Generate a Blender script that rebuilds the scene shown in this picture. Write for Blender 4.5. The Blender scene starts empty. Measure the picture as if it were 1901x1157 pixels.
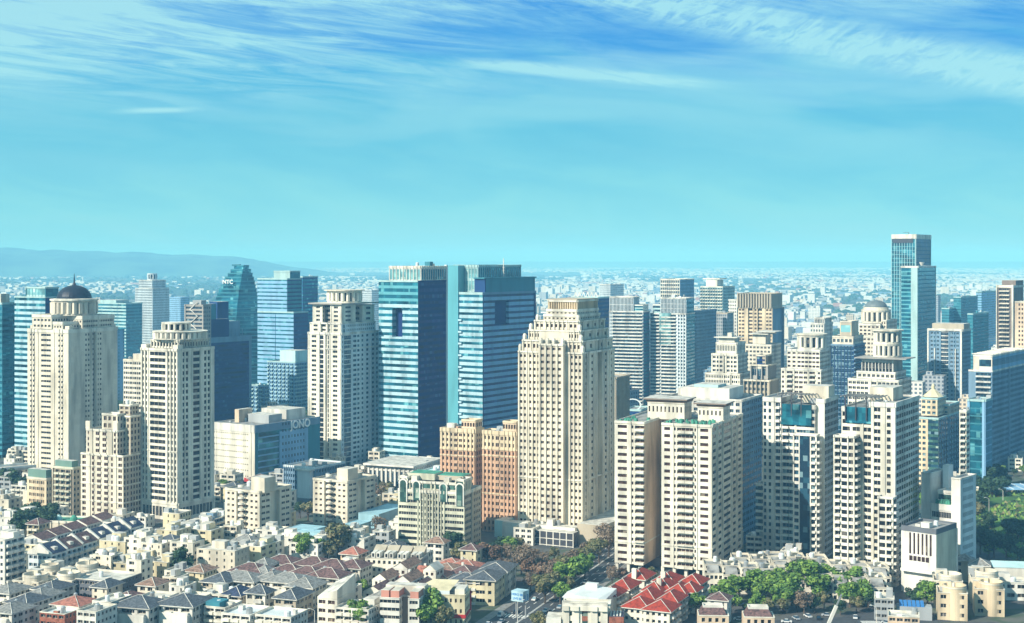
import bpy, math, random, re
from math import sin, cos, radians, atan2, pi
from mathutils import Vector, noise as mnoise
random.seed(7)
SC = bpy.context.scene
COL = SC.collection
# ---------------------------------------------------------------- camera, sky, sun, exposure
F, H, CX, YH = 2700.0, 150.0, 950.5, 480.0      # focal length in photo pixels, eye height in metres
cam = bpy.data.cameras.new('camera')
cam.sensor_width = 36.0
cam.lens = 36.0 * F / 1901.0
cam.shift_y = -(578.5 - YH) / 1901.0
cam.clip_start = 1.0
cam.clip_end = 120000.0
camo = bpy.data.objects.new('camera', cam)
camo.location = (0, 0, H)
camo.rotation_euler = (pi / 2, 0, 0)
COL.objects.link(camo)
SC.camera = camo
SC.view_settings.view_transform = 'Standard'
SC.view_settings.look = 'None'
SC.view_settings.gamma = 1.0
SC.view_settings.exposure = 0.48
SC.cycles.use_denoising = True
SC.cycles.max_bounces = 6
SC.cycles.diffuse_bounces = 3
SC.cycles.glossy_bounces = 2
SC.cycles.transmission_bounces = 1
SC.cycles.volume_bounces = 3
SC.cycles.caustics_reflective = False
SC.cycles.caustics_refractive = False

SUN_EL = 34.0
SUN_AZ = radians(233)          # compass direction of the sun measured from +Y (away from the camera) clockwise
sdir = Vector((sin(SUN_AZ) * cos(radians(SUN_EL)), cos(SUN_AZ) * cos(radians(SUN_EL)), sin(radians(SUN_EL))))
sl = bpy.data.lights.new('sun', 'SUN')
sl.energy = 5.0
sl.angle = radians(0.5)
sl.color = (1.0, 0.92, 0.80)
so = bpy.data.objects.new('sun', sl)
so.rotation_euler = sdir.to_track_quat('Z', 'Y').to_euler()
so.location = (-300, -300, 600)
COL.objects.link(so)

def lin(c):
    return tuple(((x / 255.0) / 12.92 if x <= 10 else ((x / 255.0 + 0.055) / 1.055) ** 2.4) for x in c)

W = bpy.data.worlds.new('World')
SC.world = W
W.use_nodes = True
nt = W.node_tree
nt.nodes.clear()
def N(t, **kw):
    n = nt.nodes.new(t)
    for k, v in kw.items():
        setattr(n, k, v)
    return n
def ramp(n, pts):
    cr = n.color_ramp
    while len(cr.elements) > len(pts):
        cr.elements.remove(cr.elements[-1])
    while len(cr.elements) < len(pts):
        cr.elements.new(0.5)
    for e, (p, c) in zip(cr.elements, pts):
        e.position = p
        e.color = (*c, 1) if len(c) == 3 else c
out = N('ShaderNodeOutputWorld')
bg = N('ShaderNodeBackground')
sky = N('ShaderNodeTexSky', sky_type='NISHITA')
sky.sun_disc = False
sky.sun_elevation = radians(SUN_EL)
sky.sun_rotation = SUN_AZ
sky.altitude = 100
sky.air_density = 1.2
sky.dust_density = 0.6
sky.ozone_density = 2.5
geo = N('ShaderNodeTexCoord')
sep = N('ShaderNodeSeparateXYZ')
nt.links.new(geo.outputs['Generated'], sep.inputs[0])
# elevation ramp of the clear sky (z of the unit direction: 0 at the horizon)
rz = N('ShaderNodeValToRGB')
ramp(rz, [(0.0, lin((158, 228, 234))), (0.03, lin((144, 226, 236))), (0.06, lin((122, 212, 234))), (0.095, lin((104, 200, 230))),
          (0.125, lin((84, 186, 232))), (0.15, lin((64, 162, 234))), (0.19, lin((56, 150, 234))), (0.30, lin((26, 84, 190))), (0.55, lin((12, 42, 122)))])
nt.links.new(sep.outputs['Z'], rz.inputs[0])
def lnk(v, sock):
    if isinstance(v, (int, float)):
        sock.default_value = v
    else:
        nt.links.new(v, sock)
def mth(op, a, b=0.0, c=None):
    m = N('ShaderNodeMath', operation=op)
    lnk(a, m.inputs[0]); lnk(b, m.inputs[1])
    if c is not None:
        lnk(c, m.inputs[2])
    return m.outputs[0]
def smooth(v, lo, hi, t0=0.0, t1=1.0):
    r = N('ShaderNodeMapRange', interpolation_type='SMOOTHSTEP')
    r.inputs['From Min'].default_value = lo; r.inputs['From Max'].default_value = hi
    r.inputs['To Min'].default_value = t0; r.inputs['To Max'].default_value = t1
    lnk(v, r.inputs['Value'])
    return r.outputs[0]
SX, SZ = sep.outputs['X'], sep.outputs['Z']
def streaks(tilt, sx_, sz_, detail, rough, dist, lo, hi, off):
    """thin cirrus fibres: noise over bearing and elevation, sheared by tilt"""
    v = mth('SUBTRACT', SZ, mth('MULTIPLY', SX, tilt))
    cb = N('ShaderNodeCombineXYZ')
    lnk(mth('MULTIPLY', SX, sx_), cb.inputs[0]); lnk(mth('MULTIPLY', v, sz_), cb.inputs[1]); cb.inputs[2].default_value = off
    nz = N('ShaderNodeTexNoise')
    nz.inputs['Scale'].default_value = 1.0; nz.inputs['Detail'].default_value = detail
    nz.inputs['Roughness'].default_value = rough; nz.inputs['Distortion'].default_value = dist
    nt.links.new(cb.outputs[0], nz.inputs['Vector'])
    return smooth(nz.outputs['Fac'], lo, hi)
def band(x0, z0, slope, wid, xa, xb, soft=0.05):
    """soft band of cloud along a line on the sky, between two bearings"""
    d = mth('ABSOLUTE', mth('SUBTRACT', mth('SUBTRACT', SZ, z0), mth('MULTIPLY', mth('SUBTRACT', SX, x0), slope)))
    g = smooth(d, wid, 0.0)
    return mth('MULTIPLY', g, mth('MULTIPLY', smooth(SX, xa - soft, xa + soft), smooth(SX, xb + soft, xb - soft)))
fib = streaks(-0.10, 9, 95, 9, .68, 1.0, .36, .68, 2.0)
fib2 = streaks(-0.22, 16, 130, 10, .72, 1.6, .34, .66, 9.0)
fib3 = streaks(0.45, 40, 120, 8, .7, 1.2, .32, .66, 5.0)
soft_ = streaks(-0.05, 5, 26, 4, .5, .6, .40, .64, 13.0)
mott = streaks(-0.12, 7, 30, 7, .6, .8, .25, .75, 21.0)
nt.links.new(mth('ADD', SZ, mth('MULTIPLY', mth('SUBTRACT', mott, .5), .03)), rz.inputs[0])
cl = mth('MULTIPLY', mth('MULTIPLY', fib, smooth(SX, .06, -.22, .24, 1.0)), smooth(SZ, .085, .14))                   # streaky veil, upper left
cl = mth('ADD', mth('MULTIPLY', cl, .85), mth('MULTIPLY', mth('MULTIPLY', soft_, .34), smooth(SZ, .03, .11)))
cl = mth('ADD', cl, mth('MULTIPLY', mth('MULTIPLY', smooth(SX, .0, -.30), smooth(SZ, .125, .150)), .30))
cl = mth('ADD', cl, mth('MULTIPLY', mth('MULTIPLY', band(.16, .158, -.24, .021, .06, .6), mth('ADD', mth('MULTIPLY', fib3, .8), .25)), .95))   # long plume at upper right
cl = mth('ADD', cl, mth('MULTIPLY', mth('MULTIPLY', band(.04, .127, -.10, .006, -.02, .12), mth('ADD', fib2, .2)), .9))
cl = mth('ADD', cl, mth('MULTIPLY', mth('MULTIPLY', band(-.235, .0985, .05, .0028, -.255, -.215, .015), 1.0), .7))
cl = mth('ADD', cl, mth('MULTIPLY', mth('MULTIPLY', fib2, smooth(SZ, .145, .175)), .35))
cc = mth('MINIMUM', cl, 0.88)
veil = N('ShaderNodeMix', data_type='RGBA')
nt.links.new(cc, veil.inputs['Factor'])
nt.links.new(rz.outputs[0], veil.inputs['A'])
veil.inputs['B'].default_value = (*lin((180, 240, 246)), 1)
skm = N('ShaderNodeMix', data_type='RGBA', blend_type='MULTIPLY')
skm.inputs['Factor'].default_value = 1.0
nt.links.new(sky.outputs[0], skm.inputs['A'])
skm.inputs['B'].default_value = (0.06, 0.12, 0.15, 1)
fin = N('ShaderNodeMix', data_type='RGBA')
fin.inputs['Factor'].default_value = 0.92
nt.links.new(skm.outputs['Result'], fin.inputs['A'])
nt.links.new(veil.outputs['Result'], fin.inputs['B'])
nt.links.new(fin.outputs['Result'], bg.inputs['Color'])
bg.inputs['Strength'].default_value = 0.69
nt.links.new(bg.outputs[0], out.inputs['Surface'])

# ---------------------------------------------------------------- materials
MATS = {}
def mat(name, rgb, rough=0.85, metal=0.0, vary=0.10, scale=0.15, streak=True, rgb2=None, spec=0.4, cell=None, cellv=0.0):
    if name in MATS:
        return MATS[name]
    m = bpy.data.materials.new(name)
    m.use_nodes = True
    t = m.node_tree
    b = t.nodes['Principled BSDF']
    b.inputs['Roughness'].default_value = rough
    b.inputs['Metallic'].default_value = metal
    b.inputs['Specular IOR Level'].default_value = spec
    g = t.nodes.new('ShaderNodeNewGeometry')
    mp = t.nodes.new('ShaderNodeMapping')
    mp.inputs['Scale'].default_value = (scale, scale, scale * (0.18 if streak else 1.0))
    t.links.new(g.outputs['Position'], mp.inputs[0])
    n = t.nodes.new('ShaderNodeTexNoise')
    n.inputs['Scale'].default_value = 1.0
    n.inputs['Detail'].default_value = 5.0
    t.links.new(mp.outputs[0], n.inputs['Vector'])
    r = t.nodes.new('ShaderNodeValToRGB')
    a = tuple(max(0, x * (1 - vary * 1.6)) for x in rgb)
    c = rgb2 or tuple(min(0.95, x * (1 + vary * 0.9)) for x in rgb)
    ramp(r, [(0.36, a), (0.5, rgb), (0.66, c)])
    t.links.new(n.outputs['Fac'], r.inputs[0])
    col = r.outputs[0]
    if cell:
        mp2 = t.nodes.new('ShaderNodeVectorMath'); mp2.operation = 'DIVIDE'
        mp2.inputs[1].default_value = cell
        t.links.new(g.outputs['Position'], mp2.inputs[0])
        fl = t.nodes.new('ShaderNodeVectorMath'); fl.operation = 'FLOOR'
        t.links.new(mp2.outputs[0], fl.inputs[0])
        wn = t.nodes.new('ShaderNodeTexWhiteNoise')
        t.links.new(fl.outputs[0], wn.inputs['Vector'])
        mr = t.nodes.new('ShaderNodeMapRange')
        mr.inputs['To Min'].default_value = 1 - cellv
        mr.inputs['To Max'].default_value = 1 + cellv
        t.links.new(wn.outputs['Value'], mr.inputs['Value'])
        mx = t.nodes.new('ShaderNodeVectorMath'); mx.operation = 'SCALE'
        t.links.new(col, mx.inputs[0])
        t.links.new(mr.outputs[0], mx.inputs['Scale'])
        col = mx.outputs[0]
    t.links.new(col, b.inputs['Base Color'])
    MATS[name] = m
    return m
def winmat(name, dark, mid, light, rough=0.18, spec=0.4, metal=0.0, cell=2.1, pm=0.62, pl=0.9):
    m = bpy.data.materials.new(name)
    m.use_nodes = True
    t = m.node_tree
    b = t.nodes['Principled BSDF']
    b.inputs['Roughness'].default_value = rough
    b.inputs['Metallic'].default_value = metal
    b.inputs['Specular IOR Level'].default_value = spec
    g = t.nodes.new('ShaderNodeNewGeometry')
    d = t.nodes.new('ShaderNodeVectorMath'); d.operation = 'DIVIDE'
    d.inputs[1].default_value = (cell, cell, cell * 1.3)
    t.links.new(g.outputs['Position'], d.inputs[0])
    fl = t.nodes.new('ShaderNodeVectorMath'); fl.operation = 'FLOOR'
    t.links.new(d.outputs[0], fl.inputs[0])
    wn = t.nodes.new('ShaderNodeTexWhiteNoise')
    t.links.new(fl.outputs[0], wn.inputs['Vector'])
    r = t.nodes.new('ShaderNodeValToRGB')
    r.color_ramp.interpolation = 'CONSTANT'
    ramp(r, [(0.0, dark), (pm, mid), (pl, light)])
    t.links.new(wn.outputs['Value'], r.inputs[0])
    col = r.outputs[0]
    if 'glass' in name:       # uneven reflections painted into the pane colour as broad noise
        mp = t.nodes.new('ShaderNodeMapping'); mp.inputs['Scale'].default_value = (.03, .03, .06)
        t.links.new(g.outputs['Position'], mp.inputs[0])
        nz = t.nodes.new('ShaderNodeTexNoise'); nz.inputs['Scale'].default_value = 1.0; nz.inputs['Detail'].default_value = 6; nz.inputs['Distortion'].default_value = 1.2
        t.links.new(mp.outputs[0], nz.inputs['Vector'])
        mr = t.nodes.new('ShaderNodeMapRange'); mr.inputs['From Min'].default_value = .35; mr.inputs['From Max'].default_value = .68; mr.inputs['To Min'].default_value = .45; mr.inputs['To Max'].default_value = 2.2
        t.links.new(nz.outputs['Fac'], mr.inputs['Value'])
        sc = t.nodes.new('ShaderNodeVectorMath'); sc.operation = 'SCALE'
        t.links.new(col, sc.inputs[0]); t.links.new(mr.outputs[0], sc.inputs['Scale']); col = sc.outputs[0]
    t.links.new(col, b.inputs['Base Color'])
    MATS[name] = m
    return m
PN = dict(cell=(3.1, 3.1, 3.5), cellv=.06, vary=.2)
mat('cream', (0.62, 0.56, 0.45), **PN); mat('cream_light', (0.68, 0.64, 0.54), **PN); mat('cream_warm', (0.62, 0.50, 0.34), **PN); mat('band_teal', (0.36, 0.53, 0.60), **PN)
mat('yellow_cream', (0.60, 0.53, 0.35), **PN); mat('stone', (0.44, 0.38, 0.29)); mat('stone_grey', (0.34, 0.32, 0.29))
mat('white', (0.64, 0.62, 0.56), **PN); mat('white_cool', (0.60, 0.66, 0.68)); mat('grey', (0.34, 0.36, 0.37)); mat('grey_dark', (0.12, 0.13, 0.15))
mat('taupe', (0.22, 0.17, 0.14)); mat('brown', (0.20, 0.12, 0.08)); mat('orange_brick', (0.50, 0.31, 0.20), **PN); mat('brick', (0.30, 0.10, 0.06), vary=0.25, scale=0.8, streak=False)
mat('peach', (0.60, 0.46, 0.33), **PN); mat('pink', (0.55, 0.25, 0.19)); mat('pale_teal', (0.36, 0.52, 0.52)); mat('teal', (0.04, 0.20, 0.26)); mat('green_grey', (0.14, 0.24, 0.20))
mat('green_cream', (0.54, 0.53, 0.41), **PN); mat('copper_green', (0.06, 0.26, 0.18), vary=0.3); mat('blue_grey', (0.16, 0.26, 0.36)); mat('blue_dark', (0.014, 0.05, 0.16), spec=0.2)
mat('blue_panel', (0.22, 0.40, 0.58)); mat('sky_blue_metal', (0.30, 0.50, 0.58), rough=0.45); mat('navy_shade', (0.012, 0.03, 0.13), spec=0.15); mat('teal_pale_metal', (0.45, 0.66, 0.66), rough=0.5)  # the navy wall colour carries the shade of sunless faces
mat('roof_grey', (0.26, 0.26, 0.25), vary=0.35, scale=0.25, streak=False); mat('roof_light', (0.52, 0.50, 0.45), vary=0.22, scale=0.3, streak=False)
mat('roof_green', (0.10, 0.30, 0.20), vary=0.3, streak=False); mat('concrete', (0.40, 0.38, 0.34), vary=0.2)
mat('slate', (0.085, 0.095, 0.11), rough=0.6, vary=0.3, scale=1.2, streak=False, cell=(0.9, 0.9, 0.45), cellv=0.25)
mat('slate_light', (0.22, 0.22, 0.21), rough=0.7, vary=0.25, scale=1.0, streak=False, cell=(0.9, 0.9, 0.45), cellv=0.2)
mat('maroon_tile', (0.135, 0.075, 0.07), rough=0.7, vary=0.35, scale=1.0, streak=False, cell=(0.8, 0.8, 0.4), cellv=0.28)
mat('red_tile', (0.30, 0.035, 0.016), rough=0.75, vary=0.2, scale=0.7, streak=False, cell=(0.7, 0.7, 0.35), cellv=0.18)
mat('salmon_tile', (0.36, 0.14, 0.10), rough=0.8, vary=0.25, scale=0.8, streak=False, cell=(0.8, 0.8, 0.4), cellv=0.18)
mat('brown_tile', (0.24, 0.15, 0.11), rough=0.8, vary=0.3, scale=0.8, streak=False, cell=(0.8, 0.8, 0.4), cellv=0.22)
mat('navy_tile', (0.035, 0.045, 0.09), rough=0.5, vary=0.3, scale=1.0, streak=False, cell=(0.9, 0.9, 0.45), cellv=0.25)
mat('white_metal', (0.62, 0.66, 0.66), rough=0.4, vary=0.06); mat('dark_metal', (0.05, 0.05, 0.06), rough=0.5); mat('steel', (0.45, 0.47, 0.48), rough=0.4, metal=0.6)
mat('dome_dark', (0.016, 0.02, 0.034), rough=0.45, spec=.25, vary=0.15); mat('dome_grey', (0.13, 0.16, 0.17), rough=0.5)
mat('red_sign', (0.42, 0.02, 0.02), rough=0.6, vary=0.05); mat('sign_white', (0.85, 0.85, 0.82), rough=0.5, vary=0.02); mat('sign_blue', (0.04, 0.18, 0.45), rough=0.5, vary=0.03)
winmat('win', (0.012, 0.014, 0.018), (0.04, 0.038, 0.036), (0.13, 0.115, 0.10), spec=0.22, pm=0.7, pl=0.95)
winmat('win_brown', (0.045, 0.022, 0.016), (0.075, 0.042, 0.032), (0.20, 0.16, 0.12), spec=0.22, pm=0.7, pl=0.95)
winmat('win_blue', (0.010, 0.030, 0.055), (0.02, 0.07, 0.11), (0.16, 0.26, 0.30))
winmat('glass_teal', (0.012, 0.10, 0.15), (0.02, 0.15, 0.20), (0.10, 0.30, 0.34), rough=0.12, metal=0.35, cell=3.0)
winmat('glass_navy', (0.004, 0.012, 0.075), (0.007, 0.020, 0.095), (0.015, 0.045, 0.13), rough=0.3, spec=0.15, metal=0.0, cell=3.0)  # mostly for right faces: their shade is put into the navy colour
winmat('glass_green', (0.025, 0.06, 0.05), (0.05, 0.11, 0.09), (0.22, 0.28, 0.23), rough=0.15, cell=2.0)
winmat('glass_pale', (0.12, 0.26, 0.28), (0.18, 0.34, 0.34), (0.34, 0.46, 0.44), rough=0.15, metal=0.3, cell=3.0)

# ---------------------------------------------------------------- mesh helpers
class MB:
    def __init__(s):
        s.v = []; s.f = []; s.m = []; s.mats = []
    def mi(s, name):
        if name not in s.mats:
            s.mats.append(name)
        return s.mats.index(name)
    def poly(s, pts, m):
        n = len(s.v)
        s.v.extend(pts)
        s.f.append(tuple(range(n, n + len(pts))))
        s.m.append(s.mi(m))
    def box(s, x0, x1, y0, y1, z0, z1, m, top=None, bottom=True):
        n = len(s.v)
        s.v.extend([(x0, y0, z0), (x1, y0, z0), (x1, y1, z0), (x0, y1, z0), (x0, y0, z1), (x1, y0, z1), (x1, y1, z1), (x0, y1, z1)])
        fs = [(0, 1, 5, 4), (1, 2, 6, 5), (2, 3, 7, 6), (3, 0, 4, 7), (4, 5, 6, 7)] + ([(3, 2, 1, 0)] if bottom else [])
        for i, f in enumerate(fs):
            s.f.append(tuple(n + k for k in f))
            s.m.append(s.mi(top if (i == 4 and top) else m))
    def lathe(s, cx, cy, prof, m, n=24, a0=0.0, a1=2 * pi, caps=True):
        full = abs(a1 - a0 - 2 * pi) < 1e-6
        k = n if full else n + 1
        rings = []
        for r, z in prof:
            b = len(s.v)
            for i in range(k):
                a = a0 + (a1 - a0) * i / n
                s.v.append((cx + r * cos(a), cy + r * sin(a), z))
            rings.append(b)
        for j in range(len(prof) - 1):
            for i in range(n):
                i2 = (i + 1) % k
                s.f.append((rings[j] + i, rings[j] + i2, rings[j + 1] + i2, rings[j + 1] + i))
                s.m.append(s.mi(m))
        if caps:
            s.f.append(tuple(rings[-1] + i for i in range(k))); s.m.append(s.mi(m))
    def prism(s, pts, z0, z1, m, top=None):
        n = len(s.v); k = len(pts)
        s.v.extend([(x, y, z0) for x, y in pts] + [(x, y, z1) for x, y in pts])
        for i in range(k):
            j = (i + 1) % k
            s.f.append((n + i, n + j, n + k + j, n + k + i)); s.m.append(s.mi(m))
        s.f.append(tuple(n + k + i for i in range(k))); s.m.append(s.mi(top or m))
    def mesh(s, name):
        me = bpy.data.meshes.new(name)
        me.from_pydata(s.v, [], s.f)
        for mm in s.mats:
            me.materials.append(MATS[mm])
        me.polygons.foreach_set('material_index', s.m)
        me.update()
        return me
def link(name, data, parent=None, loc=(0, 0, 0), rz=0.0):
    o = bpy.data.objects.new(name, data)
    COL.objects.link(o)
    o.parent = parent
    o.location = loc
    o.rotation_euler = (0, 0, rz)
    return o
LABELS = {}
def tag(o, label, cat, group=None):
    w = label.split()
    for drop in ('the', 'a', 'an', 'of'):
        while len(w) > 16 and drop in w[1:]:
            w.pop(w.index(drop, 1))
    if len(w) > 16: print('LONG', len(w), label)
    label = ' '.join(w)
    o['label'] = label; o['category'] = cat
    if group:
        o['group'] = group
    return o
def structure(name, mb, **kw):
    o = link(name, mb.mesh(name)); o['kind'] = 'structure'
    return o
def gp(px, py):
    Y = F * H / (py - YH)
    return ((px - CX) * Y / F, Y)
def zat(py, Y):
    return H - (py - YH) * Y / F

# facade tokens: relative width, depth, kind
TOK = {'.': (.5, 0, 'w'), '-': (1.2, 0, 'w'), '=': (3, 0, 'w'), '#': (7, 0, 'w'), '|': (.5, .4, 'w'), 'P': (1.2, .5, 'w'), 'M': (3, .5, 'w'),
       'i': (.8, 0, 'o'), 'o': (1.3, 0, 'o'), 'O': (2.2, 0, 'o'), 'H': (3.4, 0, 'o'), 'x': (.8, .5, 'o'), 'X': (1.5, .5, 'o'),
       'b': (2.4, 0, 'B'), 'B': (3.6, 0, 'B'), 'e': (.95, -.3, 'o'), 'E': (1.7, -.3, 'o'), 'r': (1.3, -1.2, 'o'), 'R': (2.6, -1.6, 'o'), 'v': (.8, -.9, 'w'), 'T': (1.5, -1.8, 'w'), 'V': (2.4, -2.6, 'w'),
       'g': (2.5, 0, 'G'), 'G': (6, 0, 'G'), 'K': (14, 0, 'G'), 's': (.9, 0, 'S'), 'S': (2.0, 0, 'S')}
def expand(p, width):
    if '[' in p:
        segs = re.split(r'\[([^\]]*)\]', p)          # fixed, repeated, fixed, ...
        wa = sum(TOK[c][0] for c in ''.join(segs[0::2])); wu = sum(TOK[c][0] for c in ''.join(segs[1::2]))
        n = max(1, round((width - wa) / wu))
        p = ''.join(q * n if i % 2 else q for i, q in enumerate(segs))
    tot = sum(TOK[c][0] for c in p)
    k = width / tot
    res = []; x = 0
    for c in p:
        w, d, kd = TOK[c]
        res.append((x, x + w * k, d, kd)); x += w * k
    return res
STYLE = dict(wall='cream', trim='cream_light', win='win', span='white', fh=3.6, sill=.28, wh=.52, ct=1.2, bands=(), roof='roof_grey', bal=None, rec=.5, capd=.35)
WCACHE = {}
def pane_mesh(name, w, h, m, fr):
    key = (name, round(w, 1), round(h, 1), m, fr)
    if key in WCACHE:
        return WCACHE[key]
    w, h = round(w, 1), round(h, 1)
    b = MB()
    if name == 'balcony':
        b.box(-w / 2, w / 2, -1.25, 0.0, -h / 2, h / 2, m)
    else:
        t = min(0.07, w * .06)
        b.poly([(-w / 2 + t, 0, -h / 2 + t), (w / 2 - t, 0, -h / 2 + t), (w / 2 - t, 0, h / 2 - t), (-w / 2 + t, 0, h / 2 - t)], m)
        if name == 'window':
            for q in ([(-w / 2, -.04, -h / 2), (w / 2, -.04, -h / 2), (w / 2, -.04, -h / 2 + t), (-w / 2, -.04, -h / 2 + t)],
                      [(-w / 2, -.04, h / 2 - t), (w / 2, -.04, h / 2 - t), (w / 2, -.04, h / 2), (-w / 2, -.04, h / 2)],
                      [(-w / 2, -.04, -h / 2 + t), (-w / 2 + t, -.04, -h / 2 + t), (-w / 2 + t, -.04, h / 2 - t), (-w / 2, -.04, h / 2 - t)],
                      [(w / 2 - t, -.04, -h / 2 + t), (w / 2, -.04, -h / 2 + t), (w / 2, -.04, h / 2 - t), (w / 2 - t, -.04, h / 2 - t)]):
                b.poly(q, fr)
            if w > 1.7:
                b.poly([(-.05, -.04, -h / 2 + t), (.05, -.04, -h / 2 + t), (.05, -.04, h / 2 - t), (-.05, -.04, h / 2 - t)], fr)
        else:
            b.poly([(-w / 2, 0, -h / 2), (w / 2, 0, -h / 2), (w / 2, 0, -h / 2 + t), (-w / 2, 0, -h / 2 + t)], m)
            b.poly([(-w / 2, 0, h / 2 - t), (w / 2, 0, h / 2 - t), (w / 2, 0, h / 2), (-w / 2, 0, h / 2)], m)
            b.poly([(-w / 2, 0, -h / 2 + t), (-w / 2 + t, 0, -h / 2 + t), (-w / 2 + t, 0, h / 2 - t), (-w / 2, 0, h / 2 - t)], m)
            b.poly([(w / 2 - t, 0, -h / 2 + t), (w / 2, 0, -h / 2 + t), (w / 2, 0, h / 2 - t), (w / 2 - t, 0, h / 2 - t)], m)
    me = b.mesh(name)
    WCACHE[key] = me
    return me
FOOT = []
HAZE = 0.00013
class Bld:
    """a building: an Empty at the base that parents wall, roof, windows and the rest"""
    def __init__(s, name, label, cat='building', xl=0, xc=0, xr=0, yb=None, Y=None, yt=600, ang=28, group=None, corner=None, size=None, ht=None, **st):
        s.name = name; s.a = radians(ang); a = s.a
        if corner is None:
            if Y is None:
                Y = F * H / (yb - YH)
            Cx, Cy = (xc - CX) * Y / F, Y
            a = s.a = max(a, atan2(xc - CX, F) + radians(15.5))
            tx, ty = -cos(a), sin(a)
            xl_, xr_ = xl - CX, xr - CX
            s.W = (xl_ * Cy - F * Cx) / (F * tx - xl_ * ty)
            tx, ty = sin(a), cos(a)
            den = (F * tx - xr_ * ty)
            s.D = (xr_ * Cy - F * Cx) / den
            if s.D < 4 or s.D > 90:
                s.D = max(8.0, min(s.D if s.D > 0 else 30, 60))
            s.Y = Cy
            s.h = zat(yt, Cy)
        else:
            Cx, Cy = corner; s.W, s.D = size; s.Y = Cy; s.h = ht
        s.C = (Cx, Cy)
        s.sc = F / s.Y
        X = (cos(a), -sin(a)); Yv = (sin(a), cos(a))
        cx = Cx - X[0] * s.W / 2 + Yv[0] * s.D / 2
        cy = Cy - X[1] * s.W / 2 + Yv[1] * s.D / 2
        s.cx, s.cy = cx, cy
        FOOT.append((cx, cy, 0.5 * (s.W + s.D) * 0.6, s.W, s.D, a))
        s.e = link(name, None, None, (cx, cy, 0), -a)
        tag(s.e, label, cat, group)
        s.st = dict(STYLE); s.st.update(st)
        s.wall = MB(); s.roof = MB(); s.wins = []; s.parts = []
    def z(s, py):
        return zat(py, s.Y)
    def fx(s, px):      # photo x on the front face (at the corner's depth) to local x
        tx, ty = -cos(s.a), sin(s.a)
        q = px - CX
        w = (q * s.C[1] - F * s.C[0]) / (F * tx - q * ty)
        return s.W / 2 - w
    def part(s, name):
        b = MB(); s.parts.append((name, b)); return b
    def facade(s, o, t, n, width, z0, z1, pat, st, front=True, holes=()):
        if width < .3 or z1 - z0 < .3:
            return
        cols = expand(pat, width)
        fh = st['fh']; ct = st['ct']
        body = z1 - z0 - ct
        nf = max(1, round(body / fh)); fh = body / nf
        rows = []
        for k in range(nf):
            b = z0 + k * fh
            if st['bands'] and k in st['bands']:
                rows.append((b, b + fh * .18, 'c')); b2 = b + fh * .18
            else:
                b2 = b
            rows.append((b2, b + fh * st['sill'], 's'))
            rows.append((b + fh * st['sill'], b + fh * (st['sill'] + st['wh']), 'o'))
            if st['sill'] + st['wh'] < .995:
                rows.append((b + fh * (st['sill'] + st['wh']), b + fh, 'u'))
        if ct > 0:
            rows.append((z1 - ct, z1, 't'))
        for (h0, h1, k0, k1, hd, hm) in holes:
            nc = []
            for (a0, a1, d, kd) in cols:
                ps = sorted({a0, a1} | {q for q in (h0, h1) if a0 + .05 < q < a1 - .05})
                nc += [(p, q, d, kd) for p, q in zip(ps, ps[1:])]
            cols = nc
            nr = []
            for (a0, a1, kd) in rows:
                ps = sorted({a0, a1} | {q for q in (k0, k1) if a0 + .05 < q < a1 - .05})
                nr += [(p, q, kd) for p, q in zip(ps, ps[1:])]
            rows = nr
        rz = atan2(-n[0], n[1]) + pi       # pane meshes face local -Y
        wm = s.wall
        def P(sx, z, d):
            return (o[0] + t[0] * sx + n[0] * d, o[1] + t[1] * sx + n[1] * d, z)
        grid = []
        for (a0, a1, d, kd) in cols:
            colr = []
            for (b0, b1, rk) in rows:
                w = False
                mm = st['wall']; dd = d
                hole = None
                for (h0, h1, k0, k1, hd, hm) in holes:
                    if h0 - .06 < a0 and a1 < h1 + .06 and k0 - .06 < b0 and b1 < k1 + .06:
                        hole = (hd, hm)
                if hole:
                    dd, mm = hole
                elif rk == 't':
                    dd = max(d, 0) + st['capd']; mm = st['trim']
                elif rk == 'c':
                    dd = max(d, 0) + .25; mm = st['trim']
                    if kd == 'G': dd = .1
                elif kd == 'o' and rk == 'o':
                    w = 'window'; dd = d - st['rec']
                elif kd == 'S':       # vertical strip window through all storeys
                    if rk == 'u': mm = st['trim']; dd = d - .15
                    elif rk == 's': dd = d - st['rec'] * .9; mm = st['win']
                    else: w = 'window'; dd = d - st['rec']
                elif kd == 'B':
                    if rk == 's':
                        w = 'balcony'; mm = st['wall']
                    elif rk == 'o':
                        w = 'window'; dd = d - .9
                elif kd == 'G':
                    if rk == 'o': w = 'glass_band'; dd = -.08
                    else: mm = st['span']; dd = 0
                colr.append((dd, mm, w))
            grid.append(colr)
        for i, (a0, a1, d, kd) in enumerate(cols):
            j = 0
            R_ = grid[i]
            while j < len(rows):
                dd, mm, w = R_[j]
                b0, b1, rk = rows[j]
                if w in ('window', 'glass_band'):
                    c = P((a0 + a1) / 2, (b0 + b1) / 2, dd)
                    if front is not None:
                        s.wins.append((w, c, rz, a1 - a0, b1 - b0, st['win'], st['trim'], front))
                    j += 1
                    continue
                if w == 'balcony' and front is not None:
                    c = P((a0 + a1) / 2, (b0 + b1) / 2, 0)
                    s.wins.append(('balcony', c, rz, (a1 - a0) * .96, b1 - b0, st['bal'] or st['trim'], st['trim'], front))
                k = j + 1
                while k < len(rows) and R_[k][0] == dd and R_[k][1] == mm and R_[k][2] == False and w == False:
                    k += 1
                top = rows[k - 1][1]
                wm.poly([P(a0, b0, dd), P(a1, b0, dd), P(a1, top, dd), P(a0, top, dd)], mm)
                j = k
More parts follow.
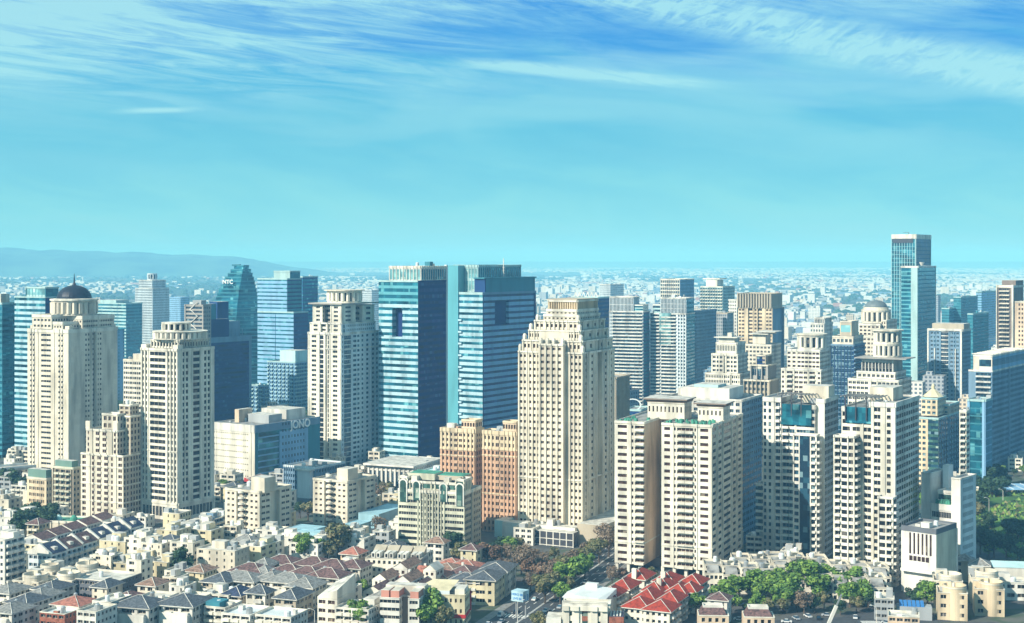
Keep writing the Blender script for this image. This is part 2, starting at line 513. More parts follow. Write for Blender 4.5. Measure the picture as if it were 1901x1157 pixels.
            # horizontal ledges
            for j in range(len(rows) - 1):
                d0, d1 = R_[j][0], R_[j + 1][0]
                if abs(d0 - d1) > .01:
                    z = rows[j][1]
                    mm = R_[j][1] if d0 > d1 else R_[j + 1][1]
                    q = [P(a0, z, d0), P(a1, z, d0), P(a1, z, d1), P(a0, z, d1)]
                    wm.poly(q if d0 > d1 else q[::-1], mm)
            dt = R_[-1][0]
            if abs(dt) > .01:
                wm.poly([P(a0, z1, dt), P(a1, z1, dt), P(a1, z1, 0), P(a0, z1, 0)], R_[-1][1])
        # vertical reveals
        for i in range(len(cols) + 1):
            sx = cols[i][0] if i < len(cols) else width
            j = 0
            while j < len(rows):
                L = grid[i - 1][j][0] if i > 0 else 0.0
                Rr = grid[i][j][0] if i < len(cols) else 0.0
                if abs(L - Rr) < .01:
                    j += 1; continue
                k = j + 1
                while k < len(rows):
                    L2 = grid[i - 1][k][0] if i > 0 else 0.0
                    R2 = grid[i][k][0] if i < len(cols) else 0.0
                    if abs(L2 - L) < .01 and abs(R2 - Rr) < .01: k += 1
                    else: break
                z_0, z_1 = rows[j][0], rows[k - 1][1]
                if L > Rr:
                    mm = grid[i - 1][j][1]
                    wm.poly([P(sx, z_0, L), P(sx, z_0, Rr), P(sx, z_1, Rr), P(sx, z_1, L)], mm)
                else:
                    mm = grid[min(i, len(cols) - 1)][j][1]
                    wm.poly([P(sx, z_0, L), P(sx, z_0, Rr), P(sx, z_1, Rr), P(sx, z_1, L)], mm)
                j = k
    def tier(s, x0, x1, y0, y1, z0, z1, fp='-[o-]', rp=None, roofm=None, parapet=.9, fholes=(), rholes=(), absx=False, rst=None, **kw):
        """x0..y1 as fractions of the footprint (-.5 .. .5), z in metres"""
        st = dict(s.st); st.update(kw)
        sr = dict(st)
        sr['rec'] = .16
        if rst: sr.update(rst)  # right-face colours
        if not absx:
            x0, x1, y0, y1 = x0 * s.W, x1 * s.W, y0 * s.D, y1 * s.D
        rp = rp if rp is not None else fp
        s.facade((x0, y0), (1, 0), (0, -1), x1 - x0, z0, z1, fp, st, 0, fholes)
        s.facade((x1, y0), (0, 1), (1, 0), y1 - y0, z0, z1, rp, sr, 1, rholes)
        # the two faces turned away: plain piers and storey lines
        for (o, t, n, w) in (((x1, y1), (-1, 0), (0, 1), x1 - x0), ((x0, y1), (0, -1), (-1, 0), y1 - y0)):
            s.wall.poly([(o[0], o[1], z0), (o[0] + t[0] * w, o[1] + t[1] * w, z0), (o[0] + t[0] * w, o[1] + t[1] * w, z1), (o[0], o[1], z1)], st['wall'])
        p = parapet
        rm = roofm or st['roof']
        s.roof.poly([(x0, y0, z1 - p), (x1, y0, z1 - p), (x1, y1, z1 - p), (x0, y1, z1 - p)], rm)
        if p > 0:
            k = .3
            X0, X1, Y0, Y1 = x0 + k, x1 - k, y0 + k, y1 - k
            tm = st['trim']
            o_ = [(x0, y0), (x1, y0), (x1, y1), (x0, y1)]; i_ = [(X0, Y0), (X1, Y0), (X1, Y1), (X0, Y1)]
            for q in range(4):
                r = (q + 1) % 4
                s.wall.poly([(*o_[q], z1), (*o_[r], z1), (*i_[r], z1), (*i_[q], z1)], tm)
                s.wall.poly([(*i_[q], z1), (*i_[r], z1), (*i_[r], z1 - p), (*i_[q], z1 - p)], tm)
        return s
    def pent(s, x0, x1, y0, y1, z0, z1, m=None, name='penthouse', top='roof_light', over=0):
        b = s.part(name)
        b.box(x0 * s.W, x1 * s.W, y0 * s.D, y1 * s.D, z0, z1, m or s.st['wall'], top)
        if over:
            b2 = s.part('roof_slab')
            b2.box(x0 * s.W - over, x1 * s.W + over, y0 * s.D - over, y1 * s.D + over, z1 + .003, z1 + .6, s.st['trim'], top)
        return s
    def clutter(s, z, n=4, x0=-.4, x1=.4, y0=-.4, y1=.4, seed=0):
        r = random.Random(hash(s.name) % 999 + seed + int(s.W * 7))
        for i in range(n):
            x = r.uniform(x0, x1) * s.W; y = r.uniform(y0, y1) * s.D
            if i % 3 == 0:
                b = s.part('water_tank')
                rr = r.uniform(.9, 1.4)
                b.lathe(x, y, [(rr, z), (rr, z + 2.2), (rr * .6, z + 2.6)], r.choice(['steel', 'white_metal']), 10)
            else:
                b = s.part('air_unit' if i % 3 == 1 else 'stair_hut')
                w, d, h = (r.uniform(1.5, 3), r.uniform(1.2, 2.5), r.uniform(1, 1.8)) if i % 3 == 1 else (r.uniform(3, 5), r.uniform(3, 5), r.uniform(2.4, 3.4))
                w = min(w, s.W * .3); d = min(d, s.D * .3)
                b.box(x - w / 2, x + w / 2, y - d / 2, y + d / 2, z, z + h, r.choice(['white', 'grey', s.st['wall']]), 'roof_light')
        return s
    def drum(s, cx, cy, r, z0, z1, nc=16, m=None, dark='win', name='rotunda', cap=1.0, colw=.12):
        m = m or s.st['wall']
        cx *= s.W; cy *= s.D
        b = s.part(name)
        hb = (z1 - z0)
        b.lathe(cx, cy, [(r, z0), (r, z0 + hb * .12), (r * .86, z0 + hb * .12)], m, 28, caps=False)
        b.lathe(cx, cy, [(r * .86, z0 + hb * .12), (r * .86, z1 - hb * .18)], dark, 28, caps=False)
        b.lathe(cx, cy, [(r * .86, z1 - hb * .18), (r, z1 - hb * .18), (r * 1.03, z1 - hb * .05), (r * 1.03, z1)], m, 28)
        for i in range(nc):
            a = 2 * pi * i / nc
            c = s.part('column') if nc <= 40 else b
            w = r * colw
            x, y = cx + r * .93 * cos(a), cy + r * .93 * sin(a)
            c.lathe(x, y, [(w, z0 + hb * .12), (w, z1 - hb * .18)], m, 6, caps=False)
        return s
    def dome(s, cx, cy, r, z0, hh, m='dome_dark', name='dome', spire=0):
        cx *= s.W; cy *= s.D
        b = s.part(name)
        pr = [(r * cos(t), z0 + hh * sin(t)) for t in [i * pi / 2 / 9 for i in range(9)]] + [(r * .06, z0 + hh * 1.04)]
        b.lathe(cx, cy, [(r * 1.05, z0), (r * 1.05, z0 + hh * .04)] + pr, m, 28)
        if spire:
            c = s.part('spire')
            c.lathe(cx, cy, [(r * .12, z0 + hh), (r * .05, z0 + hh + spire * .25), (.12, z0 + hh + spire)], m, 8)
        return s
    def done(s):
        by = {}
        for w in s.wins:
            by.setdefault(w[0], []).append(w)
        a = s.a
        for kind, L in by.items():
            if kind == 'balcony' or kind == 'window' or kind == 'glass_band':
                # those showing largest in the photo: widest projected face first, then the highest
                L.sort(key=lambda w: (-round(w[3] * w[4] * (cos(a) if w[7] == 0 else sin(a)), 0), -w[1][2]))
                for w in L[:100]:
                    link(kind, pane_mesh(kind, w[3], w[4], w[5], w[6]), s.e, w[1], w[2])
                if len(L) > 100:
                    b = MB()
                    for w in L[100:]:
                        c, sn = cos(w[2]), sin(w[2])
                        hw, hh2 = w[3] / 2, w[4] / 2
                        def Q(x, y, z):
                            return (w[1][0] + x * c - y * sn, w[1][1] + x * sn + y * c, w[1][2] + z)
                        if kind == 'balcony':
                            n = len(b.v)
                            for z in (-hh2, hh2):
                                b.v.extend([Q(-hw, -1.25, z), Q(hw, -1.25, z), Q(hw, 0, z), Q(-hw, 0, z)])
                            mi = b.mi(w[5])
                            for f in ((0, 1, 5, 4), (1, 2, 6, 5), (3, 0, 4, 7), (4, 5, 6, 7), (3, 2, 1, 0)):
                                b.f.append(tuple(n + k for k in f)); b.m.append(mi)
                        else:
                            b.poly([Q(-hw, 0, -hh2), Q(hw, 0, -hh2), Q(hw, 0, hh2), Q(-hw, 0, hh2)], w[5])
                    o = link(kind, b.mesh(kind), s.e)
                    o['kind'] = 'stuff'
        if s.wall.f:
            link('wall', s.wall.mesh('wall'), s.e)
        roof = None
        if s.roof.f:
            roof = link('roof', s.roof.mesh('roof'), s.e)
        ON_ROOF = ('chimney', 'water_tank', 'air_unit', 'stair_hut', 'penthouse', 'skylight', 'vent_box', 'roof_shed', 'lift_tower', 'plant_room')
        last = {}
        HOST = {'column': 'rotunda', 'spire': 'dome', 'ridge_cap': 'hip_roof', 'gable_wall': 'gable_roof'}
        for nme, b in s.parts:
            if b.f:
                par = s.e
                if nme in ON_ROOF and roof: par = roof
                elif nme in HOST and HOST[nme] in last: par = last[HOST[nme]]
                o = link(nme, b.mesh(nme), par)
                if par is s.e: last[nme] = o
        return s
mat('teal_mid', (0.10, 0.34, 0.40), rough=.4)
# ---------------------------------------------------------------- towers, left part
def simple(name, label, xl, xc, xr, yt, fp, rp=None, yb=None, Y=None, ang=28, cat='tower', group=None, n=3, roofm=None, pent=None, parapet=.9, **st):
    b = Bld(name, label, cat, xl, xc, xr, yb=yb, Y=Y, yt=yt, ang=ang, group=group, **st)
    b.tier(-.5, .5, -.5, .5, 0, b.h, fp, rp, roofm=roofm, parapet=parapet)
    if pent:
        for (x0, x1, y0, y1, py, m) in pent:
            b.pent(x0, x1, y0, y1, b.h - parapet + .01, b.z(py), m)
    if n:
        b.clutter(b.h - parapet, n)
    return b
GL = dict(fh=4.2, sill=0, wh=.5, ct=1.5, win='glass_teal', span='band_teal', wall='teal', trim='pale_teal')

# pale teal edge building and striped office tower behind the domed tower
simple('office_tower', 'teal glass office tower cut by the left edge of the photo, with a pale upper band', -45, 4, 27, 562, 'K', 'GG', yb=850, **{**GL, 'span': 'teal', 'trim': 'pale_teal'}, pent=[(-.1, .4, -.4, .3, 546, 'cream')]).done()
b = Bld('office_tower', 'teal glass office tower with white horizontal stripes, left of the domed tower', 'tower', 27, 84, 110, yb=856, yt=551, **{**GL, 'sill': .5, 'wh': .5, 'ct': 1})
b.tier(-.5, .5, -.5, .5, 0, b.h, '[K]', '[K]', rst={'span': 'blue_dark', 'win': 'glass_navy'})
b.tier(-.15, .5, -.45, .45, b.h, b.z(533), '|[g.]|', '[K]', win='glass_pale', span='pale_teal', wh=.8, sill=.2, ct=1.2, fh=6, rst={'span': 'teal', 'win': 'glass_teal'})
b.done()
b = Bld('office_tower', 'pale green glass slab tower seen between the domed tower and the slender art deco tower', 'tower', 180, 234, 264, Y=1850, yt=563, **{**GL, 'span': 'pale_teal', 'sill': .45, 'wh': .5})
b.tier(-.5, .5, -.5, .5, 0, b.h, '[K].[G]', '[K]', rst={'span': 'teal'})
b.pent(-.45, .1, -.4, .4, b.h - .9, b.z(558), 'pale_teal'); b.done()
simple('slab_building', 'narrow flat blue grey building end wall right behind the domed tower', 205, 213, 231, 612, '[#]', '[#.o.]', Y=1500, wall='blue_panel', trim='teal', win='win_blue', n=1).done()
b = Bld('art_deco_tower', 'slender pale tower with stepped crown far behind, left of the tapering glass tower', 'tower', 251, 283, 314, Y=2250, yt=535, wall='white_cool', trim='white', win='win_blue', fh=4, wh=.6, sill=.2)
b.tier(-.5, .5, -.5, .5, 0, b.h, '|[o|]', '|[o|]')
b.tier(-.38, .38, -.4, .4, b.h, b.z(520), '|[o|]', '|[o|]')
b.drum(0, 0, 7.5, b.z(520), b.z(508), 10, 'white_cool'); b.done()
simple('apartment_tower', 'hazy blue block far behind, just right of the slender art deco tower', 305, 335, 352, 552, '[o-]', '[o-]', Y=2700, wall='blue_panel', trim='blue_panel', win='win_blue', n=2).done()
# tapering tower with letters
Yt = F * H / (770 - YH)
b = Bld('tapering_tower', 'dark teal glass tower tapering to a stepped point with white letters near its top', 'tower', 388, 450, 476, Y=1560, yt=492, ang=20, **GL)
prof = [(770, 386, 476), (640, 386, 476), (600, 388, 476), (580, 391, 475.5), (560, 396, 474), (545, 401, 472), (530, 409, 469), (518, 416, 466), (508, 423, 462), (500, 430, 458), (494, 437, 452)]
wl = b.part('glass_wall'); sb = b.part('floor_band')
def prof_at(py):
    for (p0, l0, r0), (p1, l1, r1) in zip(prof, prof[1:]):
        if p1 <= py <= p0:
            t = (p0 - py) / (p0 - p1)
            return l0 + (l1 - l0) * t, r0 + (r1 - r0) * t
    return prof[-1][1:] if py < 494 else prof[0][1:]
z = 0.0; top = b.z(494); fhh = 4.2; kfl = 0
sc_ = b.Y / F
while z < top:
    l, r = prof_at(480 + (H - z) * F / b.Y)
    cxm = (435 - 431) * 0
    xl_, xr_ = (l - 431) * sc_, (r - 431) * sc_
    dd = 16 * (1 - max(0, (z - 60) / (top - 40)) * .55)
    q = [(xl_, -dd * .25), ((xl_ + xr_) / 2 + 6 * sc_, -dd), (xr_, -dd * .1), (xr_ - 2, dd), (xl_ + 2, dd)]
    q2 = [(x * 1.012, y * 1.012) for x, y in q]
    wl.prism(q, z, z + fhh * .72, 'glass_teal')
    sb.prism(q2, z + fhh * .72, z + fhh, 'teal')
    z += fhh
b.pent(-.06, .14, -.15, .15, top, b.z(491), 'teal')
b.e.rotation_euler = (0, 0, 0); b.e.location = ((431 - CX) * sc_, b.Y + 15, 0)
b.done()
def lettering(parent, name, text, size, loc, rz, m, ext=.15):
    cu = bpy.data.curves.new(name, 'FONT')
    cu.body = text; cu.size = size; cu.align_x = 'CENTER'; cu.extrude = ext; cu.offset = size * .02
    cu.materials.append(MATS[m])
    o = bpy.data.objects.new(name, cu)
    COL.objects.link(o); o.parent = parent
    o.location = loc; o.rotation_euler = (pi / 2, 0, rz)
    dg = bpy.context.evaluated_depsgraph_get()
    me = bpy.data.meshes.new_from_object(o.evaluated_get(dg)); me.materials.clear(); me.materials.append(MATS[m])
    o2 = bpy.data.objects.new(name, me); COL.objects.link(o2); o2.parent = parent; o2.location = o.location; o2.rotation_euler = o.rotation_euler
    bpy.data.objects.remove(o)
    return o2
lettering(b.e, 'letters', 'NTC', 6.0, ((421 - 431) * sc_, -9.5, b.z(527)), -.28, 'sign_white', .3)
# blue glass twin-slab
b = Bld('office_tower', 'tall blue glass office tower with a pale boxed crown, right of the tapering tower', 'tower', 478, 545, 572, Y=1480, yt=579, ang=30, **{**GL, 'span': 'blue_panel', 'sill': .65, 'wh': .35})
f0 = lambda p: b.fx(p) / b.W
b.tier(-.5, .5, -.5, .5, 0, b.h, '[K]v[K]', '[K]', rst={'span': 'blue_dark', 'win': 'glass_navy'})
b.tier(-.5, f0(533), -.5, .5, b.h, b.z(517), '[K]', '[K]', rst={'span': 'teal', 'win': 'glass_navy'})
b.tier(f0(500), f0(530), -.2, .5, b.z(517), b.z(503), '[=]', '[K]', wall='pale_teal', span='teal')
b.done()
simple('office_tower', 'dark teal flat topped office slab behind the tall blue glass tower', 556, 562, 590, 513, '[K]', '[K]', Y=1640, **{**GL, 'span': 'blue_dark', 'win': 'glass_teal'}, n=2).done()
# office slab, its shade painted in as navy, with braces on the roof
b = Bld('office_building', 'broad navy blue office slab in shade with bracing and plant rooms on its roof', 'office building', 335, 372, 467, Y=1320, yt=628, ang=36, **{**GL, 'span': 'navy_shade', 'win': 'glass_navy', 'trim': 'blue_grey', 'ct': 5})
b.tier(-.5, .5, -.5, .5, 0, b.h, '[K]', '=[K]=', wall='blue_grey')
b.pent(-.3, .5, -.48, .05, b.h - .9, b.z(594), 'navy_shade', 'plant_room')
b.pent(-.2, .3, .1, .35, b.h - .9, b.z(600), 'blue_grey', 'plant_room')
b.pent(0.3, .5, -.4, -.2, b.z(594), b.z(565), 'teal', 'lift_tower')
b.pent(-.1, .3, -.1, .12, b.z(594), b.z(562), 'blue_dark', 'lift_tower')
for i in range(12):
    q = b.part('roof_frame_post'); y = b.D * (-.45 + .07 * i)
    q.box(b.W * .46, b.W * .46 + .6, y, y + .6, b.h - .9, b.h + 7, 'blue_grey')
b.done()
b = Bld('apartment_tower', 'grey concrete tower top with zigzag braces on its front, behind the stepped white tower', 'tower', 343, 378, 392, Y=1240, yt=566, ang=28, wall='stone_grey', trim='stone_grey', win='win_blue', fh=3.4)
b.tier(-.5, .5, -.5, .5, 0, b.h, 'P[oO]P', '[o-]')
b.pent(-.1, .35, -.45, .2, b.h, b.z(558), 'grey')
for i in range(6):
    q = b.part('brace')
    z0 = b.z(640) + i * 6.0; y = -b.D / 2 - .8
    xa, xb_ = (-.2 * b.W, .2 * b.W) if i % 2 else (.2 * b.W, -.2 * b.W)
    q.v = [(xa - .5, y, z0), (xa + .5, y, z0), (xb_ + .5, y, z0 + 6), (xb_ - .5, y, z0 + 6), (xa - .5, y + .6, z0), (xa + .5, y + .6, z0), (xb_ + .5, y + .6, z0 + 6), (xb_ - .5, y + .6, z0 + 6)]
    q.f = [(0, 1, 2, 3), (4, 5, 6, 7), (0, 3, 7, 4), (1, 2, 6, 5)]; q.mi('white'); q.m = [0] * 4
b.done()
simple('apartment_tower', 'small teal blue apartment block with stacked balconies, left of the cream and blue drum topped tower', 496, 548, 576, 672, '.[b.o.]', '[b.]', Y=1420, wall='blue_panel', trim='pale_teal', win='win_blue', n=2, pent=[(-.1, .45, -.4, .4, 652, 'teal_pale_metal')]).done()
simple('apartment_tower', 'low teal apartment block beside the foot of the tall blue glass tower', 466, 492, 500, 715, '.[b.o.]', '[b.]', Y=1400, wall='blue_panel', trim='pale_teal', win='win_blue', n=2).done()

# domed tower
b = Bld('domed_tower', 'tall cream stone tower crowned by a dark dome with a thin spire', 'tower', 51, 127, 218, yb=898, yt=612, ang=27, wall='cream', trim='cream_light', win='win', fh=3.5, wh=.42, sill=.32)
T = b.z
b.tier(-.5, .5, -.5, .5, 0, T(612), '-x.x-|-OO-|.-x.x--', '##-[o-]P.R.P[o-]##', ct=2.5)
b.tier(-.36, .12, -.52, .3, T(612), T(585), '.-[O-]', '-[o-]', ct=2)
b.tier(.06, .36, -.5, .3, T(612), T(598), '-[o-]', '-[o-]', ct=2)
b.tier(-.28, .47, -.2, .46, T(612), T(588), '-[o-]', '-[o.]P[o.]-', ct=2.5)
for (ax, ay) in ((-.47, -.47), (.38, -.47), (.38, .4)):
    b.pent(ax, ax + .1, ay, ay + .08, T(612), T(606), None, 'finial', 'cream')
b.drum(.03, .0, 15.2, T(588), T(558), 24, dark='win')
b.lath = b.part('roof_ring'); b.lath.lathe(.03 * b.W, 0, [(16.2, T(560)), (16.2, T(557)), (12, T(556))], 'cream_light', 28)
b.dome(.03, 0, 11.8, T(557), T(531) - T(557), spire=8)
b.done()
# tower 2
b = Bld('stepped_tower', 'tall white cream tower with a round turreted crown and dark slit windows in its shaded side', 'tower', 262, 330, 398, yb=968, yt=648, ang=31, wall='cream_light', trim='cream_light', win='win', fh=3.6, wh=.62, sill=.2)
T = b.z
b.tier(-.5, .5, -.5, .5, 0, T(935), 'P[O.]P', 'P[O.]P', fh=6, ct=1.2)
b.tier(-.5, .5, -.5, .5, T(935), T(648), '|e|e|.HH.|e|e|e|', '-|e.e-|eee|-e.e|-', ct=1.5, bands=(4, 8, 26))
b.tier(-.33, .42, -.4, .42, T(648), T(632), '|[o.|]', '|[o.|]', ct=1)
b.prt = b.part('turret')
b.drum(.06, .0, 15.5, T(632), T(617), 28, colw=.09)
b.drum(.0, -.05, 8.2, T(617), T(601), 14, colw=.1)
b.pent(-.5, -.36, -.5, -.3, T(648), T(642), None, 'corner_block'); b.pent(.36, .5, -.5, -.36, T(648), T(641), None, 'corner_block')
b.done()
simple('apartment_tower', 'cream apartment slab with small windows squeezed behind the turreted white tower', 229, 262, 285, 668, '.[o.O.]', '[o.]', Y=1080, wall='cream_light', trim='cream', n=2, pent=[(-.1, .4, -.3, .3, 658, 'cream')]).done()
# arched brown tower
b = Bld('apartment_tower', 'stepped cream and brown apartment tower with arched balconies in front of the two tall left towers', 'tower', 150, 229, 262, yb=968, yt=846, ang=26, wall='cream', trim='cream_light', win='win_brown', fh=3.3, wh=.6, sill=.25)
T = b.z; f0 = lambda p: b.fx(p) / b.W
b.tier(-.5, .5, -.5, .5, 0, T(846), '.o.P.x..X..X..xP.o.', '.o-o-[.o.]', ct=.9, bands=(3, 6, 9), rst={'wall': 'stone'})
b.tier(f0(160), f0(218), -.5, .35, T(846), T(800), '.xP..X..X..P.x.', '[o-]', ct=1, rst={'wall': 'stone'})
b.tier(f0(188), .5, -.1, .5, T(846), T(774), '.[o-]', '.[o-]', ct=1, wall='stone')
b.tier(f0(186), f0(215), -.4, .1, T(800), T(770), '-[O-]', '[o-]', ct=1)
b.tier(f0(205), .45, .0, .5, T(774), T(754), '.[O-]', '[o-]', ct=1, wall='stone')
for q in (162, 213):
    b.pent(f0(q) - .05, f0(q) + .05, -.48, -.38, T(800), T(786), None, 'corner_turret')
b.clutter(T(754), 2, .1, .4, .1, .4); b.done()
b = simple('apartment_block', 'grey cream apartment block with round corner bays and a green roof, beside the arched balcony tower', 97, 136, 150, 868, '.r.[B.]r.', '.[o-]', yb=958, wall='stone', trim='green_cream', win='win', fh=3.4, pent=[(-.4, .4, -.4, .4, 857, 'green_grey')], n=1); b.done()
b = simple('apartment_block', 'small beige apartment block with a dark green mansard, leftmost of the blocks by the green canopy', 50, 86, 97, 888, '.-[o.i.]-', '.[o-]', yb=950, wall='cream_warm', trim='cream', win='win_brown', fh=3.4, pent=[(-.45, .48, -.48, .48, 873, 'green_grey')], n=0)
b.pent(-.75, -.52, -.4, .3, 0, b.z(915), 'cream', 'wing'); b.done()

# ---------------------------------------------------------------- centre left
b = Bld('department_store', 'white windowed store block with a long blue glass side, left of centre', 'store', 395, 473, 594, yb=902, yt=790, ang=33, wall='cream_light', trim='white', win='win', fh=4.0, wh=.22, sill=.5)
T = b.z; s1 = b.W
b.tier(-.5, .5, -.5, .5, T(893) if T(893) > 0 else 0, b.h, '-[i-]-|=' , '=[G]', ct=5, rholes=[(.36 * b.D, .80 * b.D, 3, T(808), .5, 'blue_panel'), (.8 * b.D, b.D, 2, b.h - 5, .1, 'teal')], rst=dict(wall='teal', span='blue_panel', win='glass_teal', sill=.2, wh=.75, trim='blue_grey'))
for i in range(7):
    for j in range(8):
        q = b.part('window') if i * 8 + j < 56 else None
        y = b.D * (-.10 + .37 * j / 8); z = T(880) + i * 4.4 + 3
        q.box(b.W / 2 + .5, b.W / 2 + .56, y, y + 1.1, z, z + 1.8, 'win_blue')
for q in (-.48, -.2, .1, .48):
    c = b.part('column'); c.box(q * b.W - .8, q * b.W + .8, -b.D / 2 + .2, -b.D / 2 + 1.8, 0, 6, 'cream_light')
b.pent(-.3, -.2, -.3, -.1, b.h - .9, b.z(768), 'peach', 'stair_tower'); b.pent(-.15, .35, -.2, .0, b.h - .9, b.z(777), 'grey', 'plant_room')
b.pent(-.3, .3, .1, .4, b.h - .9, b.z(772), 'white', 'plant_room'); b.clutter(b.h - .9, 8)
q = b.part('sign_board'); q.box(.26 * b.W, .46 * b.W, -b.D / 2 - .5, -b.D / 2 - .05, T(896), T(889), 'red_sign')
lettering(b.e, 'letters', 'JONO', 7.5, (b.W / 2 + .6, b.D * .18, b.h - 5.6), pi / 2, 'sign_white', .25)
b.done()
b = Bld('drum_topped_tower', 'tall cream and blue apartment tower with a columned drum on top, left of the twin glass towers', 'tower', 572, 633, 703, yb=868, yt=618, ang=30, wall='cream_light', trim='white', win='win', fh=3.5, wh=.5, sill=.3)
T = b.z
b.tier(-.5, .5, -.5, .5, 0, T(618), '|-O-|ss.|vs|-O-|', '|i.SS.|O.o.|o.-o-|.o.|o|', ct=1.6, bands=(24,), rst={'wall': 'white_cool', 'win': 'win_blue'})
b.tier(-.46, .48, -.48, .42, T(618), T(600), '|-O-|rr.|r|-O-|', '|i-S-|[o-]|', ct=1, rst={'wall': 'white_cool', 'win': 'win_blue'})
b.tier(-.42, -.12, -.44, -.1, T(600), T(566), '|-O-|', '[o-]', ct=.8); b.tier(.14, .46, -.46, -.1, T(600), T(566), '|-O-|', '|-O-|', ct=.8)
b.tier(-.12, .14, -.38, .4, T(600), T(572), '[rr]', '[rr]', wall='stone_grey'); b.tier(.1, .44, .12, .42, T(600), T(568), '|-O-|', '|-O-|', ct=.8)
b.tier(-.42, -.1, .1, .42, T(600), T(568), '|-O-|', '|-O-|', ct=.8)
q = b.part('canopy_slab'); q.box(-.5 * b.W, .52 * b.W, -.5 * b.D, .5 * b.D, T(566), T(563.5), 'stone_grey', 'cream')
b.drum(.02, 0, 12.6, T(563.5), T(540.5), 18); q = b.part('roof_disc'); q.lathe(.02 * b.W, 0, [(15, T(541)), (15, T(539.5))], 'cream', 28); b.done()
# twin towers
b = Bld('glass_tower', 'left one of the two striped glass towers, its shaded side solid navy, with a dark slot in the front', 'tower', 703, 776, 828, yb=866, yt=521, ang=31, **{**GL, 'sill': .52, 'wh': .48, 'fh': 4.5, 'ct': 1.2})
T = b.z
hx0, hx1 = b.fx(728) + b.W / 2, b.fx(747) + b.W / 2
b.tier(-.5, .5, -.5, .5, T(560), b.h, '[K]', '[K]', span='teal_mid', sill=.45, wh=.55, rst=dict(span='navy_shade', win='glass_navy', trim='navy_shade'))  # navy spandrels and glass on the right face stand in for shade
b.tier(-.5, .5, -.5, .5, 0, T(560), '[K]', '[K]', ct=0, parapet=0, fholes=[(hx0, hx1, T(627), T(573), -5, 'navy_shade')], rst=dict(span='navy_shade', win='glass_navy', trim='navy_shade'))
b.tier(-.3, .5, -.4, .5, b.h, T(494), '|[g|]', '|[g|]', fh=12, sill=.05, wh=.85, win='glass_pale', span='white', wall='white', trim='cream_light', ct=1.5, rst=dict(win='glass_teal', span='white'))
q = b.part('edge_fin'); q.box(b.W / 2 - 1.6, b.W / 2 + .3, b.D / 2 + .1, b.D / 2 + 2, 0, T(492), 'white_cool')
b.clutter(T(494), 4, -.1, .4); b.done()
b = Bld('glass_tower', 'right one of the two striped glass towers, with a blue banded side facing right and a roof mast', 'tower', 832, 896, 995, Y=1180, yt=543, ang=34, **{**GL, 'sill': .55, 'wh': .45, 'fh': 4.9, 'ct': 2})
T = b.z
b.tier(-.5, .5, -.5, .5, 0, b.h, '=..[K]', '-[K]v[.]', rholes=[(b.D * .22, b.D * .48, T(605), T(560), -3, 'navy_shade')], wall='pale_teal', rst=dict(span='blue_panel', win='glass_navy', wall='navy_shade', trim='blue_grey', sill=.6, wh=.4))
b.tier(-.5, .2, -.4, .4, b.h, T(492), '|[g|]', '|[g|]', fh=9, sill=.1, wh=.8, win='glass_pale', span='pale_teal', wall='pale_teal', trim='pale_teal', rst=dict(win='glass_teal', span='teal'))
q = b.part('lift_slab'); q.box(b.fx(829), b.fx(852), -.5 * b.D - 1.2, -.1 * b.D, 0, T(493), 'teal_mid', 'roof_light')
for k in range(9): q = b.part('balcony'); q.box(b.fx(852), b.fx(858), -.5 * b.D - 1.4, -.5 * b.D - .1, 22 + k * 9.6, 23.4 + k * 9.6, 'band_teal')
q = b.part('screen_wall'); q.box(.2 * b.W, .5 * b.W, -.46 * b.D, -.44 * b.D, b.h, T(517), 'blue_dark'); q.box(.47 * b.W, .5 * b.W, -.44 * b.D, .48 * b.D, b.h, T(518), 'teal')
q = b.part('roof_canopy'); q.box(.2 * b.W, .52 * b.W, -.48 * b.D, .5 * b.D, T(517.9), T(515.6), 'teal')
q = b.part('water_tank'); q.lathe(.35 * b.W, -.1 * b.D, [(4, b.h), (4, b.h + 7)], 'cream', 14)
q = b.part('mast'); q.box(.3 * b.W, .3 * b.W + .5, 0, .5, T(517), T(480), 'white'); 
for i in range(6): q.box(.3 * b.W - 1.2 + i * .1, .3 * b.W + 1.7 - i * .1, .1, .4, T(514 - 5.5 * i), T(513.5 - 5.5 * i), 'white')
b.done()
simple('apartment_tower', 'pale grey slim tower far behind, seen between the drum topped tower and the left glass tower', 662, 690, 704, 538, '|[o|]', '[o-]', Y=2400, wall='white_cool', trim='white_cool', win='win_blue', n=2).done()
# ---------------------------------------------------------------- the great cream tower
b = Bld('art_deco_skyscraper', 'tallest cream stone tower in the middle with stepped shoulders and a ribbed crown', 'tower', 958, 1078, 1140, yb=1008, yt=712, ang=26, wall='cream', trim='cream_light', win='win_brown', fh=3.55, wh=.42, sill=.3, ct=1.0)
T = b.z; f0 = lambda p: b.fx(p) / b.W
cp = dict(win='win_brown')
R = dict(rst={'win': 'win'})
def lv(xa, xb, ya, yb_, za, zb, fp, rp, **k):
    b.tier(f0(xa) if xa else -.5, f0(xb) if xb else .5, ya, yb_, T(za) if za else 0, T(zb), fp, rp, **{**R, **k})
lv(None, None, -.44, .5, None, 655, '|e.e|.e|e.e|.===.|e|e.e|', '.|e.|-e-|V|-e-|e.|', bands=(2, 9), rst={'win': 'win', 'wall': 'cream'})
lv(1000, 1046, -.5, -.44, None, 640, '|e|e|e|e|', '.')
lv(964, 1074, -.42, .5, 655, 634, '|e.e|.e.e|.===.|e|e.e|', '|e|-e-|v|e-|e.|', ct=.8)
lv(973, 1068, -.38, .47, 634, 615, '|e.e|.e.e======e.e.|e.e|', '|e|-e-|e-|e|', ct=.8)
lv(981, 1063, -.34, .44, 615, 597, '|e.e.|e|e|e|e|e|.e.e|', '|e|-e-|e-|e|', ct=.8)
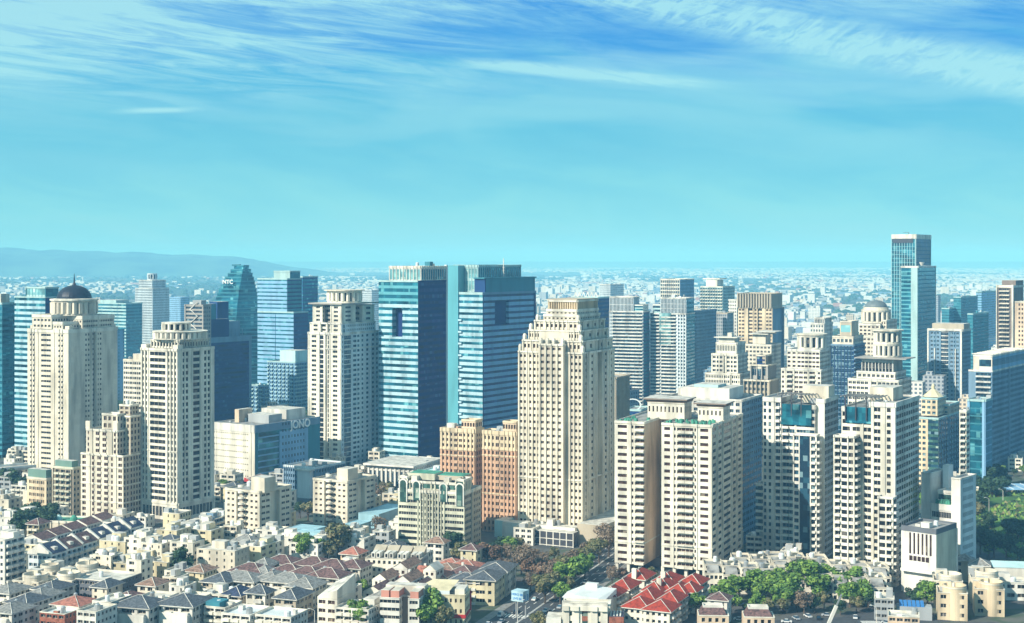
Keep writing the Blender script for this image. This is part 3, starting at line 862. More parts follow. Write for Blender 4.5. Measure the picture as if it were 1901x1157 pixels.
lv(994, 1057, -.28, .40, 597, 586, '.[o-]', '.[o-]', ct=1.2)
lv(998, 1055, -.26, .38, 586, 576, '-[o-]', '-[o-]', ct=1.4)
lv(1000, 1054, -.24, .36, 576, 559, '|[.v]|', '|[.v]|', ct=1.0, trim='cream_light', wall='cream_warm')
b.roof_rim = b.part('crown_slab'); b.roof_rim.box(f0(999) * b.W, f0(1055) * b.W, -.25 * b.D, .37 * b.D, T(559), T(557), 'stone', 'stone')
rr = random.Random(3)
for (xa, y_, za, zz) in [(960, -.43, 655, 647), (1076, -.43, 655, 647), (966, -.4, 634, 627), (1071, -.4, 634, 627), (975, -.36, 615, 608), (1066, -.36, 615, 608), (984, -.31, 597, 591), (1060, -.31, 597, 591), (1002, -.48, 640, 634), (1014, -.48, 640, 634), (1026, -.48, 640, 634), (1042, -.48, 640, 634)]:
    q = b.part('finial'); x = f0(xa) * b.W; yy = y_ * b.D
    q.lathe(x, yy + .8, [(1.2, T(za)), (1.2, T(zz)), (.7, T(zz) + 1.2)], 'cream_light', 6)
# podium with glass hall
for (x0, x1, y0, y1, z1, m) in [(-.62, .5, -.66, -.5, 9, 'white'), (-.78, -.62, -.6, -.3, 9, 'teal_pale_metal'), (-.05, .55, -.8, -.66, 7.5, 'dark_metal'), (.5, .9, -.6, .6, 11, 'stone')]:
    b.pent(x0, x1, y0, y1, 0, z1, m, 'podium', 'roof_light')
for i in range(7):
    q = b.part('podium_mullion'); x = b.W * (-.05 + .6 * i / 6) - .25; q.box(x, x + .5, -.8 * b.D - .3, -.8 * b.D, 0, 7.5, 'white')
for z_ in (.2, 3.6, 7.3):
    q = b.part('podium_rail'); q.box(-.05 * b.W, .55 * b.W, -.8 * b.D - .25, -.8 * b.D - .02, z_, z_ + .4, 'white')
b.clutter(9.02, 5, -.5, .3, -.64, -.54); b.done()
b = Bld('apartment_tower', 'shaded blue grey tower wing directly behind the right flank of the tallest cream tower', 'tower', 1080, 1143, 1168, Y=900, yt=700, ang=26, wall='stone', trim='stone', win='win_blue', fh=3.5)
b.tier(-.5, .5, -.5, .5, 0, b.h, '|[o.|]', '|[o.|]'); b.done()

# orange pair
for i, (xl, xc, xr, yt, yu, lab) in enumerate([(817, 881, 897, 797, 780, 'orange brick and cream apartment block, left one of the pair beside the tallest cream tower'), (895, 957, 972, 802, 783, 'orange brick and cream apartment block, right one of the pair, its lower storeys in shade')]):
    b = Bld('apartment_block', lab, 'apartment block', xl, xc, xr, yb=985 + 7 * i, yt=835, ang=27, wall='orange_brick', trim='cream_warm', win='win_brown', fh=3.5, wh=.55, sill=.25, group='orange and cream apartment blocks')
    T = b.z
    b.tier(-.5, .5, -.5, .5, 0, T(835), '.|i.|i.|i.|X.X|i.|i.|i|', '|[o-]|', ct=.8, bands=(6, 12, 18))
    b.tier(-.5, .5, -.5, .5, T(835), T(yt), '.|i.|i.|i.|X.X|i.|i.|i|', '|[o-]|', wall='cream_warm', ct=2.2)
    b.tier(.1, .5, -.4, .4, T(yt) + .01, T(yu), '[o.]', '[o.]', wall='peach', ct=1)
    b.clutter(T(yt) - .9, 3, -.4, 0, -.3, .3); b.done()

# green arched block
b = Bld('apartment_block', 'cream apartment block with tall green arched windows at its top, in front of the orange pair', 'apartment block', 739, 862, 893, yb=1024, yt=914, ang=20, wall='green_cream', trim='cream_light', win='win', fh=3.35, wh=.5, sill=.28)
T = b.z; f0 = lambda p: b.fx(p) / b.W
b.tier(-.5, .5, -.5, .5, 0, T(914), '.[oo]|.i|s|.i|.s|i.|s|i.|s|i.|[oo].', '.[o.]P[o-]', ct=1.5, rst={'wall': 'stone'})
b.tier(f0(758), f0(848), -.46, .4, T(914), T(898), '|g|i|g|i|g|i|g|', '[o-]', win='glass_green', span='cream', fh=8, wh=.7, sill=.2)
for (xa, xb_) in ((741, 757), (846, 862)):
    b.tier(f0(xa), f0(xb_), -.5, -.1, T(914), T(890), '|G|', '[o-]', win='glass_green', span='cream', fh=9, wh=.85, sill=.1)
    q = b.part('arch'); x = (f0(xa) + f0(xb_)) / 2 * b.W; r_ = (f0(xb_) - f0(xa)) * b.W * .42
    n_ = 10
    for i in range(n_):
        a0, a1 = pi * i / n_, pi * (i + 1) / n_
        yy = -.5 * b.D - .5; zc = T(898)
        q.poly([(x + r_ * cos(a0), yy, zc + r_ * sin(a0)), (x + (r_ + .7) * cos(a0), yy, zc + (r_ + .7) * sin(a0)), (x + (r_ + .7) * cos(a1), yy, zc + (r_ + .7) * sin(a1)), (x + r_ * cos(a1), yy, zc + r_ * sin(a1))], 'cream_light')
for (xa, xb_, ya_, yb2) in ((743, 755, 938, 904), (848, 860, 940, 906), (768, 779, 934, 905), (818, 829, 934, 907)):
    xa_, xb2 = f0(xa) * b.W, f0(xb_) * b.W; yy = -b.D / 2 - .55; cx_ = (xa_ + xb2) / 2; r_ = (xb2 - xa_) / 2
    q = b.part('arched_window'); q.box(xa_, xb2, yy, yy + .3, T(ya_), T(yb2), 'glass_green'); q.lathe(cx_, 0, [(.01, 0)], 'glass_green', 3, caps=False)
    pts = [(cx_ + r_ * cos(pi * i / 8), yy, T(yb2) + r_ * sin(pi * i / 8)) for i in range(9)]; q.poly(pts, 'glass_green')
    q = b.part('arch_frame')
    for i in range(8):
        a0, a1 = pi * i / 8, pi * (i + 1) / 8
        q.poly([(cx_ + r_ * cos(a0), yy - .1, T(yb2) + r_ * sin(a0)), (cx_ + (r_ + .8) * cos(a0), yy - .1, T(yb2) + (r_ + .8) * sin(a0)), (cx_ + (r_ + .8) * cos(a1), yy - .1, T(yb2) + (r_ + .8) * sin(a1)), (cx_ + r_ * cos(a1), yy - .1, T(yb2) + r_ * sin(a1))], 'white')
    for xx in (xa_ - .5, xb2): q.box(xx, xx + .5, yy - .1, yy + .4, T(ya_), T(yb2), 'white')
b.pent(f0(752), f0(800), -.3, .2, T(898), T(886), 'green_cream', 'penthouse', 'copper_green')
b.pent(f0(800), f0(850), -.2, .3, T(898), T(889), 'stone', 'penthouse', 'copper_green')
b.pent(f0(762), f0(772), -.45, -.3, T(898), T(890), 'cream_light', 'gable_block'); b.pent(f0(822), f0(832), -.45, -.3, T(898), T(890), 'cream_light', 'gable_block')
b.done()
# small cream slab blocks
for (xl, xc, xr, yb_, yt, x0, x1, yp, lab) in [(418, 482, 541, 1005, 912, 463, 488, 888, 'cream ten storey block with a tall lift tower on its roof, nearest of the two beside the white store'), (581, 645, 697, 980, 893, 623, 643, 872, 'cream ten storey block with a curved roof beam and lift tower, in front of the drum topped tower')]:
    b = Bld('apartment_block', lab, 'apartment block', xl, xc, xr, yb=yb_, yt=yt, ang=30, wall='cream', trim='cream', win='win_brown', fh=3.1, wh=.4, sill=.35, group='ten storey cream blocks')
    b.tier(-.5, .5, -.5, .5, 0, b.h, '-o-o-RrR-o-o-', '-O.O-VV-O.O-', rst={'win': 'win', 'wall': 'cream'})
    b.pent(b.fx(x0) / b.W, b.fx(x1) / b.W, -.45, -.1, b.h - .9, b.z(yp), 'cream', 'lift_tower')
    for i in range(9):
        q = b.part('round_balcony'); q.lathe(-.02 * b.W, -b.D / 2 - .1, [(1.9, 3 + i * 3.1), (1.9, 4.1 + i * 3.1)], 'cream_light', 12, pi, 2 * pi)
    q = b.part('roof_beam'); q.lathe(.2 * b.W, .2 * b.D, [(3.2, b.h - .9), (3.2, b.h + 2)], 'cream', 12)
    b.clutter(b.h - .9, 3); b.done()
# dark temple-like hall and white colonnade
b = simple('hall_building', 'low blue grey hall with rows of small windows and a flat white porch, between the cream blocks', 527, 585, 640, 868, '|[o|]', '|[O|]', yb=925, ang=30, cat='hall', wall='blue_grey', trim='white_cool', win='win_blue', n=5, fh=4)
b.pent(.05, .45, -.62, -.5, 0, b.h - 2, 'white_cool', 'porch'); b.pent(.0, .5, -.66, -.45, b.h - 2, b.h - 1, 'white', 'porch_roof'); b.done()
b = simple('colonnade_hall', 'long white hall with tall columns along its front at the foot of the left glass tower', 683, 768, 830, 868, 'P[SP]', 'P[SP]', yb=905, ang=24, cat='hall', wall='white', trim='white', win='win_blue', n=3, fh=20, roofm='white_metal')
b.pent(-.56, .54, -.56, .3, b.h, b.h + 1.2, 'white', 'flat_roof'); b.done()
simple('curved_roof_hall', 'low hall with a pale metal roof right of the white colonnade, partly behind the green arched block', 765, 800, 850, 880, '[=]', '[O-]', yb=915, ang=24, cat='hall', wall='white_cool', trim='white', win='win_blue', n=4, roofm='teal_pale_metal').done()
# ---------------------------------------------------------------- towers, right part
BAL = dict(fh=3.4, sill=.34, wh=.56, wall='white_cool', trim='white', win='win_blue', ct=1.2)
b = Bld('apartment_tower', 'pale apartment tower with curved balconies and a ribbed crown, left one of the twin pair', 'tower', 1131, 1194, 1206, Y=1420, yt=578, ang=20, group='twin balcony towers', **BAL)
T = b.z; f0 = lambda p: b.fx(p) / b.W
b.tier(-.5, .5, -.5, .5, 0, T(578), '|i|i|[bb].', '[K]', rst=dict(span='teal', win='glass_navy'))
b.tier(-.5, f0(1175), -.46, .4, T(578), T(551), '|[s|]', '|[s|]', fh=6); b.tier(f0(1172), .48, -.4, .4, T(578), T(566), '[G]', '[G]', span='pale_teal', win='glass_teal'); b.done()
b = Bld('apartment_tower', 'pale apartment tower with curved balconies and a glazed corner, right one of the twin pair', 'tower', 1207, 1274, 1290, Y=1420, yt=582, ang=22, group='twin balcony towers', **BAL)
T = b.z; f0 = lambda p: b.fx(p) / b.W
b.tier(-.5, .5, -.5, .5, 0, T(582), 'bb.bbb.|i|i|i|', '[K]', rst=dict(span='teal', win='glass_teal'))
b.tier(f0(1226), .5, -.5, .4, T(582), T(553), '|[s|]', '[K]', fh=5, rst=dict(span='teal', win='glass_teal')); b.tier(-.45, f0(1226), -.4, .4, T(582), T(566), '[G]', '[G]', span='pale_teal'); b.clutter(T(553), 4, 0, .4)
q = b.part('glass_bay'); q.box(f0(1224) * b.W, f0(1246) * b.W, -b.D / 2 - .8, -b.D / 2 - .05, T(640), T(582), 'glass_pale'); b.done()
b = Bld('apartment_tower', 'cream tower top with tall arched openings rising behind the right twin balcony tower', 'tower', 1226, 1262, 1288, Y=1700, yt=518, ang=28, wall='cream_light', trim='cream_light', win='win_blue', fh=9, wh=.7, sill=.15)
b.tier(-.5, .5, -.5, .5, 0, b.h, '|[O|]', '|[O|]', fh=4.2, rst={'wall': 'blue_panel'}); b.done()
b = Bld('glass_building', 'dark blue glass block with a white roof truss, behind the right shoulder of the tallest cream tower', 'building', 1060, 1110, 1132, Y=1500, yt=552, ang=26, **{**GL, 'span': 'blue_dark', 'win': 'glass_navy'})
b.tier(-.5, .5, -.5, .5, 0, b.h, '[K]', '[K]')
q = b.part('roof_truss')
for i in range(6):
    x = b.W * (-.45 + .15 * i)
    q.poly([(x, -b.D * .4, b.h), (x + .8, -b.D * .4, b.h), (x + b.W * .075 + .4, -b.D * .4, b.h + 5), (x + b.W * .075 - .4, -b.D * .4, b.h + 5)], 'white')
    q.poly([(x + b.W * .15, -b.D * .4, b.h), (x + b.W * .15 - .8, -b.D * .4, b.h), (x + b.W * .075 - .4, -b.D * .4, b.h + 5), (x + b.W * .075 + .4, -b.D * .4, b.h + 5)], 'white')
b.done()
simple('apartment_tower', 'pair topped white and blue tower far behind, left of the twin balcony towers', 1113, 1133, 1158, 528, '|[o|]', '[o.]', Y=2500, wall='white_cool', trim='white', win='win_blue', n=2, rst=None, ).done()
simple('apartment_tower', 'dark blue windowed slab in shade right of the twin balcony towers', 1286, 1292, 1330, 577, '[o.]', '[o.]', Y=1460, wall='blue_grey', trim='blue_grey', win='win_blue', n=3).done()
b = simple('apartment_tower', 'teal and cream tower with a winged roof slab, behind the dark blue slab', 1300, 1342, 1364, 532, '[b.]', '[O.]', Y=1650, wall='pale_teal', trim='cream_light', win='win_blue', n=0, pent=[(-.3, .2, -.4, .1, 520, 'cream_light')])
q = b.part('roof_wing'); q.box(-.45 * b.W, .3 * b.W, -.4 * b.D, .2 * b.D, b.z(519), b.z(517), 'cream_light'); b.done()
simple('apartment_tower', 'narrow grey tower with two columns of windows, left of the fluted crown tower', 1329, 1350, 1362, 581, '-[o-]', '[o-]', Y=1520, wall='grey', trim='stone', win='win_blue', n=1).done()
simple('apartment_tower', 'small cream windowed block between the grey tower and the fluted crown tower', 1352, 1368, 1388, 556, '[o-]', '[o-]', Y=1560, wall='white', trim='white', win='win', n=1).done()
b = Bld('fluted_tower', 'cream apartment tower with a dark fluted crown like a comb around its top', 'tower', 1370, 1434, 1456, Y=1380, yt=572, ang=24, wall='cream_warm', trim='stone', win='win_brown', fh=3.5)
T = b.z
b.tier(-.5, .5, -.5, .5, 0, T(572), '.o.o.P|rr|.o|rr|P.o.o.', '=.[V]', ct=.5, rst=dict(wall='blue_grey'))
b.tier(-.52, .46, -.52, .4, T(572), T(545), '[PT]P', '[PT]P', wall='stone', trim='stone', ct=.4, fh=5); b.done()
b = Bld('stepped_tower', 'stepped cream tower with a dark vertical groove and a flat roofed round top, left of the dark grey one', 'tower', 1309, 1374, 1396, Y=1130, yt=690, ang=26, wall='cream_light', trim='cream_light', win='win', fh=3.8, wh=.55)
T = b.z; f0 = lambda p: b.fx(p) / b.W
b.tier(-.5, .5, -.5, .5, 0, T(694), '|[i.]|o.i.o|v|o.i.o|.i|', '[o.]', bands=(6,))
b.tier(f0(1319), f0(1368), -.42, .4, T(694), T(658), '|o.i.o|v|o.i.o|', '[o.]', ct=1.5); b.tier(f0(1326), f0(1364), -.36, .34, T(658), T(637), '|[i.]|', '|[i.]|', ct=1.5, wh=.6, fh=6)
b.pent(-.22, .24, -.2, .2, T(637), T(629), None, 'penthouse', over=3); b.pent(0, .12, -.1, .1, T(629), T(620), None, 'vault_block'); b.done()
b = Bld('stepped_tower', 'dark grey and cream tower with tall slots, between the stepped cream and white towers', 'tower', 1380, 1428, 1446, Y=1090, yt=706, ang=24, wall='stone', trim='cream', win='win_blue', fh=4)
T = b.z; f0 = lambda p: b.fx(p) / b.W
b.tier(-.5, .5, -.5, .5, 0, T(706), '|[R|]', '|[R|]'); b.tier(f0(1391), f0(1424), -.4, .4, T(706), T(678), '|R|S|R|', '[R|]', fh=9, wall='stone_grey'); b.tier(f0(1400), f0(1418), -.3, .3, T(678), T(660), '|G|', '[V]', wall='stone', span='navy_shade'); b.done()
b = Bld('apartment_tower', 'cream penthouse tower with flat winged roof slabs, behind the dark grey and cream tower', 'tower', 1384, 1432, 1450, Y=1260, yt=640, ang=24, wall='cream', trim='cream_light', win='win', fh=3.6)
b.tier(-.5, .5, -.5, .5, 0, b.h, '.[O-]', '.[o-]'); b.pent(-.3, .2, -.3, .2, b.h, b.z(622), None, over=3); b.pent(.0, .4, -.2, .3, b.z(622), b.z(618), 'cream', over=4); b.done()
b = Bld('apartment_tower', 'broad white tower with a round arcaded top, right of the dark grey and cream tower', 'tower', 1450, 1524, 1546, Y=1060, yt=688, ang=22, wall='cream_light', trim='white', win='win_brown', fh=3.6, wh=.5)
T = b.z; f0 = lambda p: b.fx(p) / b.W
b.tier(-.5, .5, -.5, .5, 0, T(686), '.o.|.B.|O.O.O|.B.|.o.', '[o.]', bands=(2, 8, 14), bal='white'); b.tier(f0(1459), f0(1520), -.42, .42, T(686), T(650), '.O.|.O.|.[O.]', '[o.]', ct=1.5); b.drum(f0(1498), -.1, 10.5, T(650), T(623), 14, 'cream_light')
q = b.part('roof_disc'); q.lathe(f0(1498) * b.W, -.1 * b.D, [(11.4, T(624)), (11.4, T(621.5))], 'cream', 24); b.done()
b = Bld('apartment_tower', 'white slab with three tall window slots on its crown, above the round arcaded tower', 'tower', 1505, 1530, 1546, Y=1350, yt=600, ang=24, wall='white', trim='white', win='win_blue', fh=4)
b.tier(-.5, .5, -.5, .5, 0, b.h, '[o-]', '[o-]'); b.tier(-.3, .45, -.4, .4, b.h, b.z(590), '|[s|]', '|[s|]', fh=5); b.done()
b = Bld('apartment_tower', 'dark blue ribbed tower with a cream framed pavilion on top, between the white tower and the domed one', 'tower', 1542, 1585, 1606, Y=1180, yt=640, ang=26, wall='blue_dark', trim='blue_grey', win='win_blue', fh=3.6)
T = b.z
b.tier(-.5, .5, -.5, .5, 0, T(640), '[vS]', '[bS]'); b.tier(-.45, .45, -.45, .45, T(640), T(625), '.[O-]', '[O-]', wall='cream', trim='cream', fh=6); b.tier(-.2, .3, -.3, .3, T(625), T(597), '.G.', '[=]', wall='cream_warm', trim='cream', fh=9, span='stone', win='glass_pale'); b.done()
b = Bld('domed_tower', 'cream tower with a grey dome over a columned rotunda, left of the tall teal skyscraper', 'tower', 1580, 1640, 1668, Y=1260, yt=625, ang=26, wall='cream', trim='cream_light', win='win_brown', fh=3.6)
T = b.z
b.tier(-.5, .5, -.5, .5, 0, T(625), '.[o.]-[O-]', '.[o.]'); b.tier(-.3, .35, -.4, .4, T(625), T(602), '.[O-]', '.[o.]', ct=1.5); b.tier(.35, .5, -.3, .4, T(625), T(595), '[o-]', '[o-]')
b.drum(.03, 0, 12.5, T(602), T(577), 16, 'cream'); q = b.part('roof_ring'); q.lathe(.03 * b.W, 0, [(10.8, T(577)), (10.8, T(572)), (9.6, T(572))], 'cream', 28); b.dome(.03, 0, 9.7, T(572), T(559) - T(572), 'dome_grey', spire=0); b.done()
b = Bld('apartment_tower', 'cream tower with a round columned top standing on a wide flat dark canopy, in front of the teal skyscraper', 'tower', 1574, 1668, 1692, Y=1000, yt=706, ang=22, wall='cream_light', trim='white', win='win', fh=3.6)
T = b.z; f0 = lambda p: b.fx(p) / b.W
b.tier(-.5, .5, -.5, .5, 0, T(706), '.[O.]-|H|.[O.]', '[o.]'); b.tier(f0(1588), f0(1660), -.42, .4, T(706), T(692), '-[O-]', '[O-]', fh=6); b.tier(f0(1596), f0(1654), -.36, .34, T(692), T(668), '|[S|]', '|[S|]', fh=12, wall='white')
q = b.part('canopy_slab'); q.box(f0(1586) * b.W, f0(1682) * b.W, -.5 * b.D, .25 * b.D, T(668), T(666.3), 'stone_grey')
b.drum(f0(1635), .0, 9.8, T(666), T(640), 16, 'cream_light'); b.drum(f0(1635), .0, 9.4, T(640), T(616), 14, 'cream_light'); q = b.part('roof_disc'); q.lathe(f0(1635) * b.W, 0, [(11, T(617)), (11, T(614.5))], 'cream', 24); b.done()
# tall teal skyscraper
b = Bld('skyscraper', 'tallest teal glass skyscraper with a white framed top and a lower shoulder, rising above the horizon at right', 'tower', 1655, 1700, 1728, Y=1600, yt=435, ang=26, wall='pale_teal', trim='cream_light', fh=4.4, win='glass_teal', span='teal_mid', sill=.12, wh=.88, ct=5)
T = b.z; f0 = lambda p: b.fx(p) / b.W
b.tier(-.5, .5, -.5, .5, 0, b.h, '|[g.]|', '|[K]|', rst=dict(win='glass_navy', span='blue_dark'), roofm='roof_light')
q = b.part('louvre'); q.box(-.44 * b.W, .4 * b.W, -b.D / 2 - .62, -b.D / 2 - .5, T(451), T(443), 'dark_metal')
q = b.part('roof_crane'); q.box(-.35 * b.W, -.1 * b.W, -.1, .3, T(431), T(430.4), 'dark_metal'); q.box(-.12 * b.W, -.1 * b.W, -.1, .3, b.h - .9, T(431), 'dark_metal')
b.done()
b = Bld('skyscraper_annex', 'lower teal glass shoulder tower standing in front of the tallest teal skyscraper', 'tower', 1672, 1704, 1737, Y=1540, yt=494, ang=26, wall='pale_teal', trim='white', fh=4.4, win='glass_teal', span='teal_mid', sill=.25, wh=.7, ct=2)
T = b.z
b.tier(-.5, .5, -.5, .5, 0, b.h, '.[gg]|.S.P', '|[K]|', rst=dict(win='glass_teal', span='teal')); q = b.part('corner_shaft'); q.box(.12 * b.W, .5 * b.W, -b.D / 2 - 1.6, -b.D / 2 - .05, 0, T(497), 'pale_teal')
q = b.part('roof_dish'); q.lathe(.2 * b.W, 0, [(1, b.h), (3, b.h + 4)], 'white', 12); b.done()
# white framed dark tower
b = Bld('apartment_tower', 'dark apartment tower framed in white with thin white fins, right of the teal skyscraper', 'tower', 1722, 1786, 1802, Y=1330, yt=612, ang=14, wall='blue_grey', trim='white', win='win_blue', fh=3.7, wh=.5)
T = b.z
b.tier(-.5, .5, -.5, .5, 0, b.h, 'P.o.x.o.|SS|.o.x.o.P', 'P[o.]', wall='blue_grey', ct=2); q = b.part('white_frame')
for (xa, xb_) in ((-.5, -.46), (.46, .5)): q.box(xa * b.W, xb_ * b.W, -b.D / 2 - 1.2, -b.D / 2 - .55, 0, b.h + .5, 'white')
q.box(-.46 * b.W, .46 * b.W, -b.D / 2 - 1.2, -b.D / 2 - .6, b.h - 1.5, b.h + .5, 'white')
for x in (-.3, .3): 
    q = b.part('fin'); q.box(x * b.W, x * b.W + .9, -b.D / 2 - 1.1, -b.D / 2 - .5, 0, T(648), 'white')
b.pent(-.42, .5, -.3, .4, b.h, T(602), 'stone', 'penthouse'); b.done()
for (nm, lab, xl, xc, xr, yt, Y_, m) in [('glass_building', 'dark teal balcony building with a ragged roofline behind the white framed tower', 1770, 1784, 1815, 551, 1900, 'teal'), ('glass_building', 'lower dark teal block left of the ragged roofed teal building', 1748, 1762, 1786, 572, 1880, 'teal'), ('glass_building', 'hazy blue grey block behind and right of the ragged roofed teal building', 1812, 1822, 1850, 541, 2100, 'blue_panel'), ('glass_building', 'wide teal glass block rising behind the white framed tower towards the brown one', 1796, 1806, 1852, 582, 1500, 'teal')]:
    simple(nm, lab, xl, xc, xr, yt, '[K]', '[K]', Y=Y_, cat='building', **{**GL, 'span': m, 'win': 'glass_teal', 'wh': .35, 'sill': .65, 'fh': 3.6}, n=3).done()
b = Bld('apartment_tower', 'brown balcony tower framed in cream at the right edge', 'tower', 1850, 1882, 1900, Y=1280, yt=530, ang=14, wall='taupe', trim='cream_light', win='win', fh=3.7, bal='cream')
T = b.z
b.tier(-.5, .5, -.5, .5, 0, b.h, 'P.bbb.PP', '[=]', ct=2, bal='cream'); q = b.part('cream_frame')
for (xa, xb_) in ((-.5, -.45), (.4, .5)): q.box(xa * b.W, xb_ * b.W, -b.D / 2 - 1.6, -b.D / 2 - .55, 0, b.h + .5, 'cream_light')
b.pent(-.3, .5, -.3, .5, b.h, T(521), 'taupe', 'penthouse'); b.done()
simple('apartment_tower', 'plain cream tower cut by the right edge, beside the brown balcony tower', 1884, 1925, 1940, 560, '=[o-]', '[o-]', Y=1200, wall='peach', trim='cream', win='win_brown').done()
b = Bld('apartment_tower', 'blue and cream tower with rounded white balconies and a slatted roof, below the brown tower', 'tower', 1798, 1842, 1905, Y=1010, yt=658, ang=20, wall='blue_grey', trim='white', win='win_blue', fh=3.7)
T = b.z; f0 = lambda p: b.fx(p) / b.W
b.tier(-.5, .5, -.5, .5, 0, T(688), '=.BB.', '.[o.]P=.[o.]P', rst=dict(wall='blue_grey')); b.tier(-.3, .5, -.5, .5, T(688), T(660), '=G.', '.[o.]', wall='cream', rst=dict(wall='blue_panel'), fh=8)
q = b.part('slatted_roof'); 
for i in range(14): q.box(-.36 * b.W, .54 * b.W, b.D * (-.5 + i * .07), b.D * (-.5 + i * .07) + 1.6, T(659), T(657.5), 'cream_light')
b.done()
simple('office_building', 'small blue glass office block with a pale frame at the foot of the rounded balcony tower', 1796, 1828, 1842, 742, 'P[G]P', 'P[o.]', Y=930, cat='office building', **{**GL, 'wall': 'blue_panel', 'span': 'teal', 'wh': .85, 'sill': .15, 'fh': 5}, n=3).done()
simple('apartment_tower', 'navy windowed slab in shade cut by the right edge, above the park trees', 1842, 1850, 1960, 672, '[o.]', '.[o.]', Y=1100, wall='navy_shade', trim='blue_grey', win='win_blue', n=4).done()
b = Bld('apartment_tower', 'cream and green glass tower with a pyramid roofed turret, right of the tall pair of balcony slabs', 'tower', 1694, 1742, 1781, Y=960, yt=776, ang=28, wall='cream_warm', trim='pale_teal', win='win_blue', fh=3.5)
T = b.z; f0 = lambda p: b.fx(p) / b.W
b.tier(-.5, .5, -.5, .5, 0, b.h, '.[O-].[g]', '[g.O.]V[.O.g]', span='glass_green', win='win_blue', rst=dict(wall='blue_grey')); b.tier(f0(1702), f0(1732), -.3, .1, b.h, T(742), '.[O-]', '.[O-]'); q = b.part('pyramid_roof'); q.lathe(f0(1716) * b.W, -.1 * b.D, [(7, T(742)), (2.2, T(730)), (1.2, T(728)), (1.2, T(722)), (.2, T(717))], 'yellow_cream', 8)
b.tier(-.1, .5, .0, .5, b.h, T(757), '-[O-]', '-[O-]', wall='stone'); b.done()
simple('apartment_tower', 'very slim cream tower with round balconies beside the small blue glass office block', 1781, 1794, 1800, 762, '.[B].', '[o]', Y=900, wall='cream_light', trim='white', win='win', n=1).done()

# ---------------------------------------------------------------- right foreground slabs
b = Bld('apartment_slab', 'long pale slab block with penthouses and a dark shaded side, behind the twin pavilion apartment block', 'apartment block', 1232, 1377, 1414, yb=1012, yt=742, ang=27, wall='white', trim='white', win='win_blue', fh=3.4)
T = b.z; f0 = lambda p: b.fx(p) / b.W
b.tier(-.5, .5, -.5, .5, 0, b.h, '.[O-]', '-[O.O-]', rst={'wall': 'blue_grey'}); b.pent(f0(1262), f0(1350), -.4, .3, b.h - .9, T(724), 'white', 'penthouse'); b.pent(f0(1280), f0(1325), -.3, .1, T(724), T(719), 'pale_teal', 'glass_pavilion'); b.pent(f0(1250), f0(1264), -.3, .1, T(742), T(728), 'white', 'penthouse'); b.clutter(b.h - .9, 5); b.done()  # blue grey side wall: its shade is put into the colour
simple('small_pavilion', 'grey mansard block peeking left of the long pale slab, behind the twin balcony towers', 1206, 1232, 1240, 735, '[o-]', '[o-]', Y=1050, wall='stone_grey', trim='grey', win='win', n=0, cat='building').done()
b = Bld('sculpture_building', 'dark blue curved glass hall with a white looping outline, right of the tallest cream tower', 'building', 1160, 1190, 1206, Y=1000, yt=760, ang=20, **{**GL, 'span': 'blue_dark', 'win': 'glass_teal'})
b.tier(-.5, .5, -.5, .5, 0, b.h, '[K]', '[K]'); q = b.part('white_loop')
for i in range(20):
    a0, a1 = 2 * pi * i / 20, 2 * pi * (i + 1) / 20
    r_, zc = 5.0, b.h + 3
    q.poly([(r_ * cos(a0), -b.D / 2, zc + r_ * .7 * sin(a0)), ((r_ + 1) * cos(a0), -b.D / 2, zc + (r_ + 1) * .7 * sin(a0)), ((r_ + 1) * cos(a1), -b.D / 2, zc + (r_ + 1) * .7 * sin(a1)), (r_ * cos(a1), -b.D / 2, zc + r_ * .7 * sin(a1))], 'white_cool')
b.done()
# twin pavilion block: four bays with a deep court
b = Bld('apartment_block', 'big cream apartment block with two flat roofed pavilions on top and a deep front recess', 'apartment block', 1141, 1320, 1377, yb=1076, yt=789, ang=19, wall='cream_light', trim='cream_light', win='win_brown', fh=3.28, wh=.45, sill=.32, ct=1.2, bal='cream_light')
T = b.z; f0 = lambda p: b.fx(p) / b.W
z0 = 4.0
sr = dict(win='win', wall='cream')
def blk(xa, xb_, ya, yb_, fp, rp, **k): b.tier(f0(xa) if xa else -.5, f0(xb_) if xb_ else .5, ya, yb_, z0, b.h, fp, rp, bands=(3, 21), **k)
blk(None, 1196, -.5, .5, '-Oo-|i.B', '[=]', rst=dict(wall='peach'))
blk(1196, 1228, -.05, .5, '.B.B.', '[=]', rst=dict(wall='peach'), bal='stone')
blk(1228, 1320, -.5, .5, '-oo-|i.BB.i|-oO-', '|O.|O.|OO.|O.|O|', rst=sr)
for i in range(9):
    q = b.part('column'); x = b.W * (-.48 + .12 * i)
    if not (f0(1196) * b.W < x < f0(1228) * b.W): q.box(x - .7, x + .7, -.49 * b.D, -.49 * b.D + 1.6, 0, z0, 'cream_light')
q = b.part('entrance_wall'); q.box(-.46 * b.W, .47 * b.W, -.2 * b.D, .48 * b.D, 0, z0 - .01, 'taupe')
for (xa, xb_, yp) in ((1176, 1246, 752), (1272, 1344, 757)):
    ya, y2 = -.12, .1
    xa_, xb2 = f0(xa) , min(f0(xb_) , .5)
    b.tier(xa_, xb2, ya, y2, b.h - .85, T(yp + 7), '.[i-]', '.[i-]', fh=7, wh=.35, sill=.45, ct=.6)
    q = b.part('roof_slab'); X0, X1, Y0, Y1 = xa_ * b.W - 1.8, xb2 * b.W + 1.8, ya * b.D - 1.8, y2 * b.D + 1.8
    q.box(X0, X1, Y0, Y1, T(yp + 2.6), T(yp), 'taupe', 'roof_light'); q.box(X0 + 1.2, X1 - 1.2, Y0 + 1.2, Y1 - 1.2, T(yp + 7), T(yp + 2.6), 'brown')
q = b.part('roof_garden'); r = random.Random(5)
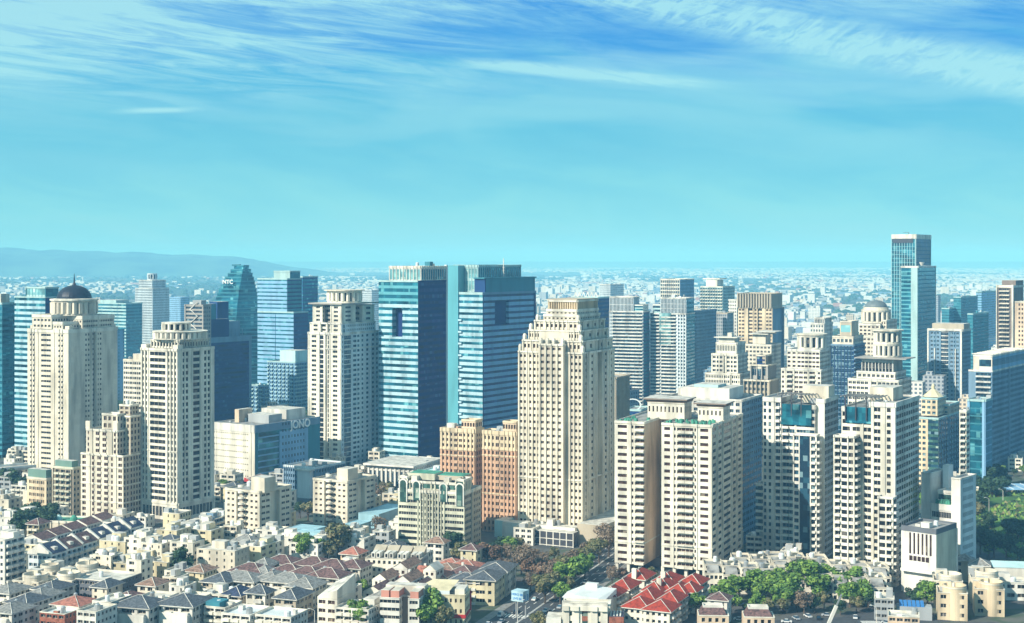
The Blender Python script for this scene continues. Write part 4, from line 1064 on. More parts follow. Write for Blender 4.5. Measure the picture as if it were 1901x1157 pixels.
for i in range(60):
    x, y = r.uniform(-.46, .46) * b.W, r.uniform(-.47, -.2) * b.D
    if f0(1194) * b.W < x < f0(1230) * b.W: continue
    q.lathe(x, y, [(r.uniform(.5, 1.1), b.h - .85), (r.uniform(.3, .8), b.h + r.uniform(.2, .9))], 'hedge' if 'hedge' in MATS else 'copper_green', 6)
b.done()
# two tall balcony slabs with glass boxes
for i, (xl, xc, xr, yb_, yt, gx0, gx1, xs, lab) in enumerate([
    (1416, 1528, 1556, 1040, 742, 1450, 1504, 1505, 'tall white balcony tower with blue glass box near its top, left one of the pair'),
    (1553, 1660, 1706, 1085, 748, 1568, 1617, 1600, 'tall cream balcony tower with teal glass box near its top, right one of the pair')]):
    b = Bld('apartment_tower', lab, 'tower', xl, xc, xr, yb=yb_, yt=yt, ang=18 + 2 * i, group='tall balcony towers with glass boxes', wall='white' if i == 0 else 'cream_light', trim='white', win='win_blue' if i == 0 else 'win', fh=3.35, wh=.58, sill=.32, ct=2.2, bal='white')
    T = b.z; f0 = lambda p: b.fx(p) / b.W
    ga, gb = b.fx(gx0) + b.W / 2, b.fx(gx1) + b.W / 2
    fp = '.o|-O|vB|-[H]|.' if i == 0 else '.i.[H]|vB|-O-o.'
    if i == 0:
        b.tier(-.5, f0(1450), -.5, .5, 0, b.h, '.[o-]|.b.', '[o.]')
        b.tier(f0(1450), f0(1512), -.47, .5, 0, b.h - 3, '|BH|.[H]', '[o.]', fholes=[(0, ga * 0 + (f0(1506) - f0(1450)) * b.W, T(792), T(753), .8, 'glass_teal')])
        b.tier(f0(1512), .5, -.4, .5, 0, b.h, '=', '.[O.]', ct=2, rst=dict(wall='grey', win='win'))  # grey right wall paints in the shade of that side
        b.tier(f0(1476), f0(1520), -.62, -.47, 0, T(806), '|O.gg.b|', '[b]', fh=3.35, span='win_blue', ct=1)
        b.tier(-.68, -.5, -.3, .3, 0, T(910), '[gb]', '[o]', ct=1, wall='blue_grey')
    else:
        b.tier(f0(1617), .5, -.5, .5, 0, b.h, '.|O-|.o-', 'P.O.[H.]O.', rst=dict(wall='white', win='win'))
        b.tier(f0(1560), f0(1617), -.46, .5, 0, b.h - 3, '.[H-]|H.', '[o.]', fholes=[((f0(1569) - f0(1560)) * b.W, (f0(1617) - f0(1560)) * b.W, T(790), T(756), .8, 'glass_teal')])
        b.tier(-.5, f0(1592), -.6, -.46, 0, T(812), '|b.g|O|', '[b]', ct=1)
        b.tier(f0(1636), .54, -.62, -.5, 0, T(920), '|g.b|', '[b]', ct=1)
    for k in range(3):
        q = b.part('pergola'); xa = f0(gx0) * b.W + k * 5; [q.box(xa - 2 + jj * 1.8, xa - 1.6 + jj * 1.8, -.5 * b.D, -.12 * b.D, b.h + 1.5, b.h + 2.0, 'stone_grey') for jj in range(5)]; q.box(xa, xa + .5, -.5 * b.D, -.5 * b.D + .5, b.h - 9, b.h + 2.5, 'dark_metal')
    b.pent(f0(gx0) + .25, f0(gx1) + .2, -.1, .3, b.h - 3, T(yt - 21), 'cream', 'penthouse'); b.clutter(b.h - 3, 4, -.3, .3); b.done()
# U shaped white block
b = Bld('office_building', 'white U shaped block with two tall end walls and a roof garden between them, by the park', 'office building', 1710, 1783, 1812, yb=1074, yt=958, ang=40, wall='white', trim='white', win='win', fh=5.2, wh=.55, sill=.3)
T = b.z; f0 = lambda p: b.fx(p) / b.W
b.tier(f0(1727), f0(1767), -.48, .48, 0, T(940), '.[i].', '[o]', ct=3)
b.tier(-.5, f0(1726), -.5, .5, 0, T(884), '#', '#', ct=.6); b.tier(f0(1766), .5 , -.5, .5, 0, T(888), '=', '=[i.]=', ct=.6, fh=4, rst=dict(wall='white_cool', win='win_blue'))
b.tier(f0(1735), f0(1761), -.3, .3, T(940), T(916), '.K.', '[=]', fh=20, win='glass_green', span='white', roofm='white_metal'); b.pent(f0(1729), f0(1740), .2, .5, T(940), T(874), 'white_cool', 'stair_tower')
q = b.part('roof_planting'); r = random.Random(4)
for i in range(30): q.lathe(r.uniform(f0(1736), f0(1760)) * b.W, -.42 * b.D + r.uniform(-1, 2), [(.9, T(940)), (.5, T(940) + r.uniform(1, 2.2))], 'copper_green', 6)
b.done()
b = Bld('office_building', 'plain white block with few rows of slit windows, in front of the U shaped block', 'office building', 1673, 1738, 1776, yb=1108, yt=983, ang=40, wall='white', trim='grey_dark', win='win_brown', fh=5, wh=.7, sill=.15, capd=.05)
T = b.z; f0 = lambda p: b.fx(p) / b.W
b.tier(-.5, .5, -.5, .5, 0, b.h, '[=]', '#=', ct=2.4, rst=dict(wall='green_cream'))
for j, (py, hh) in enumerate([(1005, 3.2), (1018, 3.2), (1031, 3.2), (1044, 2.2)]):
    for i in range(6 if j < 3 else 5):
        q = b.part('window'); x = f0(1688 + i * 7.6) * b.W; q.box(x, x + (.9 if j < 3 else 1.6), -b.D / 2 - .06, -b.D / 2 - .01, T(py + 3), T(py + 3) + hh, 'win_brown')
q = b.part('edge_strip'); q.box(b.W / 2 - .3, b.W / 2 + .5, b.D / 2 - 1.2, b.D / 2 + .1, 0, b.h - 2.5, 'white')
q = b.part('porch'); q.box(-.45 * b.W, .45 * b.W, -.62 * b.D, -.505 * b.D, 10, 11.2, 'white'); b.clutter(b.h - .9, 3); b.done()
# ---------------------------------------------------------------- low houses in the foreground
ORD = ['first', 'second', 'third', 'fourth', 'fifth', 'sixth', 'seventh', 'eighth', 'ninth', 'tenth', 'eleventh', 'twelfth', 'thirteenth', 'fourteenth', 'fifteenth', 'sixteenth', 'seventeenth', 'eighteenth', 'nineteenth']
ORD += ['twentieth'] + ['twenty-' + q for q in ORD[:9]] + ['thirtieth'] + ['thirty-' + q for q in ORD[:9]] + ['fortieth'] + ['forty-' + q for q in ORD[:9]] + ['fiftieth'] + ['fifty-' + q for q in ORD[:9]] + ['sixtieth'] + ['sixty-' + q for q in ORD[:9]]
def tree_mat(name, c1_, c2_, c3_):
    m = bpy.data.materials.new(name); m.use_nodes = True
    t = m.node_tree; b = t.nodes['Principled BSDF']
    b.inputs['Roughness'].default_value = .75
    g = t.nodes.new('ShaderNodeNewGeometry')
    d = t.nodes.new('ShaderNodeVectorMath'); d.operation = 'SCALE'; d.inputs['Scale'].default_value = .45
    t.links.new(g.outputs['Position'], d.inputs[0])
    n = t.nodes.new('ShaderNodeTexNoise'); n.inputs['Scale'].default_value = 1; n.inputs['Detail'].default_value = 4
    t.links.new(d.outputs[0], n.inputs['Vector'])
    r = t.nodes.new('ShaderNodeValToRGB'); ramp(r, [(.35, c1_), (.5, c2_), (.66, c3_)])
    t.links.new(n.outputs['Fac'], r.inputs[0]); t.links.new(r.outputs[0], b.inputs['Base Color'])
    MATS[name] = m
tree_mat('leaf_green', (.04, .10, .015), (.10, .20, .025), (.22, .33, .05))
tree_mat('leaf_dark', (.012, .035, .014), (.022, .06, .022), (.04, .09, .03))
tree_mat('leaf_olive', (.07, .085, .03), (.14, .14, .055), (.24, .20, .10))
tree_mat('leaf_brown', (.10, .07, .045), (.18, .13, .085), (.28, .21, .15))
tree_mat('leaf_rust', (.08, .045, .03), (.14, .08, .045), (.21, .13, .08))
tree_mat('hedge', (.02, .05, .015), (.04, .09, .02), (.08, .13, .03))
mat('bark', (.10, .075, .055), vary=.3, scale=1)

def hou(name, label, ex, ey, Wd, Dp, ht, ang=20, group=None, cat='house', **st):
    """near (right front) corner of the eaves at photo point ex, ey; the house is ht metres tall to the eaves"""
    Y = F * (H - ht) / (ey - YH)
    b = Bld(name, label, cat, ang=ang, group=group, corner=((ex - CX) * Y / F, Y), size=(Wd, Dp), ht=ht, **{**dict(fh=3.2, ct=.3, capd=.15, wh=.45, sill=.35), **st})
    return b
def hip(b, rm='slate', rise=2.8, ov=.9, ridge=None, z=None, x0=None, x1=None, y0=None, y1=None, name='hip_roof', cap='white'):
    W_, D_ = b.W / 2 + ov, b.D / 2 + ov
    x0 = -W_ if x0 is None else x0; x1 = W_ if x1 is None else x1; y0 = -D_ if y0 is None else y0; y1 = D_ if y1 is None else y1
    z = b.h if z is None else z
    q = b.part(name)
    mx, my = (x0 + x1) / 2, (y0 + y1) / 2
    w, d = (x1 - x0) / 2, (y1 - y0) / 2
    if w >= d: rx, ry = (w - d) if ridge is None else ridge, 0
    else: rx, ry = 0, (d - w) if ridge is None else ridge
    A, B_, C_, D2 = (x0, y0, z), (x1, y0, z), (x1, y1, z), (x0, y1, z)
    t = z + rise
    if ry == 0:
        R1, R2 = (mx - rx, my, t), (mx + rx, my, t)
        fs = [[A, B_, R2, R1], [B_, C_, R2], [C_, D2, R1, R2], [D2, A, R1]]
        hips = [(A, R1), (B_, R2), (C_, R2), (D2, R1)]
    else:
        R1, R2 = (mx, my - ry, t), (mx, my + ry, t)
        fs = [[A, B_, R1], [B_, C_, R2, R1], [C_, D2, R2], [D2, A, R1, R2]]
        hips = [(A, R1), (B_, R1), (C_, R2), (D2, R2)]
    for f in fs: q.poly(f, rm)
    q.poly([A, D2, C_, B_], cap)
    # fascia
    q.box(x0, x1, y0, y1, z - .35, z - .01, cap)
    k = b.part('ridge_cap')
    for p0, p1 in hips[:2] + ([(R1, R2)] if R1 != R2 else []):
        v0, v1 = Vector(p0) + Vector((0, 0, .05)), Vector(p1) + Vector((0, 0, .05)); d_ = (v1 - v0).normalized(); sd = d_.cross(Vector((0, 0, 1))).normalized() * .16; up = Vector((0, 0, .14))
        k.poly([tuple(v0 - sd), tuple(v0 + up), tuple(v1 + up), tuple(v1 - sd)], 'roof_light'); k.poly([tuple(v0 + up), tuple(v0 + sd), tuple(v1 + sd), tuple(v1 + up)], 'roof_light')
def gable(b, rm, rise=3, ov=.3, axis='y', z=None, name='gable_roof', wall=None, raised=0):
    W_, D_ = b.W / 2 + ov, b.D / 2 + ov
    z = b.h if z is None else z
    wall = wall or b.st['wall']
    q = b.part(name); t = z + rise
    if axis == 'y':      # ridge runs front to back
        q.poly([(W_, -D_, z), (W_, D_, z), (0, D_, t), (0, -D_, t)], rm); q.poly([(-W_, D_, z), (-W_, -D_, z), (0, -D_, t), (0, D_, t)], rm)
        g = b.part('gable_wall')
        for yy in (-b.D / 2, b.D / 2 - .4):
            g.v += [(-b.W / 2, yy, z), (b.W / 2, yy, z), (0, yy, t - .1), (-b.W / 2, yy + .4, z), (b.W / 2, yy + .4, z), (0, yy + .4, t - .1)]; n = len(g.v) - 6; mi = g.mi(wall)
            for f in ((0, 1, 2), (5, 4, 3), (0, 3, 4, 1), (1, 4, 5, 2), (2, 5, 3, 0)): g.f.append(tuple(n + i for i in f)); g.m.append(mi)
    else:
        q.poly([(-W_, -D_, z), (W_, -D_, z), (W_, 0, t), (-W_, 0, t)], rm); q.poly([(W_, D_, z), (-W_, D_, z), (-W_, 0, t), (W_, 0, t)], rm)
        g = b.part('gable_wall'); r_ = raised
        for xx in (-b.W / 2 - (.2 if r_ else 0), b.W / 2 - .4):
            pr = [(-D_ + .1, z - .2), (D_ - .1, z - .2), (D_ - .1, z + r_), (0, t + r_ * .8 - .1), (-D_ + .1, z + r_)]
            n = len(g.v); g.v += [(xx, y, zz) for y, zz in pr] + [(xx + .6, y, zz) for y, zz in pr]; mi = g.mi(wall)
            g.f.append(tuple(n + i for i in range(5))); g.m.append(mi); g.f.append(tuple(n + 9 - i for i in range(5))); g.m.append(mi)
            for i in range(5):
                j = (i + 1) % 5; g.f.append((n + i, n + j, n + 5 + j, n + 5 + i)); g.m.append(mi)
def lerp(a, b_, t): return a + (b_ - a) * t
def rowof(n, p0, p1): return [(lerp(p0[0], p1[0], i / max(1, n - 1)), lerp(p0[1], p1[1], i / max(1, n - 1))) for i in range(n)]
RH = random.Random(21)
def villa(label, ex, ey, Wd, Dp, ht, rm, wall='cream', ang=20, group=None, rise=2.9, wing=True, name='hip_roofed_house', bal=True):
    b = hou(name, label, ex, ey, Wd, Dp, ht, ang, group, wall=wall, trim='cream_light', win='win', bal='white')
    b.tier(-.5, .5, -.5, .5, 0, ht, '.[O-B]-' if bal else '.[O-o]-', '-[o-O-]', parapet=0, roofm='concrete')
    hip(b, rm, rise)
    if wing:
        q = b.part('terrace'); q.box(-.3 * b.W, .45 * b.W, -b.D / 2 - 2.6, -b.D / 2 - .02, 0, ht - 3.3, wall, 'roof_light')
        q.box(-.3 * b.W, .45 * b.W, -b.D / 2 - 2.6, -b.D / 2 - 2.4, ht - 3.29, ht - 2.4, 'white')
    if RH.random() < .6:
        q = b.part('water_tank'); x, y = -.3 * b.W, .42 * b.D; q.lathe(x, y, [(.8, ht - 1), (.8, ht + 1.8), (.3, ht + 2.2)], 'steel', 10)
    b.done()
def flat(label, ex, ey, Wd, Dp, ht, wall='cream', ang=20, fp='-[O-]', rp='-[o-]', group=None, roofm='roof_light', name='flat_roofed_house', hut=True, shed=None, cat='house', n=3, **st):
    b = hou(name, label, ex, ey, Wd, Dp, ht, ang, group, cat=cat, wall=wall, **{**dict(trim='cream_light', win='win'), **st})
    b.tier(-.5, .5, -.5, .5, 0, ht, fp, rp, roofm=roofm)
    if hut:
        x = RH.choice([-.3, -.1, .1]); b.pent(x, x + .34, 0, .4, ht - .9, ht + 2.4, wall, 'stair_hut')
    if shed: b.pent(-.45, .2, -.45, .1, ht - .88, ht + 1.6, shed, 'roof_shed', shed)
    b.clutter(ht - .89, n, seed=int(ex)); b.done()
    return b
# rows of slate and maroon hip roofed villas, centre left
for i, (x, y) in enumerate([(541, 1049), (601, 1052), (638, 1057), (668, 1056)]):
    villa(f'maroon hip roofed cream house, {ORD[i]} from the left in the back row of dark roofs', x, y, 16 if i != 3 else 13, 13, 9.5, 'maroon_tile', 'cream_light', group='maroon hip roofed houses')
for i, (x, y) in enumerate([(483, 1064), (554, 1067), (590, 1071), (628, 1074)]):
    villa(f'maroon hip roofed cream house, {ORD[i]} from the left in the middle row of dark roofs', x, y, 16, 13, 9.5, 'maroon_tile', 'cream_light', group='maroon hip roofed houses')
villa('small grey hip roofed turret house between two maroon roofs of the back row', 497, 1052, 8, 10, 10, 'slate_light', 'cream', wing=False); villa('small pyramid roofed house between the maroon roofs of the middle row', 498, 1066, 8, 9, 9.2, 'slate_light', 'cream', wing=False)
for i, (x, y, w) in enumerate([(470, 1081, 20), (514, 1079, 11), (557, 1084, 18), (579, 1092, 13)]):
    villa(f'light grey hip roofed cream house, {ORD[i]} from the left in the row below the maroon roofs', x, y, w, 14, 9.5, 'slate_light', 'cream_light', group='light grey hip roofed houses')
villa('dark slate roofed house at the left end of the light grey hip roofed row', 418, 1083, 12, 16, 9.5, 'slate', 'stone')
villa('small pyramid slate roof house on a tall cream tower wall, left of the round balcony house', 492, 1103, 9, 8, 11, 'slate', 'cream_light', wing=False); villa('dark slate roofed house above the low white flat roof at bottom centre', 549, 1113, 10, 15, 10, 'slate', 'stone')
villa('dark teal roofed house beside a white flat roof at bottom left centre', 446, 1107, 9, 12, 8.5, 'navy_tile', 'stone', wing=False)
# bottom left slate villas
for i, (x, y, w, d) in enumerate([(276, 1130, 17, 15), (357, 1127, 17, 17)]):
    villa(f'large slate roofed house with white balconies at the bottom, {ORD[i]} from the left of the two', x, y, w, d, 10, 'slate', 'white', ang=17, group='large slate roofed houses', rise=3.2)
for i, (x, y) in enumerate([(17, 1102), (50, 1122), (22, 1139), (99, 1097), (78, 1111)]):
    villa(['blue slate roofed white house at the left edge below the round walled houses', 'blue slate roofed white house, middle one of the left edge group', 'blue slate roofed white house lowest in the left edge group', 'blue slate roofed house right under the cylinder walled house, largest of its cluster', 'small blue slate roofed house between the left edge group and the salmon roof'][i], x, y, 11, 14, 9, 'slate' if i % 2 else 'slate_light', 'white', ang=22, rise=2.6, wing=i < 3, group='blue slate roofed houses at the left edge')
villa('salmon and maroon hip roofed white house in the bottom left', 146, 1126, 13, 13, 9.5, 'salmon_tile', 'white', ang=20, rise=2.6)
# salmon, pink and rust roofed cluster, centre
cl = [(756, 1056, 7, 16, 11, 'brown_tile', 'tall cream gabled house with a brown roof, backmost of the pink cluster', 'y'), (793, 1066, 6, 10, 9, 'salmon_tile', 'small salmon roofed house beside the tall white chimney wall', 'x'),
      (718, 1077, 7, 13, 10, 'brown_tile', 'cream gabled house with a rust roof at the left end of the pink cluster', 'y'), (761, 1081, 7, 15, 12, 'brown_tile', 'tall narrow cream house with twin gable walls and a brown roof', 'y'),
      (809, 1060, 6, 9, 13, 'white', 'tall white curved chimney wall house in the middle of the pink cluster', 'y'), (826, 1072, 13, 12, 9, 'salmon_tile', 'pink hip roofed house right of the tall white chimney wall', 'h'),
      (845, 1063, 13, 14, 9, 'brown_tile', 'brown hip roofed house behind the pink one', 'h'), (876, 1067, 12, 14, 9, 'maroon_tile', 'maroon hip roofed house right of the brown one', 'h'),
      (852, 1052, 12, 12, 8.5, 'salmon_tile', 'pink roofed house in the back row left of the rust coloured trees', 'h'), (882, 1056, 14, 12, 8.5, 'salmon_tile', 'pink roofed house in the back row nearest the rust coloured trees', 'h'),
      (790, 1080, 8, 12, 8, 'salmon_tile', 'small house with a pointed gable and pink roof, centre of the pink cluster', 'y'), (735, 1084, 8, 9, 7, 'salmon_tile', 'low pink roofed house left of the twin gabled house', 'x'), (790, 1092, 7, 10, 9, 'maroon_tile', 'white walled house with a dark sloping roof above the long yellow building', 'y'), (710, 1101, 9, 14, 9.5, 'maroon_tile', 'cream house with a rust roof behind the sloped wall house', 'y')]
for i, (x, y, w, d, h_, rm, lab, kind) in enumerate(cl):
    b = hou('gabled_house' if kind != 'h' else 'hip_roofed_house', lab, x, y, w, d, h_, 20, 'houses of the pink roofed cluster', wall='cream_light' if i % 3 else 'white', trim='white', win='win_brown')
    b.tier(-.5, .5, -.5, .5, 0, h_, '-[o-]', '-[O-]', parapet=0, roofm='concrete')
    if kind == 'h': hip(b, rm, 2.6)
    else: gable(b, rm, 2.6, axis=kind)
    if i % 2: q = b.part('chimney'); q.box(-.2 * w, -.2 * w + 1, .1 * d, .1 * d + 1, h_ , h_ + 3.2, 'white')
    b.done()
# red hip roofed houses
red = [(1167, 1094, 8.5, 14), (1143, 1108, 7, 12), (1196, 1076, 9, 14), (1203, 1131, 11, 13), (1213, 1113, 8, 13), (1243, 1136, 11, 13), (1256, 1118, 8, 13), (1271, 1103, 8, 13), (1243, 1095, 9, 13), (1250, 1082, 9, 13), (1298, 1086, 9, 13), (1290, 1100, 7, 10), (1226, 1099, 8, 12)]
rl = ['red hip roofed house second from the road, behind the white hall roof', 'red hip roofed house touching the right edge of the big white hall roof', 'red hip roofed house backmost at the foot of the big cream apartment block', 'red hip roofed house at the front end of the left double row, nearest the camera', 'red hip roofed house second from the front in the left double row', 'red hip roofed house at the front end of the right row, lowest of all red roofs', 'red hip roofed house second from the front in the right row', 'red hip roofed house third from the front in the right row',
      'red hip roofed house in the back half of the left double row with a cream chimney', 'red hip roofed house at the back of the left double row', 'red hip roofed house rightmost, beside the long cream terraces', 'small red hip roofed annex wedged between the two rightmost red roofs', 'red hip roofed house in the middle of the left double row']
for i, (x, y, w, d) in enumerate(red):
    b = hou('red_roofed_house', rl[i], x, y, w, d, 9, 24, 'red hip roofed houses', wall='cream_light', trim='white', win='win', bal='white')
    b.tier(-.5, .5, -.5, .5, 0, 9, '-[o-]', '-[b-]', parapet=0, roofm='concrete', rst=dict(wall='stone')); hip(b, 'red_tile', 3.3, ov=1.0)
    if i in (2, 8, 9): q = b.part('chimney'); q.box(-1, 1, -.5 * b.D - 1, -.5 * b.D + .6, 8, 13.5, 'cream_light')
    b.done()
# gabled terraces with white party walls (left)
for i, (x, y) in enumerate(rowof(6, (95, 1030), (243, 981))):
    b = hou('row_house', f'white gabled row house with a {["navy", "maroon", "rust", "navy", "navy", "maroon"][i]} roof, {ORD[i]} from the left in the slanting row at left', x, y, 13, 11.5, 11, 20, 'gabled row houses of the slanting row', wall='white_cool', trim='white', win='win_blue', bal='white')
    b.tier(-.5, .5, -.5, .5, 0, 11, '.[O.]', '.[B.]', parapet=0, roofm='concrete'); gable(b, ['navy_tile', 'maroon_tile', 'maroon_tile', 'navy_tile', 'navy_tile', 'navy_tile'][i], 4.2, ov=.2, axis='y')
    q = b.part('party_wall'); 
    n = 0; q.v = [(-b.W / 2 - .2, -b.D / 2 - .5, 10.6), (b.W / 2 + .2, -b.D / 2 - .5, 10.6), (b.W / 2 + .2, -b.D / 2 - .5, 11.6), (0, -b.D / 2 - .5, 16), (-b.W / 2 - .2, -b.D / 2 - .5, 11.6)]; q.v += [(x_, y_ + 1.1, z_) for x_, y_, z_ in q.v]
    q.mi('white'); q.f = [(0, 1, 2, 3, 4), (9, 8, 7, 6, 5)] + [(k, (k + 1) % 5, (k + 1) % 5 + 5, k + 5) for k in range(5)]; q.m = [0] * 7
    q = b.part('dormer'); q.box(b.W * .2, b.W * .38, -1.3, 1.3, 11.6, 13.6, 'white', 'roof_light'); b.done()
for i, (x, y) in enumerate(rowof(5, (78, 1003), (190, 966))):
    b = hou('row_house', f'maroon roofed row house, {ORD[i]} from the left in the hidden row behind the slanting white row', x, y, 12, 11.5, 9, 20, 'maroon roofed back row houses', wall='white', trim='white', win='win_blue')
    b.tier(-.5, .5, -.5, .5, 0, 9, '.[O.]', '.[O.]', parapet=0, roofm='concrete'); gable(b, 'maroon_tile', 2.6, ov=.2, axis='y'); b.done()
b = flat('tall white apartment house with stacked blue balconies cut by the left edge', 9, 1002, 14, 13, 23, 'white', 22, '-[o-]', '.[B.]', name='apartment_house', trim='white', win='win_blue')
# round walled houses
def roundh(label, cx_, ey, r_, Wd, Dp, ht, wall, ang, group):
    Y = F * (H - ht) / (ey - YH)
    b = hou('round_walled_house', label, cx_ + (r_ + .3) * F / Y, ey + 2, Wd, Dp, ht - 2.5, ang, group, wall=wall, trim='cream_light', win='win')
    b.tier(-.5, .5, -.5, .5, 0, ht - 2.5, '-[O-]', '-[o-]'); q = b.part('round_parapet')
    cx, cy = 0.5 * b.W - r_ - .2, -.5 * b.D + r_ - .4
    q.lathe(cx, cy, [(r_, 0), (r_, ht), (r_ - .5, ht), (r_ - .5, ht - 1.8)], wall, 32, caps=False)
    q2 = b.part('round_terrace'); q2.lathe(cx, cy, [(r_ - .5, ht - 1.85), (.1, ht - 1.8)], 'roof_light', 24)
    q3 = b.part('parapet_band'); q3.lathe(cx, cy, [(r_ + .2, ht - .9), (r_ + .2, ht - .5)], 'cream_light', 32, caps=False)
    b.pent(-.4, .0, .1, .4, ht - 3.4, ht + .4, wall, 'stair_hut'); b.clutter(ht - 3.4, 3, -.4, .2, 0, .4, seed=int(cx_)); b.done()
for i, (x, y, r_, lab) in enumerate([(47, 1079, 5.4, 'nearest left'), (111, 1076, 5, 'nearest right'), (79, 1060, 4, 'back left'), (146, 1058, 5, 'back right')]):
    roundh(f'cream house with a big round walled roof terrace, {lab} of the four round ones at lower left', x, y, r_, 14, 14, 11, 'cream', 20, 'round walled houses at lower left')
for i, (x, y, r_, lab) in enumerate([(1765, 1078, 4.8, 'back one of the left pair at bottom right'), (1773, 1100, 4.8, 'front one of the left pair at bottom right'), (1833, 1072, 4.8, 'back one of the right pair at bottom right'), (1842, 1093, 4.8, 'front one of the right pair at bottom right')]):
    roundh(f'peach house with a ring shaped roof wall, {lab}', x, y, r_, 12, 13, 14, 'cream_warm' if i % 2 else 'cream', 14, 'ring walled houses at bottom right')
# cream flat roofed blocks, left centre
FL = [(232, 1006, 15, 12, 'cream block with small windows left of the dark red tree'), (262, 1000, 10, 14, 'cream block with a roof terrace behind the small window block'), (283, 1022, 9, 10, 'narrow cream block with stair tower beside a grey walled house'), (300, 1010, 12, 10, 'grey sided block with dark windows between two cream blocks'), (328, 985, 12, 13, 'cream block with three arched parapets, left of the wide flat one'), (358, 1008, 13, 10, 'tall plain yellow cream block with a shaded right side behind the dark red tree'), (392, 985, 17, 12, 'wide flat cream block with a banner like window strip below the white turreted tower'), (436, 1023, 21, 13, 'broad yellow cream apartment house with scattered windows above the maroon roofs'), (484, 1015, 12, 14, 'yellow cream block at the foot of the nearest ten storey block'), (262, 1040, 8, 9, 'small orange cream stair tower house in the lower left'), (240, 1046, 12, 10, 'low cream house with a green framed window wall at lower left'), (206, 1032, 10, 9, 'low cream house left of the small window block'), (312, 1044, 12, 11, 'pale grey walled house beside the dark red tree'),
      (515, 985, 13, 12, 'tall cream block with a dark vertical slot right of the nearest ten storey block'), (553, 998, 14, 12, 'white house with a pale blue metal roof strip behind the bushy green trees'), (590, 1010, 16, 12, 'white house with square windows behind the bushy green trees'), (628, 994, 12, 12, 'low white house beside the olive tree'), (676, 1000, 20, 13, 'white two storey hall with an arched window and a red sign wall'), (60, 955, 13, 12, 'cream house at the left edge below the overpass'), (20, 962, 12, 12, 'white flat roofed house at the left edge beside the dark trees'), (20, 990, 12, 10, 'low cream house in front of the white flat roofed one at the left edge')]
for i, (x, y, w, d, lab) in enumerate(FL):
    flat(lab, x, y, w, d, [12, 14, 10, 13][i % 4] if i < 12 else 10, ['yellow_cream', 'cream_light', 'yellow_cream', 'cream'][i % 4] if i < 13 else 'white', 21, fp=['=i[=i]=', '-[O=]', '=[oo=]', '-O[=i]-'][i % 4], rp=['-[O=]', '=[i=]', '-[oO=]'][i % 3], n=5, name='low_rise_block')
# white flat houses, bottom
for i, (x, y, w, d, wl_, lab) in enumerate([(308, 1112, 14, 12, 'cream_light', 'white stepped terrace house with a pergola, left one of three in a row'), (366, 1112, 14, 12, 'cream_light', 'white stepped terrace house with striped awnings, middle one of three in a row'), (424, 1105, 14, 12, 'cream_light', 'white stepped terrace house with two dark openings, right one of three in a row'), (418, 1128, 10, 13, 'white', 'white house with a teal glass roof room at the bottom'), (464, 1142, 13, 16, 'white', 'white house with a plain white flat roof at the bottom'), (540, 1146, 16, 14, 'white', 'low house with a broad white flat roof at the bottom centre'), (684, 1132, 15, 15, 'white', 'white house with sunken green roof terraces right of the sloped wall house'), (120, 1140, 12, 10, 'brick', 'brick fronted house with a slanted white roof sheet at bottom left'), (178, 1136, 9, 14, 'white', 'white block with rows of dark slanted balconies at lower left'), (206, 1118, 9, 14, 'white', 'white block with dark skylights behind the slanted balcony block'), (214, 1080, 24, 20, 'blue_grey', 'long dark blue hall with a bright roof edge at lower left'), (1660, 1112, 8, 12, 'grey', 'small grey house with a skylight beside the plain grey white block'), (1707, 1146, 12, 10, 'peach', 'pink roofed peach house at the bottom right edge of the street')]):
    flat(lab, x, y, w, d, 9 if i not in (8, 9) else 12, 'grey_dark' if i == 10 else wl_, 20 if i < 11 else 14, fp='.[B.]' if i < 7 else '.[O.]', rp='-[o-]', n=2, hut=i in (2, 6, 11), shed='teal' if i == 3 else None, name='terrace_house', roofm='white_metal' if i in (4, 5, 7) else 'roof_light')  # dark grey hall walls hold the shade of their visible side as colour
# sloped wall house
b = hou('sloped_roof_house', 'tall cream house whose roofline slopes down to the left, bottom centre', 626, 1098, 9, 17, 14, 20, None, wall='cream_light', trim='cream_light', win='win_brown')
b.tier(-.5, .5, -.5, .5, 0, 11, '.[H-]', '#', parapet=0); q = b.part('sloped_roof')
q.v = [(-b.W / 2, -b.D / 2, 11), (b.W / 2, -b.D / 2, 11), (b.W / 2, b.D / 2, 11), (-b.W / 2, b.D / 2, 11), (-b.W / 2, -b.D / 2, 11.3), (b.W / 2, -b.D / 2, 14.5), (b.W / 2, b.D / 2, 18), (-b.W / 2, b.D / 2, 14)]
q.mi('cream_light'); q.f = [(0, 1, 5, 4), (1, 2, 6, 5), (2, 3, 7, 6), (3, 0, 4, 7), (4, 5, 6, 7)]; q.m = [0] * 5; q.mi('roof_light'); q.m[4] = 1; b.done()
# pink topped apartment house and yellow commercial block
b = hou('apartment_house', 'white apartment house with pink walled roof rooms and a dark gap in its front, bottom centre', 778, 1112, 16.5, 14, 13, 12, None, cat='apartment house', wall='white', trim='white', win='win', bal='white')
b.tier(-.5, .0, -.5, .5, 0, 13, 'iOO', '-[o-]'); b.tier(.22, .5, -.5, .5, 0, 13, '.iO.', '-[o-]'); b.tier(.0, .22, -.2, .5, 0, 13, '[=]', '=', wall='taupe')
for (x0, x1) in ((-.48, -.28), (-.24, -.02), (.26, .47)): b.pent(x0, x1, -.44, .1, 12.1, 15.6, 'pink', 'roof_room', 'cream_light')
b.pent(-.5, .5, .1, .5, 12.1, 16.2, 'cream_light', 'roof_room'); b.done()
b = hou('commercial_building', 'long yellow cream commercial building with a red sign strip along its ground floor, bottom centre', 863, 1105, 22, 15, 13, 8, None, cat='shop building', wall='yellow_cream', trim='yellow_cream', win='win_brown', fh=4.2, wh=.4, sill=.3)
